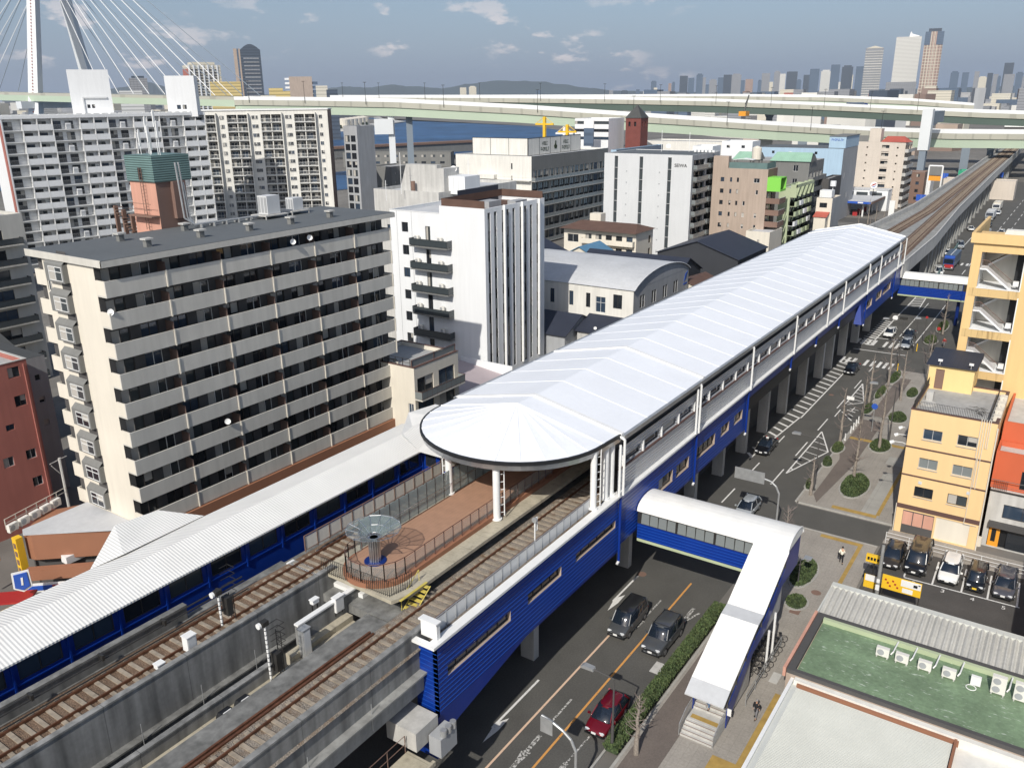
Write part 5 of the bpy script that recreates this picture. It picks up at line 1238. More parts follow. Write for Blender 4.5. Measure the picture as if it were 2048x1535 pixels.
windows(B2,Tm(0,1.0,0),[(a+.3+j*3.1,H1-1.2-f1*(fl+1)+.15,a+.3+j*3.1+1.9,H1-1.2-f1*(fl+1)+2.0,'wdoor') for fl in range(13) for a,b in bal for j in (0,1)],.16,name='door')
# stair tower beside it and small tan block
r=building('stair_tower','grey open stair tower at the right end of the white housing slab','tower',205,205,-Q,6,8,33,'grey_wall',front=[(.5+j*2.6,1+i*2.7,2.6+j*2.6,3+i*2.7,'d') for i in range(11) for j in (0,1)],roof='roof_conc')
building('small_tan_block','olive tan block with tiny windows between housing slab and river','building',228,216,-Q,10,14,18.5,'slate_wall',right=grid(14,2,5,3.2,[2,6,10],.6,.9),roof='roof_conc')
# --- left edge buildings
L1=building('apartment_block','grey stepped apartment block with dark window bands at the left edge','apartment building',26,132,0,38,14,25.5,'cream_para',front=grid(38,0.5,8,2.95,[4,9.5,15,20.5,26,31.5],3.2,1.9,.3,'ddoor'),roof='roof_conc')
for k in range(1,9):
    for s in range(3): balcony(L1,F_front(38,14),3+s*11.6,3+s*11.6+10.8,.5+(k-1)*2.95,1.2,1.0,['cream_para','dark_metal','glass_mid'],'panel')
building('white_apartment','tall narrow pale block behind the grey stepped apartments at left edge','building',60,196,0,30,12,31,'white_wall2',front=grid(30,1,10,2.9,[3,9,15,21],2.2,1.5),roof='roof_conc')
PK=building('pink_building','dusty pink walled building with small paired windows at the left edge','building',16,83.5,0,22.2,11,17.4,'pink',
  front=[(20.3,15.85,21.4,16.9,'d'),(20.4,12.9,21.5,14.0,'d'),(17.4,12.9,18.5,14,'d'),(19.1,10.8,19.9,11.4,'d'),(20.4,7.3,21.4,8.3,'l'),(18.2,7.2,19.2,8.2,'l'),(20.5,4.3,21.5,5.3,'l')],right=grid(11,1,5,3.1,[2,7],.9,.9),roof='roof_conc',copm='conc_light')
mb=MB(); mb.cyl((21.8,-.12,.2),(21.8,-.12,17),.07,7); mb.build('downpipe','pink',PK)
for x,y,lab in ((33.5,86,'left white air conditioner box on the pink roof'),(35.6,85.2,'right white air conditioner box on the pink roof')):
    r=empty('air_conditioner',lab,'air conditioner',(x,y,16.1)); ac_unit(r,Tm(0,0,0),'casing')
GW=building('grey_house','narrow grey rendered house with three small windows right of the pink building','house',38.6,90,0,4.5,9,15.5,'grey_wall',front=[(3.1,12.9,3.7,13.6,'l'),(3.1,10.4,3.7,11.1,'l'),(3.1,7.8,3.7,8.5,'l')],roof='dark_roof',para=0)
r=empty('dark_roof_house','low house with dark sloping roof behind the pink building','house',(20,104,0)); mb=MB(); mb.box(0,0,0,26,14,13.5); mb.build('wall','slate_wall',r); mb=MB(); mb.profx([(-.5,13.5),(14.5,13.5),(7,16.3)],-.5,26.5); mb.build('roof','dark_roof',r)
# --- brown podium shops at A's foot
SH=empty('shop_podium','low brown shop building with grey blue sheet roof at apartment foot','shop',(0,0,0))
mb=MB(); mb.prism([(29.9,72.2),(30.1,71.4),(36.3,64.4),(36.3,73.0),(33,75)],3.0,5.45); mb.build('fascia','brown_wall',SH)
mb=MB(); mb.prism([(29.7,71.9),(34.9,65.6),(36.35,64.8),(36.35,73.3),(30.2,73.0)],5.453,5.5); mb.build('roof','sky_blue_wall' if 0 else 'roof_light',SH)
mb=MB(); mb.prism([(30.4,72.2),(36.3,65.6),(36.3,73),(31,74)],0,3.0); mb.build('wall','charcoal',SH)
mb=MB(); mb.prism([(28.6,70.6),(33.5,65.2),(33.9,65.8),(29.2,71)],1.9,2.9); mb.build('lower_canopy','brown_wall',SH)
mb=MB(); a=Vector((28.5,70.4,0)); d=Vector((4.6,-5.1,0)).normalized(); n_=Vector((-d.y,d.x,0))
mb.T=Matrix.Translation(a)@Matrix.Rotation(math.atan2(d.y,d.x),4,'Z'); mb.box(0,-.25,1.0,6.2,-.15,1.85,0); mb.box(0,-.29,1.2,6.2,-.253,1.65,1); mb.box(2.2,-.32,1.17,4.0,-.293,1.68,2); mb.T=None; mb.build('signboard',['white_paint','sign_blue','sign_red'],SH)
mb=MB(); mb.box(31.0,70.6,3.0,33.2,71.8,3.05,0); mb.box(31.5,69.0,2.6,33.5,69.9,3.3,1); mb.build('roof_cabinet',['cream_para','white_paint'],SH)
for i in range(5):
    r=empty('air_conditioner',('first','second','third','fourth','fifth')[i]+' beige outdoor unit from the left along the shop roof parapet','air conditioner',(29.6+i*1.15,73.3+i*.35,5.5),R(17)); ac_unit(r,Matrix.Scale(1.15,4),'casing')
rail_line([(29.4,74.1),(35.9,75.9)],5.5,1.0,1.1,'roof_railing','cream pipe railing behind the shop roof outdoor units','cream',None,.03,(1.0,.6))
r=empty('shop_sign','tall yellow ochre vertical sign at the shop corner','sign',(29.3,72.2,0)); mb=MB(); mb.box(-.3,-.35,1.6,.3,.35,5.4); mb.build('board','sign_yellow',r); mb=MB()
for i in range(4): mb.box(-.33,-.2,2.0+i*.8,-.303,.2,2.5+i*.8)
mb.build('mark','tan_dark',r)
r=empty('shop_sign','orange and yellow banner sign at the left edge','sign',(27.5,74.5,2.6),R(15)); mb=MB(); mb.box(-2.5,0,0,1.2,.2,1.3,0); mb.box(-1.9,-.03,.3,.2,-.003,.9,1); mb.build('board',['sign_orange','sign_red'],r)
r=empty('hanging_sign','blue shield sign with a white letter in a white frame','sign',(27.3,68.2,2.6)); mb=MB(); mb.T=Matrix.Rotation(R(-35),4,'Z'); mb.prof([(-.55,.3),(0,0),(.55,.3),(.5,1.6),(-.5,1.5)],-.08,0,1); mb.prof([(-.7,.2),(0,-.2),(.7,.2),(.65,1.75),(-.65,1.65)],.003,.12,0); mb.T=None; mb.build('board',['white_paint','sign_blue'],r); mb=MB(); mb.T=Matrix.Rotation(R(-35),4,'Z'); mb.prof([(-.05,.5),(.1,.5),(.16,1.2),(.0,1.2)],-.12,-.083); mb.T=None; mb.build('letter','white_paint',r)
mb=MB(); mb.prism([(25.2,69.8),(27.2,67.6),(28.6,68.8),(26.6,71.0)],1.6,1.75); o=mb.build('awning','sign_red'); tag(o,'dark red awning below the blue shield sign','awning')
mb=MB(); mb.box(24.0,66.5,0,26.2,68.5,1.5); tag(mb.build('kiosk','sign_yellow'),'yellow green kiosk at the lower left edge behind the corridor roof','kiosk')
r=empty('street_pole','grey street pole with cross arms in the dark alley','pole',(38.2,80.8,0)); mb=MB(); mb.cyl((0,0,0),(0,0,7.5),.16,8); mb.cyl((-1,0,7.2),(1,.6,7.2),.06,6); mb.cyl((-.9,0,7.0),(0,0,5.6),.05,6); mb.build('pole','conc_light',r)
# --- F: small white apartment with patterned balconies
Fb=building('small_apartment','small cream apartment with brown framed patterned balconies beside the hotel','apartment building',68.9,69.5,-Q,9.0,8.2,12.0,'cream',right=[(.5,z+.1,3.4,z+2.2,'ddoor') for z in (2.6,5.6,8.4)]+[(4.4,z+.1,7.4,z+2.2,'ddoor') for z in (2.6,5.6,8.4)],front=[(7.9,5.9,8.7,7.6,'w'),(7.9,2.9,8.7,4.6,'w')],roof='roof_conc',copm='brown_band')
for z in (2.5,5.5,8.3):
    balcony(Fb,F_right(9,8.2),0,8.1,z,1.1,1.0,['cream_para','brown_band','glass_grey'],'panel')
rail_line([(68.9,60.8),(76.9,60.8)],12.0,.9,4.0,'roof_balustrade','brown framed patterned glass balustrade on the small apartment roof','brown_band','glass_grey',.05,(1.0,.05))
rail_line([(69.1,61.2),(69.1,69)],12.0,.9,1.1,'roof_balustrade','dark rooftop railing along the side of the small apartment','dark_metal',None,.03,(1.0,.5))
mb=MB(); mb.box(0,0,0,14,9,4.2,1); mb.add([(-.2,-.6,4.2),(14.2,-.6,4.2),(14.2,9,5.4),(-.2,9,5.4),(-.2,9,4.2),(14.2,9,4.2)],[(0,1,2,3),(0,3,4),(1,5,2),(3,2,5,4),(0,4,5,1)],0); mb.box(-.2,-.7,3.6,14.2,-.603,4.25,2); mb.box(13.3,0,4.3,13.5,9,5.9,1); o=mb.build('low_shop',['mauve_roof','white_wall','conc_dark']); o.location=(78,62.2,0); tag(o,'low building with mauve sloping roof at the foot of the hotel','building')
r=empty('platform_wall','grey wall and gutter along the far side of the station','wall',(64,48.5,0)); mb=MB(); mb.box(0,0,0,60,.3,5.0); mb.box(0,-.3,5.003,60,.5,5.2); mb.build('wall','conc',r)
# --- C: striped white hotel
Cw=building('striped_hotel','white hotel with black and white vertical stripes and stacked black balconies','hotel',92.4,75.0,-Q,7.8,15.2,26.9,'white_wall',roof='brown_roof',para=.6,
  right=[(.7+i*1.5+(.35 if i%3==2 else 0),3.2,1.35+i*1.5+(.35 if i%3==2 else 0),26.3,'void') for i in range(9)])
CR=F_right(7.8,15.2)
for i in range(9):
    u=.7+i*1.5+(.35 if i%3==2 else 0); mb=MB(); mb.T=CR
    mb.box(u,.08,3.2,u+.65,.14,26.3,0)
    for k in range(8): mb.box(u+.32*(i%2),.05,3.6+k*2.9+(i%3)*.4,u+.32*(i%2)+.33,.079,3.6+k*2.9+1.5+(i%3)*.4,1); mb.box(u,.04,3.4+k*2.9,u+.65,.078,3.46+k*2.9,2)
    mb.T=None; mb.build('window_strip',['glass_dark','glass_grey','frame_dark'],Cw)
for i in (2,5,8):
    mb=MB(); mb.T=CR; mb.box(i*1.5+1.55-1.5+1.32,-.35,3.2,i*1.5+1.55-1.5+1.5,-.003,27.0); mb.T=None; mb.build('fin','white_paint',Cw)
mb=MB()
for v,(a,b) in enumerate((((.3,.25),(7.6,.25)),((.3,.3),(.3,14.9)),((.3,14.9),(7.6,14.9)))): mb.box(a[0] if False else min(a,b)[0] if False else min(a[0],b[0])-.04,min(a[1],b[1])-.04,26.9,max(a[0],b[0])+.04,max(a[1],b[1])+.04,27.9,0)
mb.build('roof_screen','brown_roof',Cw)
mb=MB(); mb.box(.2,4,26.4,.3,14,28.6); mb.build('dark_screen','navy_roof',Cw)
mb=MB(); mb.box(3,5,26.3,5,8,27.2); mb.box(5.4,9,26.3,6.8,12,27.0); mb.build('roof_plant','grey_wall',Cw)
C2=building('hotel_wing','lower white hotel wing carrying the column of black balconies','hotel',92.45,84.3,-Q,9.3,13,25.8,'white_wall',front=[(2.2,22.8-k*3.3,3.4,24.2-k*3.3,'d') for k in range(7)]+[(6.6,21.7-k*3.3,7.5,23.9-k*3.3,'d') for k in range(7)],roof='roof_light',copm='white_paint')
for k in range(7):
    z=21.0-k*3.3; balcony(C2,F_front(9.3,13),4.6,11.4,z+.2,1.3,1.05,['slate_wall','black','glass_mid'],'panel')
    for u in (5.4,9.6): ac_unit(C2,F_front(9.3,13)@Tm(u,-.5,z+.9))
mb=MB(); mb.box(1.3,-.01,0,1.33,-.002,25.8); mb.box(4.1,-.01,0,4.13,-.002,25.8); mb.build('joint','black',C2)
CC=building('concrete_building','weathered pale concrete building with curved rooftop parapet behind the hotel','building',105.0,99.0,-Q,13.8,22,27.0,'conc_wall',front=[(9.3,23.6,9.9,24.6,'d'),(11.2,23.6,11.7,24.4,'d'),(2.6,20.2,3.3,21.3,'d'),(5,16.5,5.8,17.6,'d')],roof='roof_light')
mb=MB(); mb.box(5.6,2,26.6,12.0,3.2,31.0); mb.prof([(4.0,26.6),(5.6,31.0),(5.6,26.6)],2,3.2); mb.box(12.0,2,26.6,13.4,6,30.5); mb.build('roof_parapet','conc_wall',CC)
mb=MB(); mb.cyl((7.6,1.2,26.6),(7.6,1.2,28.4),.35,12); mb.build('roof_plant','tan_dark',CC)
r=empty('water_tank','white rooftop tank and plant box behind the striped hotel','tank',(110.5,84,26.5)); mb=MB(); mb.box(-2.4,-1.7,0,1.6,2.2,2.8); mb.build('tank','white_wall',r); mb=MB()
for i in range(4): mb.box(-2.43,-1.4+i*.95,.2,-2.403,-1.3+i*.95,2.6)
mb.build('rib','grey_panel',r)
for x,y,h_,lab in ((104,92,6.5,'tall thin mast on the concrete building roof'),(112,84.5,5.5,'second thin mast beside the white rooftop tank'),(96,88,3,'short aerial at the left end of the hotel wing')):
    r=empty('antenna',lab,'antenna',(x,y,26.5)); mb=MB(); mb.cyl((0,0,0),(0,0,h_),.05,5); mb.build('mast','white_paint',r); mb=MB(); mb.cyl((0,-.4,h_*.8),(0,.4,h_*.8),.02,4); mb.build('crossbar','galv',r)
dish(110,86,30.2,-.7,-.4,'large white dish on a bracket above the hotel roof tank',.55)
# --- barrel roofed white building
BR=empty('barrel_hall','white two storey hall with grey barrel vaulted metal roof','building',(118.8,83.5,0),-Q)
W_,D_=26,22; fr=[(10.5,8.2,11.3,10.6,'d'),(14.2,8.2,15,10.6,'d'),(17.4,8.2,18.2,10.6,'d'),(19.2,7.6,21.0,10.2,'wcross'),(24.0-1.6,8.6,24.6-0.6,10.9,'d'),(4,8.2,4.8,10.6,'d'),(22.6,4.0,24.6,5.4,'d')]
rt=[(2.4+i*4.4+j*.95,z,3.2+i*4.4+j*.95,z+2.1,'d') for i in range(4) for j in (0,1) for z in (8.5,4.8)]
mb=MB(); holes(mb,W_,0,11.9,fr,.16); mb.T=F_right(W_,D_); holes(mb,D_,0,11.9,rt,.16,1); mb.T=F_left(W_,D_); holes(mb,D_,0,11.9,[],.1); mb.T=F_back(W_,D_); holes(mb,W_,0,11.9,[],.1); mb.T=None; mb.box(.4,.5,.1,W_-.4,.6,11.5,2); mb.box(W_-.6,.6,.1,W_-.5,D_-.3,11.5,2); mb.build('wall',['white_wall2','grey_wall','black'],BR)  # right wall greyed to stand for its shade, sunlit front kept white
windows(BR,F_front(W_,D_),fr); windows(BR,F_right(W_,D_),rt)
mb=MB(); n=16; P_=[(D_/2-(D_/2+.25)*math.cos(PI*(.16+.68*i/n))/math.cos(PI*.16),11.9+4.6*(math.sin(PI*(.16+.68*i/n))-math.sin(PI*.16))) for i in range(n+1)]
for (a,b),(c,d) in zip(P_,P_[1:]): mb.add([(-.3,a,b),(-.3,c,d),(W_+.25,c,d),(W_+.25,a,b)],[(0,1,2,3)],0)
mb.add([(W_+.02,a,b) for a,b in P_],[list(range(n+1))],1); mb.build('roof',['roof_light','slate_wall' if 0 else 'grey_wall'],BR,smooth=False)
mb=MB()
for (a,b),(c,d) in zip(P_,P_[1:]): mb.cyl((W_+.25,a,b),(W_+.25,c,d),.09,6)
mb.build('roof_edge','grey_panel',BR)
mb=MB(); mb.T=F_right(W_,D_)@Tm(20.0,0,9.2); mb.prof([(0,.6),(.5,1.9),(1.6,2.3),(1.1,1.5),(.7,.9)],-.05,-.003); mb.box(-.1,-.05,0,1.4,-.003,.3); mb.T=None; mb.build('emblem','sign_blue',BR)
# houses in front of it
def gable(name,label,x,y,rz,W,Dp,h,hr,wall,roof,ax='x',ov=.35,cat='house',wins=(),rw=()):
    r=empty(name,label,cat,(x,y,0),rz); mb=MB(); holes(mb,W,0,h,list(wins),.12); mb.T=F_right(W,Dp); holes(mb,Dp,0,h,list(rw),.12); mb.T=F_left(W,Dp); holes(mb,Dp,0,h,[],.1); mb.T=F_back(W,Dp); holes(mb,W,0,h,[],.1); mb.T=None
    mb.box(.3,.3,0,W-.3,Dp-.3,h-.05,1)
    if ax=='x': mb.add([(0,0,h),(0,Dp,h),(0,Dp/2,hr),(W,0,h),(W,Dp,h),(W,Dp/2,hr)],[(0,1,2),(3,5,4)],0)
    else: mb.add([(0,0,h),(W,0,h),(W/2,0,hr),(0,Dp,h),(W,Dp,h),(W/2,Dp,hr)],[(0,1,2),(3,5,4)],0)
    mb.build('wall',[wall,'black'],r); mb=MB(); t=.15
    if ax=='x': k=(hr-h)/(Dp/2); mb.profx([(-ov,h-ov*k),(Dp/2,hr),(Dp+ov,h-ov*k),(Dp+ov,h-ov*k+t),(Dp/2,hr+t),(-ov,h-ov*k+t)],-ov,W+ov)
    else: k=(hr-h)/(W/2); mb.prof([(-ov,h-ov*k),(W/2,hr),(W+ov,h-ov*k),(W+ov,h-ov*k+t),(W/2,hr+t),(-ov,h-ov*k+t)],-ov,Dp+ov)
    mb.build('roof',roof,r); windows(r,F_front(W,Dp),wins,.12); windows(r,F_right(W,Dp),rw,.12); return r
gable('old_house','pale grey house with navy roof and brown end wall below the barrel hall',111.5,63.5,-Q,9,9,6.3,7.9,'conc_wall','navy_roof','x',wins=[(1.2,3.9,2.3,4.9,'w'),(2.8,3.7,3.7,4.9,'w'),(6.8,2.8,8.0,4.2,'w')])
mb=MB(); mb.box(111.3,54.1,0,120.5,54.4,7.6); mb.box(111.2,54.0,7.603,120.6,54.5,7.75); tag(mb.build('brown_gable_wall','tan_dark'),'dark brown party wall beside the pale grey house','wall')
dish(112.2,55.2,8.1,-.8,-.5,'white dish on the post of the pale grey house',.3); dish(112,60.6,6.9,-.8,-.5,'small white dish at the left of the pale grey house roof',.25)
gable('old_house','shaded blue grey house with navy roof next to the striped hotel',108.5,76,-Q,12,10,6.0,8.2,'grey_wall','navy_roof','x',wins=[(5,2.8,6.1,4.1,'d')])
gable('small_house','small cream house with brown roof right of the barrel hall',141.5,61.0,-Q,5.6,9,8.2,9.3,'cream','brown_roof','y',wins=[(1.4,5.2,3.2,6.6,'w')],rw=[(1+i*2.6,4.8,2.6+i*2.6,6.9,'d') for i in range(3)])
HW=gable('dark_house','large black hipped roof house behind the barrel hall, left one',150,86,-Q,22,13,7.5,10.5,'navy_clad','navy_roof','x'); 
gable('dark_house','large black roofed house with dark side wall behind the cream house',168,76,-Q,18,18,9.0,12.0,'navy_clad','navy_roof','y')
gable('dark_hall','wide navy roofed hall beside the striped hotel, behind the barrel roof',133,106,-Q,25,16,8.5,13.2,'charcoal','navy_roof','y')
gable('blue_roof_house','small house with bright blue tiled roof behind the barrel hall',162,96,-Q,8,9,7.5,9.6,'cream','blue_roof','y')
gable('white_roof_shed','low shed with white sheet roof beside the blue roofed house',160,88,-Q,8,9,7.0,7.6,'white_wall2','white_roof','x')
r=empty('blue_truck','small blue parked truck in the lane left of station','truck',(101,50.5,.02)); mb=MB(); mb.box(-2,-.85,.5,2,.85,2.1); mb.build('cargo_box','p_bluetruck',r); mb=MB(); mb.box(-3.3,-.8,.45,-2.02,.8,1.9); mb.build('cab','p_bluetruck',r)
mb=MB(); mb.box(-3.33,-.7,1.2,-3.303,.7,1.8); mb.build('windscreen','car_glass',r)
for x in (-2.7,1.2):
    for y in (-.75,.75): mb=MB(); mb.cyl((x,y-.1,.38),(x,y+.1,.38),.38,12); mb.build('wheel','tyre',r)
# --- E hospital
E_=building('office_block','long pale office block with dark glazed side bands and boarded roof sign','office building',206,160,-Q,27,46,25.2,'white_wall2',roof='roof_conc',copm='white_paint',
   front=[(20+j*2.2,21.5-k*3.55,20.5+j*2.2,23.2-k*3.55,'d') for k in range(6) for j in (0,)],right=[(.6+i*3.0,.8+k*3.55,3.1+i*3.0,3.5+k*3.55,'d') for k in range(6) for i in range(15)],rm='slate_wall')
for k in range(6):
    balcony(E_,F_right(27,46),0,46,.6+k*3.55,1.3,1.0,['conc_light','frame_light','glass_grey'],'panel')
    mb=MB(); mb.box(9,-1.2,.6+k*3.55,27,-.003,.75+k*3.55,0); mb.box(9,-1.2,1.6+k*3.55,27,-1.12,1.66+k*3.55,0); mb.box(8.5,-1.5,.9+k*3.55,15,-.003,2.1+k*3.55,1); mb.build('gallery',['conc_light','white_wall2'],E_)
r=empty('roof_billboard','long white panelled rooftop board with green lettering on the office block','billboard',(208,155,25.3),-Q)
for F,n_,w_ in ((Tm(0,0,0),3,6.5),(F_right(19.5,30),5,6.0)):
    for i in range(n_):
        mb=MB(); mb.T=F; mb.box(i*w_+.06,-.1,0,(i+1)*w_-.06,.1,4.6); mb.T=None; mb.build('panel','white_wall2',r)
    mb=MB(); mb.T=F; mb.box(0,-.14,-.15,n_*w_,-.103,-.02); mb.box(0,-.14,4.62,n_*w_,.12,4.75)
    for i in range(n_+1): mb.box(i*w_-.06,-.14,-.02,i*w_+.05,.12,4.6)
    mb.T=None; mb.build('frame','dark_metal',r)
FR=F_right(19.5,30)
def glyphs(parent,T,rows,mat,name='lettering'):     # worn lettering too small to read: strokes of the right size
    rnd=random.Random(11); mb=MB(); mb.T=T
    for z,n,w_,h_ in rows:
        for i in range(n):
            u=-n*w_/2+i*w_; mb.box(u+.06*w_,-.02,z,u+.24*w_,0,z+h_)
            for k in range(2): q=rnd.choice((0,.4,.82)); mb.box(u+.24*w_+.001,-.02,z+h_*q,u+.86*w_,0,z+h_*(q+.16))
            if rnd.random()<.5: mb.box(u+.66*w_,-.025,z+.01,u+.84*w_,-.021,z+h_)
    return mb.build(name,mat,parent)
for i in (1,3): glyphs(r,FR@Tm((i+.5)*6.0,-.11,.8),[(0,7,.66,1.1),(1.7,5,.62,1.0)],'leaf_dark')
mb=MB(); mb.T=FR@Tm(15,-.11,1.2); mb.prof([(-.5,0),(.5,0),(.9,.8),(.2,1.4),(.35,2.3),(-.2,2.3),(-.3,1.4),(-.9,.8)],-.06,0); mb.T=None; mb.build('emblem','leaf_dark',r)
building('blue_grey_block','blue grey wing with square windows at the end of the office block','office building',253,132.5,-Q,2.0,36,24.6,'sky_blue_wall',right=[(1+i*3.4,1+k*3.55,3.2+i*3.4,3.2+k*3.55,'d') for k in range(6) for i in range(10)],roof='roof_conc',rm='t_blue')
# --- H cream three storey
Hb=building('cream_apartment','cream three storey apartment with brown hipped roof and balconies facing left','apartment building',176.5,104.6,-Q,19.3,9,11.2,'cream',front=[(1.0,7.9,4.0,9.8,'w')]+[(6.0+j*2.7,z,7.6+j*2.7,z+1.8,'d') for z in (8.4,5.5,2.6) for j in range(5)],right=[(6.6,z,7.8,z+1.8,'d') for z in (8,5,2)],roof='brown_roof',para=0)
for z in (8.2,5.3,2.4): balcony(Hb,F_front(19.3,9),5.2,19.0,z,1.2,1.05,'cream')
mb=MB(); mb.add([(-.6,-1.5,11.2),(19.8,-1.5,11.2),(19.8,9.5,11.2),(-.6,9.5,11.2),(2.5,4.2,12.7),(17.5,4.2,12.7)],[(0,1,5,4),(1,2,5),(2,3,4,5),(3,0,4),(0,3,2,1)]); mb.build('hip_roof','brown_roof',Hb)
mb=MB(); mb.box(4,5.5,11,7,8,14.2); mb.build('roof_room','cream',Hb)
for z in (8.2,5.3,2.4):
    for j in range(3): ac_unit(Hb,F_front(19.3,9)@Tm(8.2+j*4.6,-.4,z))
# --- D seiwa
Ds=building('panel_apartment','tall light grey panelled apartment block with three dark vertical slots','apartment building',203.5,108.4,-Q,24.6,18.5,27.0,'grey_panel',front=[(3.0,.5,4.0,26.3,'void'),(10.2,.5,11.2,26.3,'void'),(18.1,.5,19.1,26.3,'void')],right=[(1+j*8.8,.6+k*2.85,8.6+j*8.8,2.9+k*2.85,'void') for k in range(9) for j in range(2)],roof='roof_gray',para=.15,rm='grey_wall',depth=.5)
DF=F_front(24.6,18.5); DR=F_right(24.6,18.5)
for u in (3.0,10.2,18.1):
    mb=MB(); mb.T=DF; mb.box(u,.3,.5,u+1,.45,26.3,0)
    for k in range(9): mb.box(u,.05,.5+k*2.85,u+1,.29,.62+k*2.85,1)
    mb.T=None; mb.build('window_slot',['glass_mid','frame_light'],Ds)
for k in range(9):
    for j in range(2): balcony(Ds,DR,1+j*8.8,8.6+j*8.8,.6+k*2.85,1.0,1.1,['slate_wall','frame_light','glass_grey'],'panel')
windows(Ds,Tm(0,0,0)@DR@Tm(0,.2,0),[(1.4+j*3.6,.7+k*2.85,3.2+j*3.6,2.7+k*2.85,'ddoor') for k in range(9) for j in range(4)],.16)
text('lettering','SEIWA',1.15,'black',Ds,DF@Tm(21.6,-.05,24.4)@Matrix.Rotation(Q,4,'X'),.04)
for k in range(8):
    for u in (6.5,15.8):
        mb=MB(); mb.T=DF; mb.box(u,-.12,2.5+k*2.85,u+.25,-.003,2.75+k*2.85); mb.T=None; mb.build('vent_cover','grey_wall',Ds)
for x,y,h_,lab in ((214,97,5.5,'thin mast in the middle of the panelled apartment roof'),(216,90,5,'thin mast at the right of the panelled apartment roof')):
    r=empty('antenna',lab,'antenna',(x,y,27)); mb=MB(); mb.cyl((0,0,0),(0,0,h_),.06,5); mb.build('mast','white_paint',r)
dish(215,95.5,28.4,-.8,-.4,'white dish on the panelled apartment roof',.6)
r=empty('roof_units','row of small white rooftop units on the panelled apartment','rooftop unit',(216,88,27)); mb=MB()
for i in range(6): mb.box(0,i*-1.0,0,1,i*-1.0+.6,.5)
mb.build('casing','white_paint',r)
# ================================================================ buildings beyond and right of the railway
TB=building('tan_apartment','tan concrete apartment tower with small square windows and lime green balcony','apartment building',214,82.3,-Q,14.4,7.5,23.4,'tan_wall',
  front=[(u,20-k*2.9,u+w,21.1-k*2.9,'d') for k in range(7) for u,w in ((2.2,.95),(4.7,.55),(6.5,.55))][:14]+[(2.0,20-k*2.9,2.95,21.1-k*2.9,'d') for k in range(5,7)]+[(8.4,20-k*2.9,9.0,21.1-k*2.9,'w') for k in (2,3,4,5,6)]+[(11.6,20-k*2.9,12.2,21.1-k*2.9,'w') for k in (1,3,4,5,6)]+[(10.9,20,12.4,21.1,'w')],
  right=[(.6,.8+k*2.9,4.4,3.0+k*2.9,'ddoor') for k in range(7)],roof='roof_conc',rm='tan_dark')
mb=MB(); mb.box(0,0,23.403,4.0,2.0,26.3); mb.build('stair_head','tan_wall',TB)
mb=MB(); mb.T=F_right(14.4,7.5)
for k in range(7):
    z=.7+k*2.9; 
    if k<6: mb.box(0,-3.4,z-.15,5.2,-.003,z,0); mb.box(0,-3.4,z+.003,5.2,-3.28,z+1.2,0); mb.box(0,-3.27,z+.003,.12,-.003,z+1.2,0); mb.box(0,-3.42,z+1.203,5.2,-3.26,z+1.28,1)
mb.T=None; mb.build('balcony',['tan_dark','conc_light'],TB)
mb=MB(); mb.T=F_right(14.4,7.5); z=.7+6*2.9; mb.box(-.02,-3.4,z,.1,0,z+3.4); mb.box(.1,-3.4,z+3.2,4.5,-.003,z+3.4); mb.box(4.4,-3.4,z,4.5,-.003,z+3.2); mb.box(.1,-3.4,z+.003,4.4,-3.3,z+.5); mb.T=None; mb.build('green_box','lime',TB)
mb=MB(); mb.box(4.2,.1,23.403,14,.16,24.9); mb.box(13.9,.16,23.403,14,7,24.9); mb.build('roof_screen','teal_clad',TB)
r=empty('roof_awning','white curved awning frame on the tan tower roof','awning',(216.5,75,23.4)); mb=MB(); mb.profx([(-2.6,2.0),(0,2.3),(2.6,1.9),(2.6,1.98),(0,2.4),(-2.6,2.1)],-1.2,1.2); mb.build('sheet','white_paint',r); mb=MB(); [mb.cyl((a,b,0),(a,b,2.0),.05,5) for a in (-1,1) for b in (-2.3,2.3)]; mb.build('post','dark_metal',r)
r=empty('water_tank','cream cylindrical water tank on a dark stand above the tan tower','water tank',(230,76.5,22)); mb=MB(); mb.cyl((0,0,2.6),(0,0,5.6),1.25,18); mb.cyl((0,0,5.6),(0,0,6.1),1.25,18,0,.2); mb.build('tank','cream',r); mb=MB(); mb.box(-1.4,-1.4,2.35,1.4,1.4,2.6); [mb.cyl((a,b,0),(a,b,2.4),.1,6) for a in (-1.2,1.2) for b in (-1.2,1.2)]; mb.build('stand','dark_metal',r)
GB=building('green_balcony_block','pale green block with rounded balconies stepping down beside the tan tower','apartment building',226,68.4,-Q,3.0,16,18.0,'green_wall',right=[(.8+j*4,.6+k*2.55,3.6+j*4,2.7+k*2.55,'ddoor') for k in range(6) for j in range(4)],roof='roof_light',copm='green_wall')
for k in range(6):
    for j in range(4):
        F=F_right(3,16); u=.3+j*3.95; z=.5+k*2.55; mb=MB(); mb.T=F; pts=[(u,-.003),(u,-1.2),(u+.5,-1.6),(u+3.0,-1.6),(u+3.5,-1.2),(u+3.5,-.003)]; mb.prism(pts,z-.12,z); 
        for a,b in zip(pts,pts[1:]): mb.prism([a,b,(b[0],b[1]+.12),(a[0],a[1]+.12)],z+.003,z+1.15)
        mb.T=None; mb.build('balcony','green_wall' if (j+k)%3 else 'white_wall',GB)
mb=MB(); mb.T=F_right(3,16); [mb.box(u,-1.6,15.5,u+.25,-.003,18.8) for u in (0,4,8,12,15.7)]; mb.box(0,-1.6,18.0,16,-1.4,18.8); mb.T=None; mb.build('arcade','green_wall',GB)
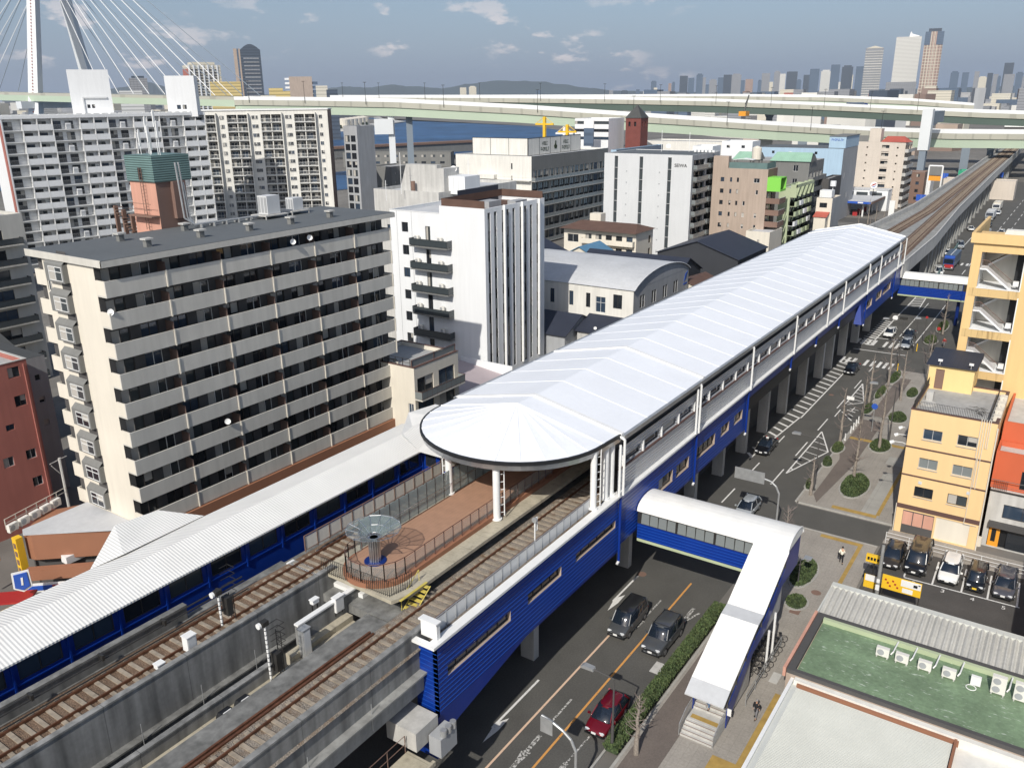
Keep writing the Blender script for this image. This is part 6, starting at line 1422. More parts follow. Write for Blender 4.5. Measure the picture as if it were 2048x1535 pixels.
GY=building('grey_green_roof_block','dark grey apartment block with pale green pitched roof and white framed windows','apartment building',245,90,-Q,23.6,15,23.3,'slate_wall',front=[(19.2,20.6,20.6,22.3,'w'),(19.2,16.9,20.6,18.6,'w'),(19.2,13.2,20.6,14.9,'w')],right=[(1+j*3.4,.8+k*2.9,3.2+j*3.4,3.0+k*2.9,'wdoor') for k in range(7) for j in range(4)],para=0)
for k in range(7): balcony(GY,F_right(23.6,15),.4,14.6,.7+k*2.9,1.2,1.0,'slate_wall')
mb=MB(); mb.add([(12.5,-.4,23.303),(24,-.4,23.303),(24,6,23.303),(12.5,6,23.303),(13.5,2.8,25.6),(23.5,2.8,25.6)],[(0,1,5,4),(2,3,4,5),(3,0,4)],0); mb.add([(24,-.4,23.303),(24,6,23.303),(23.9,2.8,25.6)],[(0,1,2)],1); mb.add([(1,1,23.303),(8.8,1,23.303),(8.8,7,23.303),(1,7,23.303),(2,4,25.4),(8.6,4,25.4)],[(0,1,5,4),(2,3,4,5),(3,0,4)],0); mb.add([(8.8,1,23.303),(8.8,7,23.303),(8.8,4,25.4)],[(0,1,2)],1); mb.build('green_roof',['green_roof','slate_wall'],GY)
building('dark_annex','dark charcoal annex stepping down behind the grey green roofed block','building',256,66.0,-Q,2.6,14,18,'charcoal')
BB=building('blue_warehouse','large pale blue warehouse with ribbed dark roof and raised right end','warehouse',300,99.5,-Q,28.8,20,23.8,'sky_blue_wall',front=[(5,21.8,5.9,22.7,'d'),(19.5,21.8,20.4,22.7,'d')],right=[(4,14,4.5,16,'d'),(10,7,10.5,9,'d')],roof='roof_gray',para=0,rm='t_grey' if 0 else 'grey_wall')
mb=MB(); mb.box(23.4,2,23.9,28.78,20.5,27.6,0); mb.box(23.2,1.8,27.603,29,20.8,27.8,1); mb.build('raised_end',['sky_blue_wall','slate_wall'],BB)
glyphs(BB,Tm(26.1,1.97,26.2),[(0,8,.5,.7)],'sign_blue')
mb=MB(); mb.cyl((11.3,-.1,20.5),(11.3,-.0,20.5),2.0,24); mb.build('round_mark','white_wall2',BB)
BG=building('beige_apartment','pinkish beige eleven storey apartment with column of recessed balconies and red roof end','apartment building',345,78.2,-Q,18.5,14,24.0,'beige_wall',front=[(10.4,1.0+k*2.83,13.0,3.1+k*2.83,'ddoor') for k in range(8)]+[(5.0,1.9+k*2.83,5.6,2.5+k*2.83,'d') for k in range(8)]+[(15.6,1.9+k*2.83,16.2,2.5+k*2.83,'d') for k in range(8)],right=[(.5+j*4.6,.8+k*2.83,4.3+j*4.6,3.0+k*2.83,'ddoor') for k in range(8) for j in range(3)],roof='roof_conc',depth=.8)
mb=MB(); mb.box(5.6,-.02,24.003,9.6,5,28.7); mb.build('lift_head','beige_wall',BG)
mb=MB(); mb.add([(9.8,0,24.003),(18.6,-.3,24.003),(20,5,24.003),(11,5,25.9),(17,5,25.9),(10,5,24.003)],[(0,1,4,3),(1,2,4),(0,3,5)]); mb.build('red_roof','red_roof',BG)
mb=MB(); mb.box(.5,.5,24.003,5.3,.6,26.2); mb.build('roof_railing','slate_wall',BG)
for k in range(8): 
    balcony(BG,F_right(18.5,14),.2,13.8,.7+k*2.83,1.2,1.05,'conc_light'); balcony(BG,F_front(18.5,14),10.4,13.0,1.0+k*2.83,.25,1.0,'beige_wall')
for k in range(8): balcony(BG,F_left(18.5,14),.2,13.8,.7+k*2.83,.9,1.05,'conc_light')
# filling station
GS=empty('filling_station','filling station with white canopy edged green blue and red','filling station',(314,63,0),0)
mb=MB(); mb.prism([(0,0),(22,-.2),(20,15),(0,14.5)],4.9,5.5); mb.build('canopy','roof_light',GS)
mb=MB(); mb.box(-.15,9,4.75,-.003,14.5,5.5,0); mb.box(-.15,.0,4.75,-.003,8.997,5.5,1); mb.box(0,-.4,4.7,22,-.21,5.4,2); mb.box(-.18,2.5,4.9,-.153,4.3,5.35,3); mb.build('fascia',['sign_green','sign_blue','tan_dark','white_paint'],GS)
mb=MB(); [mb.cyl((a,b,0),(a,b,4.9),.3,10) for a in (3,11,18) for b in (3,11)]; mb.build('column','white_paint',GS)
mb=MB(); mb.box(22.5,-1,0,30,16.5,7.3,0); mb.box(22.4,1.0,5.3,22.499,4.5,6.5,1); mb.box(22.4,6,5.3,22.499,10,6.5,1); mb.box(22.4,11,5.3,22.499,13,6.5,1); mb.box(22.3,-1.1,7.303,30,16.6,7.5,2); mb.build('shop',['white_wall','glass_mid','roof_light'],GS)
mb=MB(); [mb.box(4+i*7,5,0,5+i*7,6.5,1.6) for i in range(3)]; mb.build('fuel_pump','sign_red',GS)
r=empty('round_sign','white disc sign with red and blue swoosh on a pole above the filling station','sign',(333,66.5,0)); mb=MB(); mb.cyl((0,0,0),(0,0,8.2),.15,8); mb.build('pole','dark_metal',r); mb=MB(); mb.cyl((-.1,0,9.4),(.1,0,9.4),1.25,24); mb.build('disc','white_paint',r); mb=MB(); mb.T=Matrix.Translation((-.13,0,9.4))@Matrix.Rotation(-Q,4,'Z'); mb.prof([(-1.0,-.3),(-.2,-.1),(.9,.5),(.5,.7),(-.3,.35)],-.02,.02,0); mb.prof([(-.8,-.7),(.2,-.6),(1.0,.1),(.3,-.25)],-.02,.02,1); mb.T=None; mb.build('mark',['sign_red','sign_blue'],r); mb=MB(); mb.box(-.1,-1.1,7.3,.1,1.1,7.9); mb.build('panel','white_wall2',r)
r=building('cream_roof_house','small cream block with rooftop tank and red roofed annex before the filling station','house',240,62.2,-Q,4.2,9,14.3,'cream',front=[(.9,11.7,2.9,13.0,'d')],roof='tan_dark',rm='grey_wall'); mb=MB(); mb.box(.4,1,14.303,3.6,4,16.2); mb.cyl((2.6,5.5,14),(2.6,5.5,17.6),.12,6); mb.cyl((2.6,5.5,17),(2.6,5.5,18.4),.8,12); mb.build('roof_tank','white_wall',r); mb=MB(); mb.box(.5,-3,0,3.6,-.003,9.5); mb.add([(.2,-3.3,9.5),(3.9,-3.3,9.5),(3.9,0,10.6),(.2,0,10.6)],[(0,1,2,3)],1); mb.build('annex',['cream','red_roof'],r)
building('cream_block','low cream block beside the tan tower, partly behind the station roof','building',207,70,-Q,6,10,9.0,'cream',front=[(3.0,5.5,3.5,7,'d')],roof='roof_light')
# market hall tower far behind
r=empty('clock_tower','red brick tower with dark pointed roof beyond the office block','tower',(330,166.2,0),-Q); mb=MB(); ops=[(1.2,29.2,2.2,31.0,'void'),(3.8,29.2,4.8,31.0,'void')]; holes(mb,6.9,0,32.5,ops,.5); mb.T=F_right(6.9,6.9); holes(mb,6.9,0,32.5,ops,.5); mb.T=F_left(6.9,6.9); holes(mb,6.9,0,32.5,[],.5); mb.T=None; mb.box(.6,.6,0,6.3,6.3,32.4,1); mb.build('shaft',['brick_red','black'],r); mb=MB(); mb.add([(-.3,-.3,32.5),(7.2,-.3,32.5),(7.2,7.2,32.5),(-.3,7.2,32.5),(3.45,3.45,37.8)],[(0,1,4),(1,2,4),(2,3,4),(3,0,4),(3,2,1,0)]); mb.build('spire','dark_roof',r)
building('market_hall','large pale cream warehouse wall behind the red brick tower','warehouse',352,168,-Q,44,18,22.5,'white_wall2',roof='roof_conc')
building('red_roof_hall','long low hall with dark red roof beyond the office block','building',300,168,-Q,34,14,19.5,'beige_wall',roof='red_roof',para=0)
building('white_cube_house','white gabled house with one black window behind the panelled apartment','house',296,122,-Q,7.5,8,24,'white_wall',front=[(4,20.5,5.4,21.8,'d')],roof='roof_light')
building('white_office','white block with two dark windows near the ramp','building',322,121,-Q,12,9,24.5,'white_wall',front=[(2,22,3.3,23,'d'),(7.8,22,9.1,23,'d')],roof='roof_light')
building('banded_office','white banded office block behind the office roof board','building',322,186,-Q,16,14,32.5,'white_wall',front=[(0,24+k*3.1,16,25.2+k*3.1,'d') for k in range(3)],roof='roof_light')
for i,(x,y,h,c) in enumerate(((285,178,34,'yellow'),(292,172,31,'yellow'),(300,178,30,'white'))):
    r=empty('yard_crane',('tallest','middle','shortest')[i]+' yellow and white yard crane behind the office block roof','crane',(x,y,0)); mb=MB(); mb.box(-.5,-.5,0,.5,.5,h); mb.box(-.3,-4,h-3,.3,4,h-2.4); mb.cyl((0,0,h),(0,-4,h-2.6),.1,5); mb.cyl((0,0,h),(0,4,h-2.6),.1,5); mb.build('mast','sign_yellow' if c=='yellow' else 'white_paint',r)
r=empty('tall_hoarding','dark blue hoarding panel with white top beside the yard cranes','billboard',(312,176,0)); mb=MB(); mb.box(0,-4.5,22,.4,0,29,0); mb.box(0,-4.5,29.003,.4,0,32,1); mb.build('panel',['t_blue','white_paint'],r)
# --- things by the far road
r=empty('pylon_sign','tall white framed sign tower with grey and orange panels by the far road','sign',(352,49.5,0)); mb=MB(); mb.tube([(0,2.3,0),(0,2.3,15.5),(0,-2.3,15.5),(0,-2.3,0)],.3,8); mb.build('frame','white_paint',r); mb=MB(); mb.box(-.2,-2,12.2,.2,2,15.2,0); mb.box(-.2,-2,10.2,.2,2,11.9,1); mb.build('panel',['slate_wall','sign_orange'],r)
r=empty('banner_sign','leaning white banner sign beside the filling station forecourt','sign',(322,57.5,0)); mb=MB(); mb.prism([(-.2,-.9),(.2,-.9),(.2,.9),(-.2,.9)],0,5.5); mb.build('panel','white_paint',r)
for i,(x,y,w_,h_,m,lab) in enumerate(((395,52,26,7.5,'beige_wall','long beige retaining wall building beyond the far road'),(420,50,10,9,'sign_green','green and white painted wall of the expressway ramp'),(366,62,7,12,'tan_dark','brown house with small windows next to beige apartment'),(372,58.5,5,9,'white_wall','narrow white house behind the beige apartment'))):
    building('roadside_building',lab,'building',x,y,-Q,w_,8,h_,m,front=grid(w_,.5,max(1,int(h_/3)),2.9,[1+j*3 for j in range(int(w_/3))],1.2,1.2) if i!=0 and i!=1 else (),roof='roof_conc')
for x,y,lab in ((441,36,'blue direction sign nearest the far viaduct'),(372,46.5,'small blue direction sign among the bare trees'),(330,49.8,'small blue sign by the filling station trees'),(425,56,'blue direction sign under the expressway')):
    r=empty('direction_board',lab,'road sign',(x,y,0)); mb=MB(); mb.cyl((0,0,0),(0,0,7),.12,6); mb.build('pole','galv',r); mb=MB(); mb.box(-.1,-1.6,5.0,0,1.6,7.2); mb.build('board','sign_blue',r)
# ================================================================ right side
YB=building('yellow_office','four storey pale yellow clad office with brown bands beside the parking lot','office building',82.5,10.65,-Q,7.2,10.2,12.8,'yellow_clad',
   front=[(1.3,10.05,2.93,11.1,'l'),(4.2,10.1,5.85,11.15,'l'),(1.3,7.1,2.93,8.15,'l_grey'),(4.2,7.1,5.85,8.15,'l_grey'),(1.3,4.1,2.93,5.15,'d'),(4.2,4.1,5.85,5.15,'d'),(3.57,.15,6.47,2.45,'void')],left=[(2,4,4,5.2,'d'),(2,7,4,8.2,'d')],roof='roof_conc',para=.35,copm='brown_band')
for o,n_ in (((0,9.0,7.2,9.14),'band'),((0,6.1,7.2,6.24),'band'),((0,2.62,7.2,3.06),'band')):
    mb=MB(); mb.box(-.03,-.05,o[1],o[2]+.03,-.003,o[3]); mb.build(n_,'brown_band',YB)
mb=MB(); mb.box(3.57,.1,.15,6.47,.16,2.45); mb.build('shutter','cream',YB)
mb=MB(); mb.box(.62,-.04,.05,3.4,-.003,.95,0); 
for i in range(3): mb.box(.65+i*.93,-.045,.96,1.5+i*.93,-.003,2.35,1)
mb.box(.62,-.03,.951,3.4,-.002,2.45,0); mb.build('shop_panel',['charcoal','salmon'],YB)
mb=MB()
for u in (1.25,4.15):
    for z in (10.0,7.04,4.04): mb.box(u,-.08,z-.02,u+1.75,-.003,z+.03)
mb.build('sill','frame_light',YB)
mb=MB(); mb.box(1.55,-.06,5.45,1.85,-.003,5.75); mb.box(5.7,-.06,5.45,6.0,-.003,5.75); mb.build('vent','grey_panel',YB)
mb=MB()
for i,(u,zb) in enumerate(((5.9,9.2),(6.1,6.3),(6.3,6.2),(6.5,10.3),(6.65,10.3))): mb.tube([(u,.3,12.95),(u,-.12,12.95),(u,-.12,zb)],.035,6)
mb.tube([(6.0,-.12,9.2),(5.95,-.12,3.3),(5.9,-.12,2.5),(7.0,-.12,2.5)],.03,6); mb.build('conduit','cream',YB)
mb=MB(); mb.cyl((7.25,-.1,0),(7.25,-.1,12.4),.06,7); mb.cyl((-.06,-.06,0),(-.06,-.06,3),.04,6); mb.build('downpipe','cream',YB)
rail_line([(91.5,10.5),(82.65,10.5),(82.65,4.2),(91.2,4.2)],12.8,.85,.14,'roof_railing','black bar railing around the yellow office roof terrace','dark_metal',None,.014,(1.0,.1))
PH=building('roof_penthouse','yellow rooftop stair house with black roof and brown door','penthouse',91.0,10.7,-Q,4.1,4.6,15.0,'yellow_plain',front=[(.65,12.5,1.45,14.6,'void')],z0=12.4,para=0)
mb=MB(); mb.box(.65,.1,12.5,1.45,.14,14.6); mb.build('door','tan_dark',PH); mb=MB(); mb.add([(-.3,-.3,15.0),(4.3,-.3,15.0),(4.3,5.0,15.5),(-.3,5.0,15.5),(-.3,5,15.0),(4.3,5,15.0)],[(0,1,2,3),(0,3,4),(1,5,2),(3,2,5,4),(0,4,5,1)]); mb.build('roof','black' if 0 else 'navy_roof',PH)
for x,y,lab in ((91.1,9.8,'left white lamp on the black penthouse roof edge'),(91.1,7.0,'right white lamp on the black penthouse roof edge')):
    r=empty('flood_lamp',lab,'lamp',(x,y,15.0)); mb=MB(); mb.cyl((0,0,0),(0,0,.4),.02,6); mb.build('stem','white_paint',r); mb=MB(); mb.box(-.08,-.2,.4,.1,.2,.6); mb.build('head','white_paint',r)
for i,z in enumerate((8.9,8.9,8.9)):
    r=empty('wall_lamp',('nearest','middle','farthest')[i]+' white gooseneck lamp on the side wall of the yellow office','lamp',(83.2+i*2.2,10.65,z)); mb=MB(); mb.tube([(0,0,0),(0,.4,.15),(0,1.2,.1)],.03,6); mb.build('arm','white_paint',r); mb=MB(); mb.cyl((0,1.2,.1),(0,1.5,-.08),.15,10,0,.2); mb.build('shade','white_paint',r)
r=empty('roof_plinth','grey concrete block with a round base plate on the roof terrace','plinth',(86.3,10.0,12.45)); mb=MB(); mb.box(.6,-.5,0,1.4,.1,.9); mb.prism([(math.cos(2*PI*i/8)*.75-.5,math.sin(2*PI*i/8)*.75-.3) for i in range(8)],0,.15); mb.build('block','conc_light',r)
r=empty('roof_equipment','cream machinery and ducts along the right edge of the yellow office roof','equipment',(84,3.9,12.5)); mb=MB()
for i in range(6): mb.box(i*1.1,-.5,0,i*1.1+.8,.1,.5+.2*(i%2)); mb.cyl((i*1.1+.3,.2,.1),(i*1.1+.9,-.2,.7),.06,5)
mb.build('casing','cream',r)
r=empty('antenna_heap','folded dark aerial parts lying on the yellow office roof','equipment',(85.5,4.8,12.45)); mb=MB(); rnd=random.Random(4)
for i in range(14): a=rnd.uniform(0,PI); x0=rnd.uniform(-.8,1.5); y0=rnd.uniform(-.4,.9); mb.cyl((x0,y0,.05+.04*i),(x0+math.cos(a),y0+math.sin(a)*.8,.05+.05*i),.02,4)
mb.build('rods','dark_metal',r)
# big yellow stair tower building
YT=empty('yellow_tower','tall ochre building with open white stair landings at the right edge','building',(97,9.1,0),-Q)
WT=13.0; HT=27.2; lv=[21.35,17.0,12.65,8.3,4.0]
mb=MB(); ops=[(.85,z-3.65,4.7,z,'void') for z in lv]+[(.85,22.0,4.7,25.7,'void')]
holes(mb,WT,0,HT,ops,.2,0); mb.T=F_left(WT,14); holes(mb,14,0,HT,[],.2,2); mb.T=None
mb.quad((.2,0,HT),(WT,0,HT),(WT,4.4,HT),(.2,4.4,HT),0); mb.quad((.3,4.4,0),(WT,4.4,0),(WT,4.4,HT),(.3,4.4,HT),1); mb.build('wall',['yellow_big','white_wall2','stain_band'],YT)
mb=MB(); mb.quad((.86,.2,0),(.86,4.3,0),(.86,4.3,26),(.86,.2,26)); mb.quad((4.75,.2,0),(4.75,4.3,0),(4.75,4.3,26),(4.75,.2,26)); mb.build('stairwell_wall','white_wall',YT)
for k,z in enumerate([25.7]+lv):
    zb=z-3.7; mb=MB(); mb.box(.2,-.03,zb-.85,4.75,-.003,zb-.0,0); mb.build('stained_band','stain_band',YT)
    mb=MB(); mb.box(.8,-.06,zb,4.75,.1,zb+.08); mb.box(4.65,-.06,zb+.08,4.75,.1,z); mb.build('opening_frame','white_paint',YT)
    mb=MB(); mb.box(.86,.25,zb-.15,4.7,4.3,zb,0); mb.box(.86,.3,zb+1.85,1.5,4.3,zb+2.0,0); 
    mb.prof([(1.5,zb+2.0),(4.0,zb+.0),(3.7,zb+.0),(1.5,zb+1.8)],.3,1.7,0); mb.prof([(1.5,zb+2.0),(3.9,zb+3.7),(3.6,zb+3.7),(1.3,zb+2.1)],2.2,3.6,0); mb.build('stair_flight','white_wall',YT)
    mb=MB()
    for i in range(20): u=1.5+i*.115; zz=zb+2.0-i*.092; mb.cyl((u,.32,zz),(u,.32,zz+.85),.012,4)
    for i in range(6): mb.cyl((.9+i*.1,.32,zb+2.0),(.9+i*.1,.32,zb+2.85),.012,4)
    mb.tube([(.88,.32,zb+2.85),(1.5,.32,zb+2.85),(3.9,.32,zb+.95)],.03,5); mb.build('balustrade','tan_dark',YT)
    mb=MB(); mb.box(3.9,2.5,zb,4.7,2.6,zb+3.5); mb.build('dark_recess','black',YT)
    mb=MB(); mb.box(4.0,.5,zb+.4,4.5,.9,zb+.9); mb.build('meter_box','white_paint',YT)
mb=MB(); mb.box(-.3,-.3,26.6,WT+.3,0-.003,27.6,0); mb.box(-.3,-.003,26.6,.0-.003,14,27.6,0); mb.build('cornice','yellow_big',YT)
mb=MB(); mb.prof([(.1,27.21),(2.4,27.21),(2.6,27.9),(WT,27.9),(WT,27.21)],.9,2.0,0); mb.box(2.6,2.2,27.21,WT,4.2,27.6,0); mb.build('roof_parapet','white_wall2',YT)
r=building('white_roof_block','low grey roofed block with white parapet beyond the ochre building','building',146,12.8,-Q,14,26,16.5,'white_wall2',roof='roof_conc',copm='white_paint')
mb=MB(); mb.add([(0,-1,16.5),(0,4,19.3),(1.2,4,19.3),(1.2,-1,16.5),(0,4,16.5),(1.2,4,16.5)],[(0,3,2,1),(0,1,4),(3,5,2),(1,2,5,4)]); mb.build('stair_cover','roof_light',r)
# orange building and grey shop
OB=building('orange_building','bright orange red stepped building squeezed beside the yellow office','building',87.5,3.2,-Q,7,10,11.5,'orange_wall',roof='conc_light')
OB2=building('red_shop_house','orange red lower front with window recess above grey shop','building',84.4,3.25,-Q,8,3.05,9.6,'orange_wall',front=[(2.3,6.2,5.5,8.0,'d')],z0=5.9,roof='conc_light')
mb=MB()
for i in range(8): mb.box(.3+i*.15,-.35,5.9,.33+i*.15,-.32,6.9)
mb.box(.1,-.5,5.75,8,-.003,5.88); mb.tube([(0,-.45,6.9),(8,-.45,6.9)],.03,5); mb.tube([(0,-.45,6.3),(8,-.45,6.3)],.02,5); mb.build('balcony','dark_metal',OB2)
GSp=building('grey_shop','pale grey shop with brown awning and orange wooden door beside yellow office','shop',84.0,3.15,-Q,8,3.4,5.88,'conc_wall',front=[(1.3,3.2,4.5,4.6,'d'),(.45,.1,5.5,2.2,'void')],roof='conc_light',para=0)
mb=MB(); mb.box(.35,-.5,2.25,6,-.003,2.75); mb.build('awning','charcoal',GSp)
mb=MB(); mb.box(.5,.1,.1,1.4,.15,2.1,0); mb.box(.72,.08,.6,1.1,.099,1.9,1); mb.box(2.0,.1,.1,5.3,.15,2.1,2); mb.build('door',['sign_orange','black','glass_dark'],GSp)
mb=MB(); mb.cyl((0,0,0),(0,0,.9),.25,10); o=mb.build('bin','cream'); o.location=(83.6,3.3,.02); tag(o,'cream dustbin between the yellow office and grey shop','bin')
# near right roofs
CR_=empty('corrugated_roof','long grey corrugated asbestos roof next to the green roof terrace','roof',(58.9,11.9,0))
mb=MB(); n=200; W_=18; A=[]
for i in range(n+1):
    y=-i*W_/n; A.append((y,.10*math.cos(2*PI*i/ (n/ (W_/.43)))))
mb.add([(0,y,3.15+dz) for y,dz in A]+[(4.2,y,3.55+dz) for y,dz in A],[(i,i+1,n+1+i+1,n+1+i) for i in range(n)]); mb.build('sheet','corr_grey',CR_,smooth=False)
mb=MB(); mb.box(4.0,.1,3.4,4.6,-W_,3.62); mb.box(-.1,-.0,2.9,4.4,.12,3.5); mb.build('ridge_cap','corr_white',CR_)
mb=MB(); mb.box(0,-.05,0,4.3,-W_,2.95); mb.build('wall','conc_wall',CR_)
GR=empty('green_roof_building','low building with worn green painted roof terrace and blue edge','building',(50.2,11.75,0))
mb=MB(); mb.box(0,0,0,8.0,-16,3.55,0); mb.build('wall','tan_wall',GR)
mb=MB(); mb.box(.35,-.55,3.553,7.45,-16,3.6); mb.build('roof_floor','green_floor',GR)
mb=MB(); mb.box(0,0,3.553,8.0,-.5,3.85); mb.box(7.5,-.5,3.553,8.0,-16,3.85); mb.box(0,-.5,3.553,.33,-16,3.85); mb.build('edge_flashing','navy_roof' if 0 else 'charcoal',GR)
mb=MB(); mb.box(0,.05,3.2,8.0,.25,3.9); mb.build('orange_edge','salmon',GR)
mb=MB(); mb.box(7.1,-.56,3.6,7.4,-16,3.95); mb.build('green_kerb','green_wall',GR)
for i,(y,dbl) in enumerate(((6.65,0),(5.4,0),(3.95,0),(2.45,0),(-.45,1),(-1.75,1))):
    r=empty('air_conditioner',('first','second','third','fourth','tall first','tall second')[i]+' white outdoor unit in the row on the green roof','air conditioner',(55.5,y,3.6),-Q)
    mb=MB(); h_=.62 if not dbl else 1.25; mb.box(-.42,-.17,.12,.42,.17,.12+h_,0); mb.build('casing','white_wall2',r)
    for k in range(1+dbl):
        mb=MB(); mb.cyl((-.12,-.172,.43+k*.6),(-.12,-.19,.43+k*.6),.23,18,0); mb.build('fan_grille','grey_wall',r)
    mb=MB(); mb.box(-.38,-.2,0,-.3,.2,.12); mb.box(.3,-.2,0,.38,.2,.12); mb.build('foot','conc_light',r)
    mb=MB(); mb.tube([(.5,.1,.3),(.62,.3,.45),(.7,1.6,.5),(.72,1.9,.3)],.05,6); mb.build('pipe_cover','white_paint',r)
r=empty('junction_box','white electrical box with coiled cable among the roof units','box',(55.6,.85,3.6),-Q); mb=MB(); mb.box(-.3,-.12,.1,.3,.12,.75); mb.build('housing','white_paint',r); mb=MB(); mb.tube([(math.cos(a/3)*.3-.2,math.sin(a/3)*.3-.4,.05) for a in range(20)],.03,5); mb.build('cable','white_paint',r)
WR=empty('white_corrugated_roof','low building with white ribbed sheet roof at the bottom right','building',(36,11.3,0))
mb=MB(); n=104; L_=13.5
pr_=[]
for i in range(n):
    x=i*.13; pr_+= [(x,3.07),(x+.045,3.07),(x+.065,3.16),(x+.11,3.16)]
mb.add([(x,-.5,z) for x,z in pr_]+[(x,-10.0,z) for x,z in pr_],[(i,i+1,len(pr_)+i+1,len(pr_)+i) for i in range(len(pr_)-1)]); mb.build('sheet','corr_white',WR)
mb=MB(); mb.box(0,.1,2.8,14.4,-.12,3.3,0); mb.build('gutter','white_paint',WR)
mb=MB(); mb.box(0,-.13,2.9,14.3,-.5,3.15,0); mb.build('flashing','corr_white',WR)
mb=MB(); mb.box(13.55,-.45,3.0,13.73,-10.3,3.36); mb.box(8,-10.05,2.9,14.3,-10.2,3.42); mb.build('brown_edge','brown_wall',WR)
mb=MB(); mb.box(13.75,-.2,2.8,14.15,-16,3.50); mb.build('white_wall','white_wall2',WR)
mb=MB(); mb.box(0,0,0,14.4,-10.1,2.85); mb.build('wall','conc_wall',WR)
mb=MB(); mb.box(0,-10.21,0,14.2,-14,2.9,0); mb.box(8.5,-10.9,2.903,11.5,-12.6,3.2,1); mb.build('lower_roof',['white_wall2','glass_grey'],WR)
building('side_building','white house wall at the right edge beyond the parking lot','house',60,-2.6,-Q,9,17,8.5,'white_wall2',left=[(3,2,4,4,'d')],roof='roof_conc')
# camera-side hotel whose roof edge throws its shadow at the bottom right
HB=empty('viewpoint_hotel','tall hotel that the picture is taken from, seen only by its shadow','hotel',(-24,-40,0)); mb=MB(); mb.box(0,0,0,23,36.5,40.0,0); mb.box(19,31.5,40.003,22.6,33.0,42.6,0); mb.box(21.8,35,40.003,22.6,35.8,41.4,0); mb.build('wall','white_wall2',HB)
# ================================================================ expressways, cable stayed bridge, skyline
def highway(name,label,pts,w,gd,mats=('hwy_white','hwy_beige','hwy_green'),piers=(),under='hwy_dark',bar=2.2):
    """pts: (x,y,ztop) along the near edge, w metres wide away from the viewer"""
    r=empty(name,label,'elevated road',(0,0,0)); P_=[Vector(p) for p in pts]; Lf=[]; 
    for i,p in enumerate(P_):
        a=P_[max(0,i-1)]; b=P_[min(len(P_)-1,i+1)]; d=Vector((b.x-a.x,b.y-a.y,0)).normalized(); n=Vector((-d.y,d.x,0))
        if n.dot(p)<0: n=-n
        Lf.append((p,n))
    def strip(o0,z0,o1,z1,m,mb):
        for (p,n),(q,k) in zip(Lf,Lf[1:]):
            mb.add([p+n*o0+Vector((0,0,z0)),q+k*o0+Vector((0,0,z0)),q+k*o1+Vector((0,0,z1)),p+n*o1+Vector((0,0,z1))],[(0,1,2,3)],m)
    def slab(o0,o1,z0,z1,nm,mat):
        mb=MB(); strip(o0,z0,o0,z1,0,mb); strip(o0,z1,o1,z1,0,mb); strip(o1,z1,o1,z0,0,mb); strip(o1,z0,o0,z0,0,mb); return mb.build(nm,mat,r)
    slab(0,.35,-bar-1.6,-1.7,'barrier',mats[1]); slab(-.02,.3,-1.697,-.15,'noise_wall',mats[0]); slab(w-.35,w,-2.4,0,'far_barrier',mats[0]); 
    slab(.36,w-.36,-2.9,-2.5,'deck','hwy_deck'); slab(-.05,w*.5,-bar-2.1,-bar-1.61,'deck_edge',mats[1]); slab(.5,2.2,-gd,-bar-2.11,'girder',mats[2]); slab(w-2.2,w-.5,-gd,-2.91,'girder',mats[2]); slab(2.3,w-2.3,-gd+.6,-gd+1.0,'underside',under)
    for px,py,pw,ztop in piers:
        mb=MB(); mb.T=Tm(px,py,0,math.atan2(py,px)); mb.box(-1.5,-pw/2,0,1.5,pw/2,ztop); mb.T=None; mb.build('pier','pier_grey',r)
    return r
EX1=highway('expressway','nearer pale green expressway sweeping down from the left to the right',[(296,372,43.2),(316,338,42.4),(337,300,41.2),(362,240,37.6),(388,182,33.0),(418,130,28.8),(448,92,25.6),(470,60,24),(490,25,23.4),(505,-30,23)],14,8.4)
mb=MB(); 
for dx_,dy_,w_,m in ((0,0,3.2,0),(6.5,-6.5,3.2,1)):
    mb.T=Tm(338.5+dx_,304+dy_,0,R(41.5)); mb.box(-1.6,-w_/2,0,1.6,w_/2,33.0,m)
mb.T=Tm(338,303,0,R(41.5)); mb.box(-2.0,-.5,24,2.0,9.0,31.5,0); mb.T=None
mb.build('pier',['pier_white','pier_grey'],EX1)
EX2=highway('expressway','upper farther expressway with dark green girders running level across the view',[(420,430,44.0),(440,390,43.4),(468,330,42.6),(498,262,41.0),(522,205,39.2),(545,150,36.6),(560,105,34.0),(572,60,31.5),(578,20,30),(580,-60,29)],18,8.2,mats=('hwy_white','hwy_beige','hwy_dark'))
EX3=highway('expressway','farthest white expressway ramp beyond the upper expressway',[(560,520,44.5),(600,430,43.5),(640,330,42.6),(665,250,42.0),(680,180,40.5),(690,120,37.5),(700,80,34)],12,6)
EX4=highway('expressway_ramp','lower dark ramp passing under the expressways at the right edge',[(505,110,18),(520,70,19.5),(528,30,20.5),(530,-40,21)],12,6,mats=('hwy_white','hwy_beige','hwy_green'))
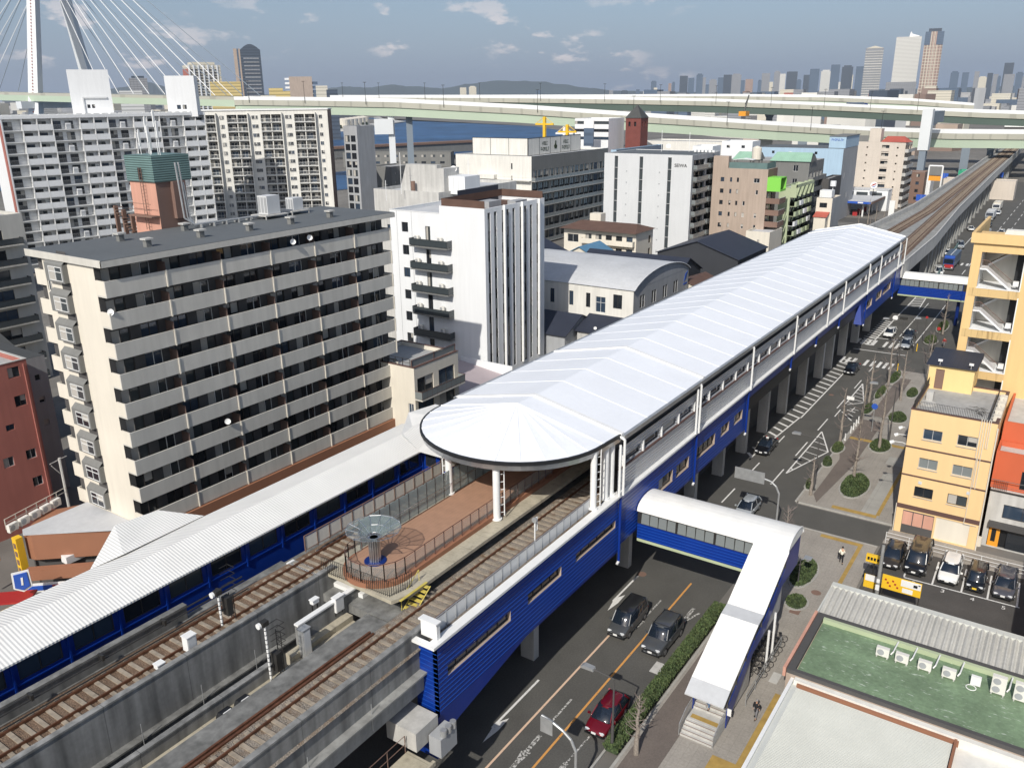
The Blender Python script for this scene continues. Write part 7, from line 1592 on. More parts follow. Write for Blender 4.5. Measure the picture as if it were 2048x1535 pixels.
# portal pier and other supports
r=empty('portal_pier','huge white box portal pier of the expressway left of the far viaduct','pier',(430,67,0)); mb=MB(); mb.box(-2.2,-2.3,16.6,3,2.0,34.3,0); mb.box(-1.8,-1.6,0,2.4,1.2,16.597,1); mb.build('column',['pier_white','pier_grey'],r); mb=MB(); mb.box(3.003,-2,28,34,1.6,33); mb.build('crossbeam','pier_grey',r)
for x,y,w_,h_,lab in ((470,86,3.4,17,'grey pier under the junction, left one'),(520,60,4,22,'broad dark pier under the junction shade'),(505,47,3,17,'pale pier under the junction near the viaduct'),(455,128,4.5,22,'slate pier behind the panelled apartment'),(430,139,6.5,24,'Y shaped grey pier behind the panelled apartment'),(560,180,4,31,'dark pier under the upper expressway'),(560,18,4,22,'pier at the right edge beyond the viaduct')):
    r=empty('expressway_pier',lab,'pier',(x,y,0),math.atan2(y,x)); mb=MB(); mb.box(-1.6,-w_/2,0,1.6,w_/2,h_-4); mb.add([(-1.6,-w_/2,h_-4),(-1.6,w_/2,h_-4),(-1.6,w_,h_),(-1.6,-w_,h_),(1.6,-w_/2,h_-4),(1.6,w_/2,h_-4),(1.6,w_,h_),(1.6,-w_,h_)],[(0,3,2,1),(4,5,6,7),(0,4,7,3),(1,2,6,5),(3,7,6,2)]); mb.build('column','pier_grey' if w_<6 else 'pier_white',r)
# curved loop ramp
r=empty('loop_ramp','grey spiral loop ramp beside the expressway pier','ramp',(470,166,0)); mb=MB(); n=28
for i in range(n):
    a0=PI*.55+PI*1.1*i/n; a1=PI*.55+PI*1.1*(i+1)/n; z0=22-5*i/n; z1=22-5*(i+1)/n; c=lambda q,a,z:(q*math.cos(a),q*math.sin(a),z)
    mb.add([c(26,a0,z0),c(26,a1,z1),c(26,a1,z1+2.6),c(26,a0,z0+2.6),c(20,a0,z0),c(20,a1,z1),c(20,a1,z1+2.6),c(20,a0,z0+2.6)],[(0,1,2,3),(0,4,5,1),(4,7,6,5)])
mb.build('deck','conc_light',r); mb=MB(); [mb.box(23*math.cos(a)-1,23*math.sin(a)-1,0,23*math.cos(a)+1,23*math.sin(a)+1,18) for a in (PI*.7,PI,PI*1.3)]; mb.build('pier','conc',r)
# lamp posts and vehicles on the expressways
def onhw(t,pts,off):
    i=min(int(t),len(pts)-2); f=t-i; a=Vector(pts[i]); b=Vector(pts[i+1]); p=a.lerp(b,f); d=(b-a); n=Vector((-d.y,d.x,0)).normalized()
    if n.dot(Vector((p.x,p.y,0)))<0: n=-n
    return p+n*off,math.atan2(d.y,d.x)
e1=[(296,372,43.2),(316,338,42.4),(337,300,41.2),(362,240,37.6),(388,182,33.0),(418,130,28.8),(448,92,25.6),(470,60,24)]
e2=[(420,430,44.0),(440,390,43.4),(468,330,42.6),(498,262,41.0),(522,205,39.2),(545,150,36.6),(560,105,34.0),(572,60,31.5)]
for pts,nm,cnt in ((e1,'nearer',9),(e2,'upper farther',12)):
    first=None
    for i in range(cnt):
        p,a=onhw(.2+i*6.6/cnt,pts,-.4); r=empty('expressway_lamp','thin lamp post standing along the '+nm+' expressway edge','street lamp',(p.x,p.y,p.z-3),0,'lamp posts on the '+nm+' expressway')
        if first is None: mb=MB(); mb.cyl((0,0,0),(0,0,10.5),.11,5); first=mb.build('pole','dark_metal',r); mb=MB(); mb.box(-.2,-.9,10.4,.2,.9,10.6); f2_=mb.build('lamp_head','dark_metal',r)
        else: inst(first,Matrix.Identity(4),r); inst(f2_,Matrix.Identity(4),r)
r=empty('construction_crane','dark and orange works crane between the two expressways','crane',(478,168,30)); mb=MB(); mb.box(-3,-2,0,3,2,2.5,0); mb.cyl((0,0,2.5),(3,-1,11),.4,6,1); mb.cyl((3,-1,11),(3.5,1,6),.2,5,1); mb.build('boom',['sign_orange','black'],r)
# ---- cable stayed bridge
BD=empty('cable_bridge','cable stayed bridge with white A shaped pylon and pale green deck at the left','bridge',(0,0,0))
dk=[(470,38+0),(0,0)]
A_=Vector((296,372,0)); Bv=Vector((250,760,0))
def dk_pt(t): p=A_.lerp(Bv,t); return Vector((p.x,p.y,43.4+6*min(1,t*1.6)-(t*1.6-1)*1.5*(t>.625)))
mb=MB(); n=14
for i in range(n):
    p=dk_pt(i/n); q=dk_pt((i+1)/n); w_=Vector((22,3,0))
    for z0,z1,o,m in ((-2.0,-.6,0,1),(-5.3,-2.0,.01,0)):
        mb.add([p+Vector((o,0,z0)),q+Vector((o,0,z0)),q+Vector((o,0,z1)),p+Vector((o,0,z1)),p+w_+Vector((0,0,z0)),q+w_+Vector((0,0,z0)),q+w_+Vector((0,0,z1)),p+w_+Vector((0,0,z1))],[(0,1,2,3),(4,7,6,5),(3,2,6,7),(0,4,5,1)],m)
mb.build('deck',['hwy_green','hwy_beige'],BD)
tp=.40; pc=dk_pt(tp); apx=Vector((pc.x+25,pc.y+12,152))
for ox,oy in ((0,4),(60,22)):
    mb=MB(); b=Vector((pc.x+ox-6,pc.y+oy,0)); t_=apx+Vector((-2 if ox==0 else 2,0,0)); w0=3.6; w1=2.2; d=Vector((.45,-.89,0)); e=Vector((.89,.45,0))
    mb.add([b-d*w0-e*2.6,b+d*w0-e*2.6,b+d*w0+e*2.6,b-d*w0+e*2.6,t_-d*w1-e*2,t_+d*w1-e*2,t_+d*w1+e*2,t_-d*w1+e*2],[(0,1,5,4),(1,2,6,5),(2,3,7,6),(3,0,4,7),(4,5,6,7)]); mb.build('pylon_leg','pier_white',BD)
    if ox==0:
        mb=MB(); n_=60
        for i in range(n_): f=.2+.7*i/n_; p=b.lerp(t_,f)-e*(2.75-.6*f); mb.box(p.x-.2,p.y-.3,p.z,p.x+.2,p.y+.3,p.z+.7)
        mb.build('ladder','pink',BD)
for side in (0,1):
    off=Vector((20,2.5,0)) if side else Vector((0,0,0))
    for i in range(9):
        t=tp-.15-.031*i; q=dk_pt(max(t,.0))+off; s=apx+Vector((0,0,-34+i*4)); mb=MB(); mb.cyl(s,q,.2,5); mb.build('cable','white_paint' if side==0 else 'pier_grey',BD)
        t=tp+.12+.05*i; q=dk_pt(min(t,1.0))+off; mb=MB(); mb.cyl(s,q,.2,5); mb.build('cable','white_paint' if side==0 else 'pier_grey',BD)
mb=MB(); mb.box(pc.x-8,pc.y+4,38,pc.x+40,pc.y+10,42); mb.build('crossbeam','pier_white',BD)
# far end support trestle
mb=MB(); mb.box(292,368,0,304,376,35.5); mb.build('end_pier','pier_white',BD)
# ---- towers of the skyline; direction in degrees, distance, width, height
def tower(name,label,az,dist,wd,h,mat,group=None,crown=None,dp=None,tw=0):
    x=dist*math.cos(R(az)); y=dist*math.sin(R(az)); r=empty(name,label,'tower block' if h>60 else 'building',(x,y,0),R(az)-Q+tw,group) ; dp=dp or wd*.8
    mb=MB(); mb.box(-wd/2,0,0,wd/2,dp,h); mb.build('shaft',mat,r)
    if crown:
        mb=MB(); k,m2=crown
        if k=='arch': n=12; mb.prof([(-wd*.5+wd*i/n,h+.003+wd*.28*math.sin(PI*i/n)) for i in range(n+1)],0,dp)
        elif k=='cap': mb.box(-wd*.35,dp*.1,h+.003,wd*.35,dp*.9,h*1.04)
        elif k=='fin': mb.prof([(0,h+.003),(wd*.05,h*1.075),(wd*.12,h*1.04),(wd*.4,h*1.012),(wd*.4,h+.003)],dp*.2,dp*.4)
        elif k=='gable': mb.prof([(-wd*.5,h+.003),(0,h*1.04),(wd*.5,h+.003)],0,dp)
        mb.build('crown',m2,r)
    return r
r=tower('bay_tower','tallest brown and white lattice skyscraper, rightmost of the three big towers',9.08,2500,42,186,'t_brown',None,('cap','t_dark'))
mb=MB(); [mb.box(-21+i*7,-.6,0,-19.4+i*7,-.003,186) for i in (1,2,3,4)]; [mb.box(-21,-.4,i*7.2,21,-.004,i*7.2+1.2) for i in range(22)]; mb.build('lattice','t_cream',r); mb=MB(); mb.box(-21.3,-1,155,-8,-.61,186); mb.box(6,-1,155,21.3,-.61,186); mb.build('glazed_top','t_blue',r)
r=tower('bay_tower','broad grey white skyscraper with white fin, middle of the three big towers',10.4,2650,62,184,'t_white',None,('fin','white_paint'))
mb=MB(); mb.box(-43,-6,0,33,-.01,70); mb.build('podium','t_grey',r)
r=tower('bay_tower','grey banded skyscraper with gabled crown, leftmost of the three big towers',12.17,2700,46,160,'t_grey',None,('gable','t_cream'))
mb=MB(); [mb.box(-23,-.8,i*6.5+8,23,-.003,i*6.5+10) for i in range(23)]; mb.build('balcony_bands','t_white',r)
r=tower('striped_tower','cream and maroon vertical striped apartment tower behind the bridge cables',53.0,1080,36,80,'t_cream',None,('cap','t_cream'),26,.25)
mb=MB(); [mb.box(-18+i*5.2,-.8,0,-16.4+i*5.2,-.003,80) for i in range(7)]; mb.build('white_fin','white_paint',r); mb=MB(); [mb.box(-16.3+i*5.2,-.35,k*3+2,-13+i*5.2,-.002,k*3+3.6) for i in range(6) for k in range(25)]; o=mb.build('window_rows','charcoal',r)
mb=MB(); mb.box(-18.3,.5,0,-18.01,26,76); mb.build('maroon_side','pink',r)
r=tower('arched_tower','dark slate office tower with rounded arch crown near the bridge end',50.25,1450,30,115,'t_dark',None,('arch','t_dark'),22)
mb=MB(); [mb.box(-11,-.5,14+i*5.5,12,-.003,16+i*5.5) for i in range(17)]; mb.build('pale_band','t_grey',r)
mb=MB(); mb.box(-25,3,0,-15.1,24,117,0); mb.box(-20,2.9,0,-17.5,2.997,117,1); mb.build('tan_wing',['tan_wall','t_blue'],r)
tower('grey_tower','grey banded office tower behind the left lift tower',56.8,1500,26,76,'t_grey',None,('cap','t_dark'))
tower('yellow_block','yellow ochre hotel block with rows of windows by the striped tower',51.9,1080,34,62,'t_yellow',None,None)
for az,w_,h_,m,lab in ((48.95,14,53,'t_yellow','small yellow block immediately right of the arched tower'),(48.4,10,50,'t_yellow','second small yellow block above the expressway'),(49.0,30,46,'t_cream','low cream block below the small yellow blocks')):
    tower('yellow_block',lab,az,950,w_,h_,m)
r=tower('beige_office','beige and white five level building above the expressway, left of the river',47.4,950,23,64,'tan_wall'); mb=MB(); [mb.box(-16,2,44+i*4.2,-11.6,14,46+i*4.2,0) for i in range(5)]; [mb.box(11.6,1,44+i*4.2,17,14,46.4+i*4.2,1) for i in range(4)]; mb.build('side_balcony',['white_paint','t_blue'],r)
tower('beige_office','small cream and dark block right of the beige office',46.15,950,12,55,'t_cream'); tower('beige_office','dark low block farthest right of the beige office group',45.6,950,14,51,'t_dark')
tower('pale_hall','white curtain walled hall on the bridge deck line near grey tower',57.3,1000,22,52,'t_white')
SK=[(1301,1312,165,'t_blue'),(1307,1314,176,'t_cream'),(1336,1342,168,'t_brown'),(1343,1349,167,'t_blue'),(1358,1374,154,'t_dark'),(1375,1387,158,'t_blue'),(1391,1404,152,'t_blue'),(1404,1410,157,'t_grey'),(1409,1417,170,'t_blue'),(1417,1432,162,'t_grey'),(1434,1445,157,'t_blue'),(1445,1461,152,'t_dark'),(1461,1480,152,'t_grey'),(1480,1488,162,'t_blue'),(1489,1504,160,'t_brown'),(1514,1521,163,'t_blue'),(1521,1537,149,'t_grey'),(1537,1544,165,'t_cream'),(1545,1557,147,'t_grey'),(1557,1568,150,'t_white'),(1570,1591,146,'t_dark'),(1591,1600,162,'t_blue'),(1604,1616,152,'t_dark'),(1616,1634,141,'t_blue'),(1638,1657,145,'t_white'),(1657,1674,133,'t_blue'),(1659,1681,165,'t_white'),(1679,1700,137,'t_dark'),(1683,1702,152,'t_cream'),(1707,1734,136,'t_blue'),(1772,1788,166,'t_grey'),(1788,1794,160,'t_cream'),(1845,1850,148,'t_grey'),(1896,1911,147,'t_blue'),(1919,1931,147,'t_blue'),(1943,1952,145,'t_grey'),(1953,1968,156,'t_cream'),(1969,1979,148,'t_dark'),(1981,1990,150,'t_grey'),(1990,1996,155,'t_blue'),(2000,2017,129,'t_dark'),(2003,2022,150,'t_grey'),(2026,2039,148,'t_blue'),(2040,2050,154,'t_grey'),(920,933,176,'t_cream'),(938,953,175,'t_cream'),(1072,1082,181,'t_blue'),(1218,1226,181,'t_grey'),(1242,1256,182,'t_dark'),(1272,1279,179,'t_blue'),(1286,1296,183,'t_white')]
NM={'t_blue':'blue grey','t_dark':'dark slate','t_grey':'grey','t_brown':'brown banded','t_cream':'cream','t_white':'white'}
for i,(a,b,t,m) in enumerate(SK):
    c=(a+b)/2; az=azp(c); d=(4300 if i%2 else 5000) if c>1200 else 3300
    hor=207-.01135*c-.5; el=math.atan((hor-t)/math.hypot(1680,c-1024)*.96); h_=41+d*math.tan(el)
    wd=(b-a)/1680*d*math.cos(math.atan((c-1024)/1774))**1.0*.93
    grp='%s towers on the far skyline'%NM[m] if c>1200 else None
    lab='%s tower in the distant city skyline'%NM[m] if c>1200 else ('left' if a<930 else 'right' if a<1000 else 'lone')+' %s tower before the mountains'%NM[m]
    if a>1000 and c<1200: lab='lone small %s tower before the mountains'%NM[m]
    tower('skyline_tower',lab,az,d,wd,h_,m,grp,('cap',m) if i%3==0 else None)
# near-far low city right and left: countable blocks, then a mass
rnd=random.Random(5); cols=['t_white','t_grey','t_cream','t_brown','t_blue','white_wall2','tan_wall','grey_wall','t_dark','conc_wall','pink']
protos={}
def cityblock(x,y,w_,d_,h_,m,rz,lab,grp):
    r=empty('city_building',lab,'building',(x,y,0),rz,grp)
    if m not in protos:
        mb=MB(); mb.box(-.5,-.5,0,.5,.5,1,0); me=mb.build('wall',m,None); protos[m]=me.data; bpy.data.objects.remove(me)
    o=bpy.data.objects.new('wall',protos[m]); COL.objects.link(o); o.parent=r; o.scale=(w_,d_,h_)
for i in range(150):
    az=rnd.uniform(-3,19) if i<105 else rnd.uniform(19,34); d=rnd.uniform(640,3200) if i<105 else rnd.uniform(1500,3500); x=d*math.cos(R(az)); y=d*math.sin(R(az))
    if az<16 and d<760 and 20<y<70: continue
    k=rnd.random(); h_=rnd.uniform(9,26) if k<.75 else rnd.uniform(26,42)+(d/3200)*14; w_=rnd.uniform(12,38)
    m=rnd.choice(cols); cityblock(x,y,w_,rnd.uniform(12,26),h_,m,rnd.choice((0,.3,-.2,1.2)),'mid rise city building beyond the expressways, '+('pale' if m in('t_white','t_cream','white_wall2','conc_wall') else 'dark toned'),('pale' if m in('t_white','t_cream','white_wall2','conc_wall') else 'dark toned')+' city buildings beyond the expressways')
for i in range(60):
    az=rnd.uniform(45,66); d=rnd.uniform(1150,3200); x=d*math.cos(R(az)); y=d*math.sin(R(az)); m=rnd.choice(cols); cityblock(x,y,rnd.uniform(15,50),rnd.uniform(12,26),rnd.uniform(8,22),m,rnd.choice((0,.3,-.2)),'low harbour building across the river seen under the bridge','low harbour buildings across the river')
mb=MB()
for i in range(2600):
    az=rnd.uniform(-6,70); d=rnd.uniform(1300,8500) if az<30 else rnd.uniform(1800,8500)
    if 26<az<45 and d<2600: continue
    x=d*math.cos(R(az)); y=d*math.sin(R(az)); w_=rnd.uniform(12,40)*(1+d/6000); h_=rnd.uniform(6,22) if rnd.random()<.85 else rnd.uniform(25,55); mb.box(x-w_/2,y-w_/2,0,x+w_/2,y+w_/2,h_,rnd.randrange(5))
o=mb.build('distant_city',['t_grey','t_white','t_cream','far_city','t_blue']); o['kind']='stuff'; o['label']='mass of small distant city buildings'
# banded slab at right edge
r=building('banded_apartment','long dark banded apartment slab at the right edge of the horizon','apartment building',760,64,-Q,90,14,27,'charcoal',roof='roof_conc',para=0); mb=MB(); [mb.box(0,-.6,4+i*3,90,-.003,5.1+i*3) for i in range(8)]; [mb.box(14,-1.2,3+i*3,20,-.61,4.5+i*3) for i in range(8)]; mb.build('balcony_bands','white_paint',r)
# storage tanks, ships, trees at the far shore
for i in range(6):
    r=empty('storage_tank','cream storage tank on the far river bank','tank',(905+i*26,905+i*17,2),0,'cream storage tanks on the far river bank'); mb=MB(); mb.cyl((0,0,0),(0,0,12),10,20,0); mb.cyl((0,0,12),(0,0,14),10,20,0,2); mb.build('shell','cream',r)
r=empty('tug_boat','dark tug boat moored at the far bank under the expressway','boat',(850,835,.3),R(40)); mb=MB(); mb.prism([(-16,-4),(10,-4),(16,0),(10,4),(-16,4)],0,3,0); mb.box(-8,-3,3.003,4,3,7,1); mb.cyl((-2,0,7),(-2,0,14),.4,6,0); mb.build('hull',['charcoal','white_paint'],r)
r=empty('breakwater_sheds','long quay shed with dark red roof beyond the dock basin','shed',(430,470,0),R(-18)); mb=MB(); mb.box(0,0,0,150,10,7,0); mb.box(-1,-1,7.003,151,11,8.5,1); mb.build('wall',['slate_wall','tan_dark'],r)
for i,(x,y) in enumerate(((392,452),(400,446),(386,458),(378,462),(409,440))):
    r=empty('yacht','white yacht hauled out on the quay near the pier','boat',(x,y,1.5),R(30+i*20),'white yachts on the quay'); mb=MB(); mb.prism([(-6,-1.6),(4,-1.6),(7,0),(4,1.6),(-6,1.6)],0,2.2); mb.box(-3,-1,2.203,2,1,4); mb.build('hull','white_paint',r)
building('quay_office','long olive grey low building on the near quay beside the pier','building',400,402,R(-62),70,12,9,'slate_wall',front=grid(70,1,2,4,[3+i*6 for i in range(11)],3,1.5),roof='dark_roof')
# ================================================================ vehicles
def sub(o,l=2):
    m=o.modifiers.new('round','SUBSURF'); m.levels=l; m.render_levels=l
    for p in o.data.polygons: p.use_smooth=True
    return o
KIND={'van':dict(L=4.65,W=1.72,H=1.85,hood=.95,belt=1.05,rf=.62,rr=.22,nose=.85,ww=.9),'suv':dict(L=4.7,W=1.85,H=1.82,hood=1.35,belt=1.08,rf=.55,rr=.35,nose=.92,ww=.88),
 'sedan':dict(L=4.7,W=1.72,H=1.45,hood=1.35,belt=.9,rf=.75,rr=.75,nose=.72,ww=.8,boot=.75),'hatch':dict(L=4.1,W=1.70,H=1.5,hood=1.05,belt=.92,rf=.75,rr=.45,nose=.72,ww=.8),
 'wagon':dict(L=4.4,W=1.69,H=1.5,hood=1.15,belt=.92,rf=.6,rr=.3,nose=.75,ww=.86),'kei':dict(L=3.4,W=1.48,H=1.72,hood=.6,belt=1.0,rf=.45,rr=.15,nose=.85,ww=.9),'bigvan':dict(L=5.0,W=1.85,H=1.95,hood=.9,belt=1.12,rf=.6,rr=.2,nose=.95,ww=.9)}
def car(x,y,heading,kind,paint,label,group=None,z=.02,roofp=None,extra=None,plate='plate'):
    k=KIND[kind]; L,W,H=k['L'],k['W'],k['H']; hl=L/2; w=W/2; b=k['belt']; nz=k['nose']; boot=k.get('boot',0)
    r=empty('car',label,'van' if kind in('bigvan',) else 'car',(x,y,z),heading,group)
    st=[(-hl,.86,.42,b-.12 if not boot else b-.16),(-hl+.12,.95,.26,b-.02 if not boot else b-.06),(-hl+.6,1,.24,b if not boot else b-.03),(-hl+1.3,1,.22,b),(0,1,.22,b),(hl-k['hood']-.25,1,.22,b-.02),(hl-k['hood'],.99,.22,b-.04),(hl-.45,.96,.24,nz+.03),(hl-.12,.86,.28,nz-.1),(hl,.66,.42,nz-.22)]
    mb=MB(); ring=[]
    for sx_,wf,zl,zb in st:
        q=w*wf; zm=(zl+zb)/2
        ring.append([(sx_,-q*.9,zl),(sx_,-q,zl+.12),(sx_,-q,zm),(sx_,-q*.985,zb-.1),(sx_,-q*.88,zb),(sx_,0,zb+.035),(sx_,q*.88,zb),(sx_,q*.985,zb-.1),(sx_,q,zm),(sx_,q,zl+.12),(sx_,q*.9,zl),(sx_,0,zl-.02)])
    n=12; P_=[p for g in ring for p in g]; F_=[(i*n+j,i*n+(j+1)%n,(i+1)*n+(j+1)%n,(i+1)*n+j) for i in range(len(ring)-1) for j in range(n)]+[list(range(n)),list(range((len(ring)-1)*n,len(ring)*n))[::-1]]
    mb.add(P_,F_); sub(mb.build('body','p_'+paint,r),2)
    xf0=hl-k['hood']+.12; xf1=xf0-k['rf']; xr0=-hl+.06+boot; xr1=xr0+k['rr']; wb=w*.93; wt=w*k['ww']*.88
    mb=MB(); lv=[(b-.06,xr0,xf0,wb),(b+.05,xr0+.04,xf0-.08,wb*.985),((b+H)/2,(xr0+xr1)/2,(xf0+xf1)/2,(wb+wt)/2+.01),(H-.06,xr1,xf1,wt),(H-.03,xr1+.12,xf1-.1,wt*.9)]
    G=[]
    for z_,a,c,q in lv: G.append([(a,-q*.92,z_),(a+.15,-q,z_),((a+c)/2,-q*1.01,z_),(c-.2,-q,z_),(c,-q*.8,z_),(c+.03,0,z_),(c,q*.8,z_),(c-.2,q,z_),((a+c)/2,q*1.01,z_),(a+.15,q,z_),(a,q*.92,z_),(a-.02,0,z_)])
    P_=[p for g in G for p in g]; mb.add(P_,[(i*n+j,i*n+(j+1)%n,(i+1)*n+(j+1)%n,(i+1)*n+j) for i in range(len(G)-1) for j in range(n)]+[list(range(4*n,5*n))]); mb.build('windows','car_glass',r,smooth=True)
    # painted roof skin and pillars
    mb=MB(); q=wt; a,c=xr1-.02,xf1+.03; G=[[(a,-q*.9,H-.08),(a+.2,-q*1.02,H-.07),((a+c)/2,-q*1.04,H-.055),(c-.25,-q*1.02,H-.07),(c,-q*.78,H-.09),(c+.03,0,H-.05),(c,q*.78,H-.09),(c-.25,q*1.02,H-.07),((a+c)/2,q*1.04,H-.055),(a+.2,q*1.02,H-.07),(a,q*.9,H-.08),(a-.02,0,H-.06)],[(a+.15,-q*.75,H-.02),(a+.35,-q*.8,H-.01),((a+c)/2,-q*.82,H),(c-.4,-q*.8,H-.01),(c-.2,-q*.6,H-.02),(c-.15,0,H),(c-.2,q*.6,H-.02),(c-.4,q*.8,H-.01),((a+c)/2,q*.82,H),(a+.35,q*.8,H-.01),(a+.15,q*.75,H-.02),(a+.12,0,H)]]
    mb.add(G[0]+G[1],[(j,(j+1)%n,n+(j+1)%n,n+j) for j in range(n)]+[list(range(n,2*n)),list(range(n))[::-1]]); mb.build('roof','p_'+(roofp or paint),r,smooth=True)
    mb=MB()
    for s in (-1,1):
        mb.cyl((xf0-.1,s*wb*.93,b),(xf1,s*wt*.97,H-.07),.045,6); mb.cyl((xr0+.1,s*wb*.97,b),(xr1+.08,s*wt,H-.07),.09 if not boot else .06,6); m_=(xf1+xr1)/2; mb.cyl((m_,s*wb*1.0,b),(m_,s*wt*1.03,H-.08),.035,6)
        if kind in('van','suv','wagon','bigvan'): mb.cyl((xr1+1.0,s*wb*.99,b),(xr1+.95,s*wt*1.02,H-.08),.035,6)
    mb.build('pillar','p_'+paint if kind not in('suv',) else 'p_'+paint,r)
    for sx_ in (hl-.85,-hl+.85 if kind!='kei' else -hl+.5):
        for s in (-1,1):
            rr=.32 if kind not in('suv','bigvan') else .37
            mb=MB(); mb.cyl((sx_,s*(w-.19),rr),(sx_,s*(w+.012),rr),rr,20,0); wh=mb.build('wheel','tyre',r); mb=MB(); mb.cyl((sx_,s*(w+.013),rr),(sx_,s*(w+.022),rr),rr*.62,14,0); mb.build('rim','rim',wh)
    for s in (-1,1):
        mb=MB(); mb.T=Matrix.Translation((hl-.10,s*w*.62,nz-.14))@Matrix.Rotation(-s*.35,4,'Z'); mb.box(-.12,-.16,-.05,.05,.16,.05); mb.T=None; mb.build('headlight','lamp_clear',r)
        mb=MB(); mb.box(-hl-.02,s*w*.78-.09,b-.35,-hl+.1,s*w*.78+.09,b-.05); mb.build('tail_light','tail_red',r)
        mb=MB(); mb.box(xf0-.32,s*(w+.02),b-.02,xf0-.2,s*(w+.2),b+.12); mb.build('mirror','p_'+paint,r)
    mb=MB(); mb.box(hl-.02,-.55 if kind!='kei' else -.4,nz-.36,hl+.012,.55 if kind!='kei' else .4,nz-.22); mb.box(hl-.06,-.7,.3,hl+.01,.7,.42); mb.build('grille','black',r)
    mb=MB(); mb.box(hl+.013,-.17,.45,hl+.03,.17,.61); mb.build('number_plate',plate,r)
    if extra: extra(r,k)
    return r
def taxi(r,k):
    mb=MB(); mb.box(-.35,-.16,k['H'],-.2,.16,k['H']+.14); mb.build('roof_lamp','white_paint',r)
def rack(r,k):
    mb=MB(); mb.cyl((.35,-.75,k['H']+.06),(.35,.75,k['H']+.06),.025,6); mb.cyl((-1.7,-.75,k['H']+.06),(-1.7,.75,k['H']+.06),.025,6); mb.build('roof_bar','black',r)
def vest(r,k):
    mb=MB(); mb.box(.35,.15,1.0,.7,.5,1.12); mb.build('vest','lime',r)
car(53.7,25.45,PI+.02,'van','gunmetal','dark grey minivan on the pale lane line, left of the jeep',roofp='carbon')
car(53.2,22.15,PI,'suv','gunmetal','blue grey off road car with roof bars beside the hedge',extra=rack)
car(42.9,21.6,PI+.02,'hatch','redcar','dark red hatchback behind the bare tree at bottom',extra=vest)
car(95.4,27.65,PI+.03,'sedan','blackcar','black taxi with roof lamp by the hatched zone',extra=taxi)
car(132.6,26.35,PI,'sedan','blackcar','black saloon just before the zebra crossing')
car(78.2,24.0,PI-.02,'hatch','silvercar','silver hatchback emerging beyond the nearer footbridge')
car(157.5,25.7,PI,'hatch','whitecar','white hatchback in the shadow edge of the farther footbridge')
car(158.0,22.6,PI,'sedan','blackcar','black car in the shade beside the white hatchback',extra=taxi)
car(151.5,21.9,PI,'hatch','silvercar','silver car waiting at the far corner of the crossing')
for y,kd,pt,lab,pl in ((9.5,'hatch','browncar','dark brown grey saloon with curved roof, leftmost of the parked cars','plate'),(7.45,'bigvan','blackcar','tall black van second in the parked row','plate'),(4.75,'wagon','whitecar','white estate car in the middle parking bay','plate'),(2.6,'kei','blackcar','small black box car with yellow number plate in bay four','plate_yellow'),(.45,'wagon','greycar','dark grey car half in shade in bay five','plate')):
    k=KIND[kd]; car(74.15+k['L']/2,y,PI,kd,pt,lab,plate=pl,roofp='browncar' if pt in('blackcar','browncar') else None)
for i,(x,y,kd,pt,lab) in enumerate(((198.5,26.3,'wagon','whitecar','white car parked under the viaduct, nearest the station end'),(205.5,26.6,'wagon','silvercar','silver car parked under the viaduct, second from station end'),(213,26.9,'wagon','blackcar','black car parked under the viaduct, third from station end'),(221,27.3,'bigvan','whitecar','white van parked under the viaduct beyond the black car'),(250,29.4,'hatch','whitecar','white hatchback under the viaduct by the green fence'),(264,28.2,'bigvan','silvercar','silver van beside the viaduct pier at the far gap'),(300,29.8,'sedan','whitecar','white car beside the viaduct farther along'),(312,26.0,'sedan','blackcar','dark car driving along the far road'),(292,24.5,'bigvan','silvercar','silver van driving on the far road, nearest the ochre building'),(296,21.0,'hatch','whitecar','white car beside the silver van on the far road'),(345,26.5,'hatch','whitecar','white car farther along the far road'))):
    car(x,y,PI if i>6 else PI+.25,kd,pt,lab)
def lorry(x,y,L,hb,paint,boxm,label,z=.02,red=False,name='truck'):
    r=empty(name,label,'truck' if name=='truck' else 'bus',(x,y,z),PI); mb=MB(); mb.box(-L/2,-1.2,1.0,L/2-2.3,1.2,hb,0); mb.box(-L/2,-1.25,hb+.003,L/2-2.2,1.25,hb+.08,0); mb.box(-L/2,-.08,hb+.083,L/2-2.3,.08,hb+.12,1); mb.build('cargo_box',[boxm,'white_paint'],r)
    mb=MB(); mb.prof([(L/2-2.1,.5),(L/2,.5),(L/2+.03,1.7),(L/2-.25,2.9),(L/2-2.1,2.95)],-1.2,1.2); mb.build('cab','p_'+paint,r)
    mb=MB(); mb.prof([(L/2-.02,1.75),(L/2+.06,1.75),(L/2-.20,2.75),(L/2-.26,2.75)],-1.05,1.05); mb.build('windscreen','car_glass',r)
    mb=MB(); mb.box(L/2+.035,-1.15,.7,L/2+.08,1.15,1.5); mb.build('grille','sign_red' if red else 'steel',r)
    mb=MB(); mb.box(L/2-.1,-1.2,.35,L/2+.14,1.2,.65); mb.build('bumper','steel',r)
    mb=MB(); mb.box(L/2-2.0,-1.1,2.95,L/2-.7,1.1,3.4); mb.build('deflector','sign_blue',r) if red else None
    for sx_ in (L/2-1.2,-L/2+1.2,-L/2+2.3):
        for s in (-1,1): mb=MB(); mb.cyl((sx_,s*.95,.5),(sx_,s*1.25,.5),.5,16); mb.build('wheel','tyre',r)
    for s in (-1,1): mb=MB(); mb.box(L/2+.05,s*.85-.15,.72,L/2+.1,s*.85+.15,.92); mb.build('headlight','lamp_clear',r)
    return r
lorry(233,26.1,12,3.4,'bluetruck','t_blue','large dark blue lorry with red grille on the far road',red=True)
lorry(330,27.4,9,3.1,'silvercar','grey_panel','grey lorry farther along the far road')
lorry(356,27.9,10,3.2,'whitecar','cream','cream coach far along the road beside the viaduct',name='bus')
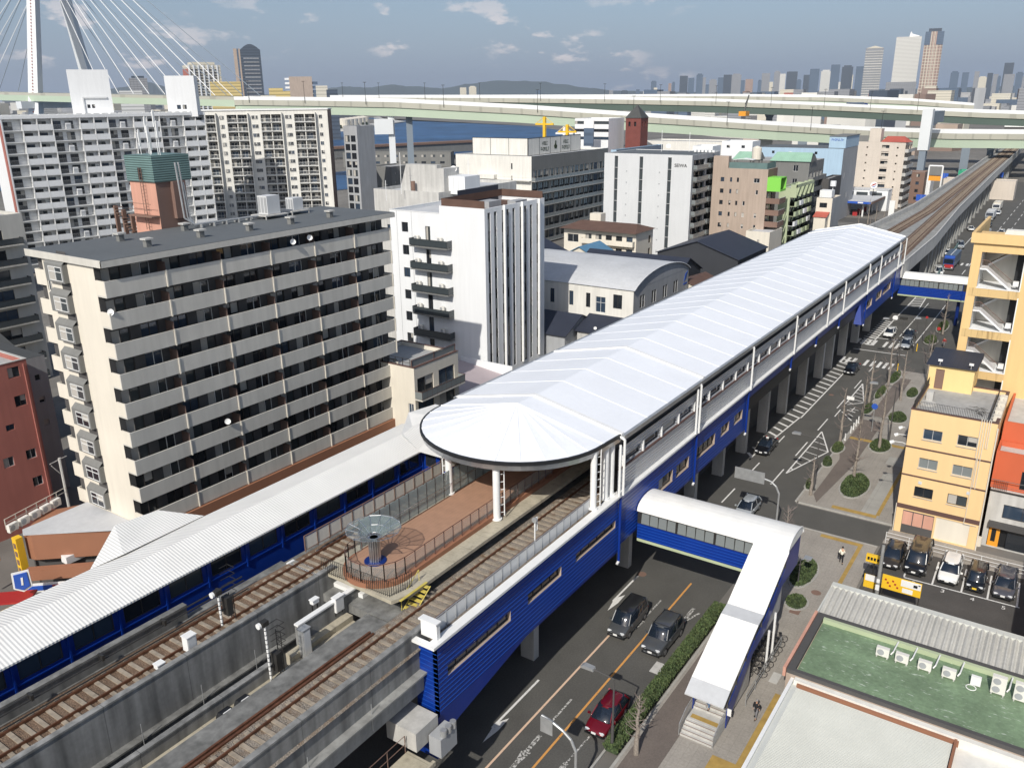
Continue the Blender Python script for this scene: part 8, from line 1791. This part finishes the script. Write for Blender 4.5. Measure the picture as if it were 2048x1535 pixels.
p,a=onhw(5.55,[(420,430,44.0),(440,390,43.4),(468,330,42.6),(498,262,41.0),(522,205,39.2),(545,150,36.6),(560,105,34.0),(572,60,31.5)],4); r=lorry(p.x,p.y,12,3.4,'bluetruck','t_blue','long navy lorry on the upper expressway',z=p.z-2.5); r.rotation_euler=(0,0,a)
p,a=onhw(.4,[(296,372,43.2),(316,338,42.4),(337,300,41.2)],5); 
# ================================================================ people
def skin_mesh(name,mat,chains,parent,root=0):
    V=[];E=[];Rr=[];key={}
    def vid(p,r):
        k=(round(p[0],4),round(p[1],4),round(p[2],4))
        if k not in key: key[k]=len(V); V.append(p); Rr.append(r)
        return key[k]
    for ch in chains:
        ids=[vid(p,r) for p,r in ch]
        for a,b in zip(ids,ids[1:]): E.append((a,b))
    me=bpy.data.meshes.new(name); me.from_pydata(V,E,[]); me.materials.append(MAT(mat)); o=bpy.data.objects.new(name,me); COL.objects.link(o); o.parent=parent
    m=o.modifiers.new('skin','SKIN'); sv=me.skin_vertices[0].data
    for i,r in enumerate(Rr): sv[i].radius=(r,r); sv[i].use_root=(i==root)
    s=o.modifiers.new('sub','SUBSURF'); s.levels=1; s.render_levels=1; m.use_smooth_shade=True
    return o
def person(x,y,z,heading,h,label,top,bottom,hair='hair',stride=.28,armL=None,armR=None,coat=False,bag=None,lean=0.0,skirt=False):
    s=h/1.72; r=empty('person',label,'person',(x,y,z),heading); S=lambda *p: tuple(c*s for c in p)
    pel=S(0,0,.93); ab=S(.01,0,1.08); ch=S(.02+lean,0,1.30); nk=S(.03+lean,0,1.46); hd0=S(.045+lean,0,1.54); hd=S(.05+lean,0,1.62); top_=S(.04+lean,0,1.70)
    legs=[]
    for sg,f in ((1,stride),(-1,-stride)):
        hip=S(0,sg*.09,.88); kn=S(f*.55+.05,sg*.10,.49); an=S(f-.02,sg*.10,.09 if f>0 else .14); to=S(f+.15,sg*.11,.04); legs.append([(hip,.085*s),(kn,.058*s),(an,.042*s),(to,.032*s)])
    arms=[]
    for sg,a in ((1,armL),(-1,armR)):
        sh=S(.02+lean,sg*.18,1.38); el,wr=(a if a else ((-.06-sg*stride*.35,sg*.24,1.12),(.05-sg*stride*.7,sg*.23,.90))); el=S(*el); wr=S(*wr); d=Vector(wr)-Vector(el); d.normalize(); pm=tuple(Vector(wr)+d*.07*s)
        fin=[]
        for k in range(4): fin.append([(pm,.018*s),(tuple(Vector(pm)+d*(.075-.008*abs(k-1.4))*s+Vector(((k-1.5)*.018*s,-sg*.01*s,0))),.0085*s)])
        fin.append([(tuple(Vector(wr)+d*.02*s),.02*s),(tuple(Vector(wr)+d*.05*s+Vector((.035*s,-sg*.01*s,0))),.009*s)])
        arms.append((sh,el,wr,pm,fin))
    chains=[[(pel,.12*s),(ab,.115*s),(ch,.135*s),(nk,.055*s),(hd0,.075*s),(hd,.092*s),(top_,.06*s)]]
    for l in legs: chains.append([(pel,.12*s)]+l)
    for sh,el,wr,pm,fin in arms:
        chains.append([(ch,.135*s),(sh,.06*s),(el,.042*s),(wr,.028*s),(pm,.018*s)])
        for f_ in fin: chains.append([(pm,.018*s),f_[1]] if f_[0][0]==pm else [(wr,.028*s),f_[1]])
    skin_mesh('body','skin',chains,r)
    g=1.18; tc=[[(S(0,0,.80 if coat else .92),.15*s),(ab,.125*s*g),(ch,.14*s*g),(S(.03+lean,0,1.43),.075*s)]]
    if coat: tc[0].insert(0,(S(0,0,.62),.17*s))
    for sh,el,wr,pm,fin in arms: tc.append([(ch,.14*s*g),(sh,.072*s),(el,.056*s),(tuple(Vector(el).lerp(Vector(wr),.9)),.042*s)])
    skin_mesh('jacket' if coat else 'shirt',top,tc,r,1)
    skin_mesh('trousers',bottom,[[(S(0,0,.95),.125*s)]+[(l[0][0],.10*s),(l[1][0],.075*s),(tuple(Vector(l[1][0]).lerp(Vector(l[2][0]),.93)),.058*s)] for l in legs],r)
    for l in legs:
        mb=MB(); a=Vector(l[2][0]); mb.T=Matrix.Translation((a.x,a.y,a.z-.09*s)); mb.prof([(-.09*s,0),(.2*s,0),(.2*s,.05*s),(.05*s,.1*s),(-.08*s,.1*s)],-.045*s,.045*s); mb.T=None; mb.build('shoe','black',r)
    mb=MB(); c=Vector(hd)+Vector((-.02*s,0,.03*s)); G=[]
    for i in range(5):
        a=PI/2*(i/4.0)-.35
        G.append([(c.x+.105*s*math.cos(a)*math.cos(t)-.012*s,c.y+.095*s*math.cos(a)*math.sin(t),c.z+.11*s*math.sin(a)) for t in [2*PI*j/12 for j in range(12)]])
    mb.add([p for g_ in G for p in g_],[(i*12+j,i*12+(j+1)%12,(i+1)*12+(j+1)%12,(i+1)*12+j) for i in range(4) for j in range(12)]+[list(range(48,60))]); mb.build('hair',hair,r,smooth=True)
    mb=MB(); f=Vector(hd)+Vector((.088*s,0,0)); mb.add([f+Vector((0,-.012*s,-.02*s)),f+Vector((0,.012*s,-.02*s)),f+Vector((.022*s,0,-.022*s)),f+Vector((0,0,.015*s))],[(0,2,3),(2,1,3),(0,1,2)]); mb.build('nose','skin',r)
    mb=MB(); [mb.box(f.x-.006*s,f.y+q*s-.008*s,f.z+.008*s,f.x+.003*s,f.y+q*s+.008*s,f.z+.018*s) for q in (-.03,.03)]; mb.build('eyes','black',r)
    mb=MB(); mb.box(f.x-.01*s,-.02*s,f.z-.05*s,f.x-.002*s,.02*s,f.z-.043*s); mb.build('mouth','cloth_red',r)
    if bag:
        b=empty('bag',bag[0],'bag',(x+math.cos(heading)*bag[2]-math.sin(heading)*bag[3],y+math.sin(heading)*bag[2]+math.cos(heading)*bag[3],z+bag[4]),heading); mb=MB(); mb.prof([(-.2,0),(.2,0),(.17,.28),(-.17,.28)],-.07,.07); mb.build('pouch',bag[1],b); mb=MB(); mb.tube([(-.14,0,.28),(-.08,0,.5),(.08,0,.5),(.14,0,.28)],.012,5); mb.build('strap',bag[1],b)
    return r
person(73.0,13.35,.14,.25,1.70,'person in pale shirt and dark trousers walking away past the shrubs','cloth_white','cloth_black',armL=((-.05,.26,1.14),(.10,.22,.95)),bag=('dark shoulder bag at the side of the walker in pale shirt','cloth_black',.05,.27,.72))
person(48.7,13.1,.14,PI-.2,1.56,'person in long black coat walking down the pavement by stairs','cloth_black','cloth_grey','hair_grey',stride=.16,coat=True,armR=((.02,-.26,1.1),(.15,-.2,.92)))
person(46.9,15.9,.96,PI,1.68,'person in black top and blue jeans coming down the covered stairs','cloth_black','cloth_jeans',stride=.14,bag=('red bag carried beside the person on the stairs','cloth_red',.1,.33,.62))
person(134.5,15.2,.14,1.2,1.7,'small figure in dark clothes near the rounded street corner','cloth_black','cloth_black',stride=.2)
person(154.5,16.5,.14,2.8,1.7,'small figure in red top on the far pavement','cloth_red','cloth_grey',stride=.2)
person(150.6,17.8,.14,-2.0,1.7,'small figure in dark coat near the far shrubs','cloth_grey','cloth_black',stride=.2,coat=True)
# ================================================================ haze: pale even air round everything under the sky
hm=bpy.data.materials.new('haze'); hm.use_nodes=True; t_=hm.node_tree; t_.nodes.clear(); ho=N(t_,'ShaderNodeOutputMaterial'); hv=N(t_,'ShaderNodeVolumePrincipled'); hv.inputs['Color'].default_value=(.80,.87,.95,1); hv.inputs['Density'].default_value=0.000055; hv.inputs['Anisotropy'].default_value=.2; t_.links.new(hv.outputs[0],ho.inputs['Volume'])
mb=MB(); mb.box(-6500,-9500,-2,14500,14500,420); hz_=mb.build('haze',[hm]); hz_['kind']='stuff'
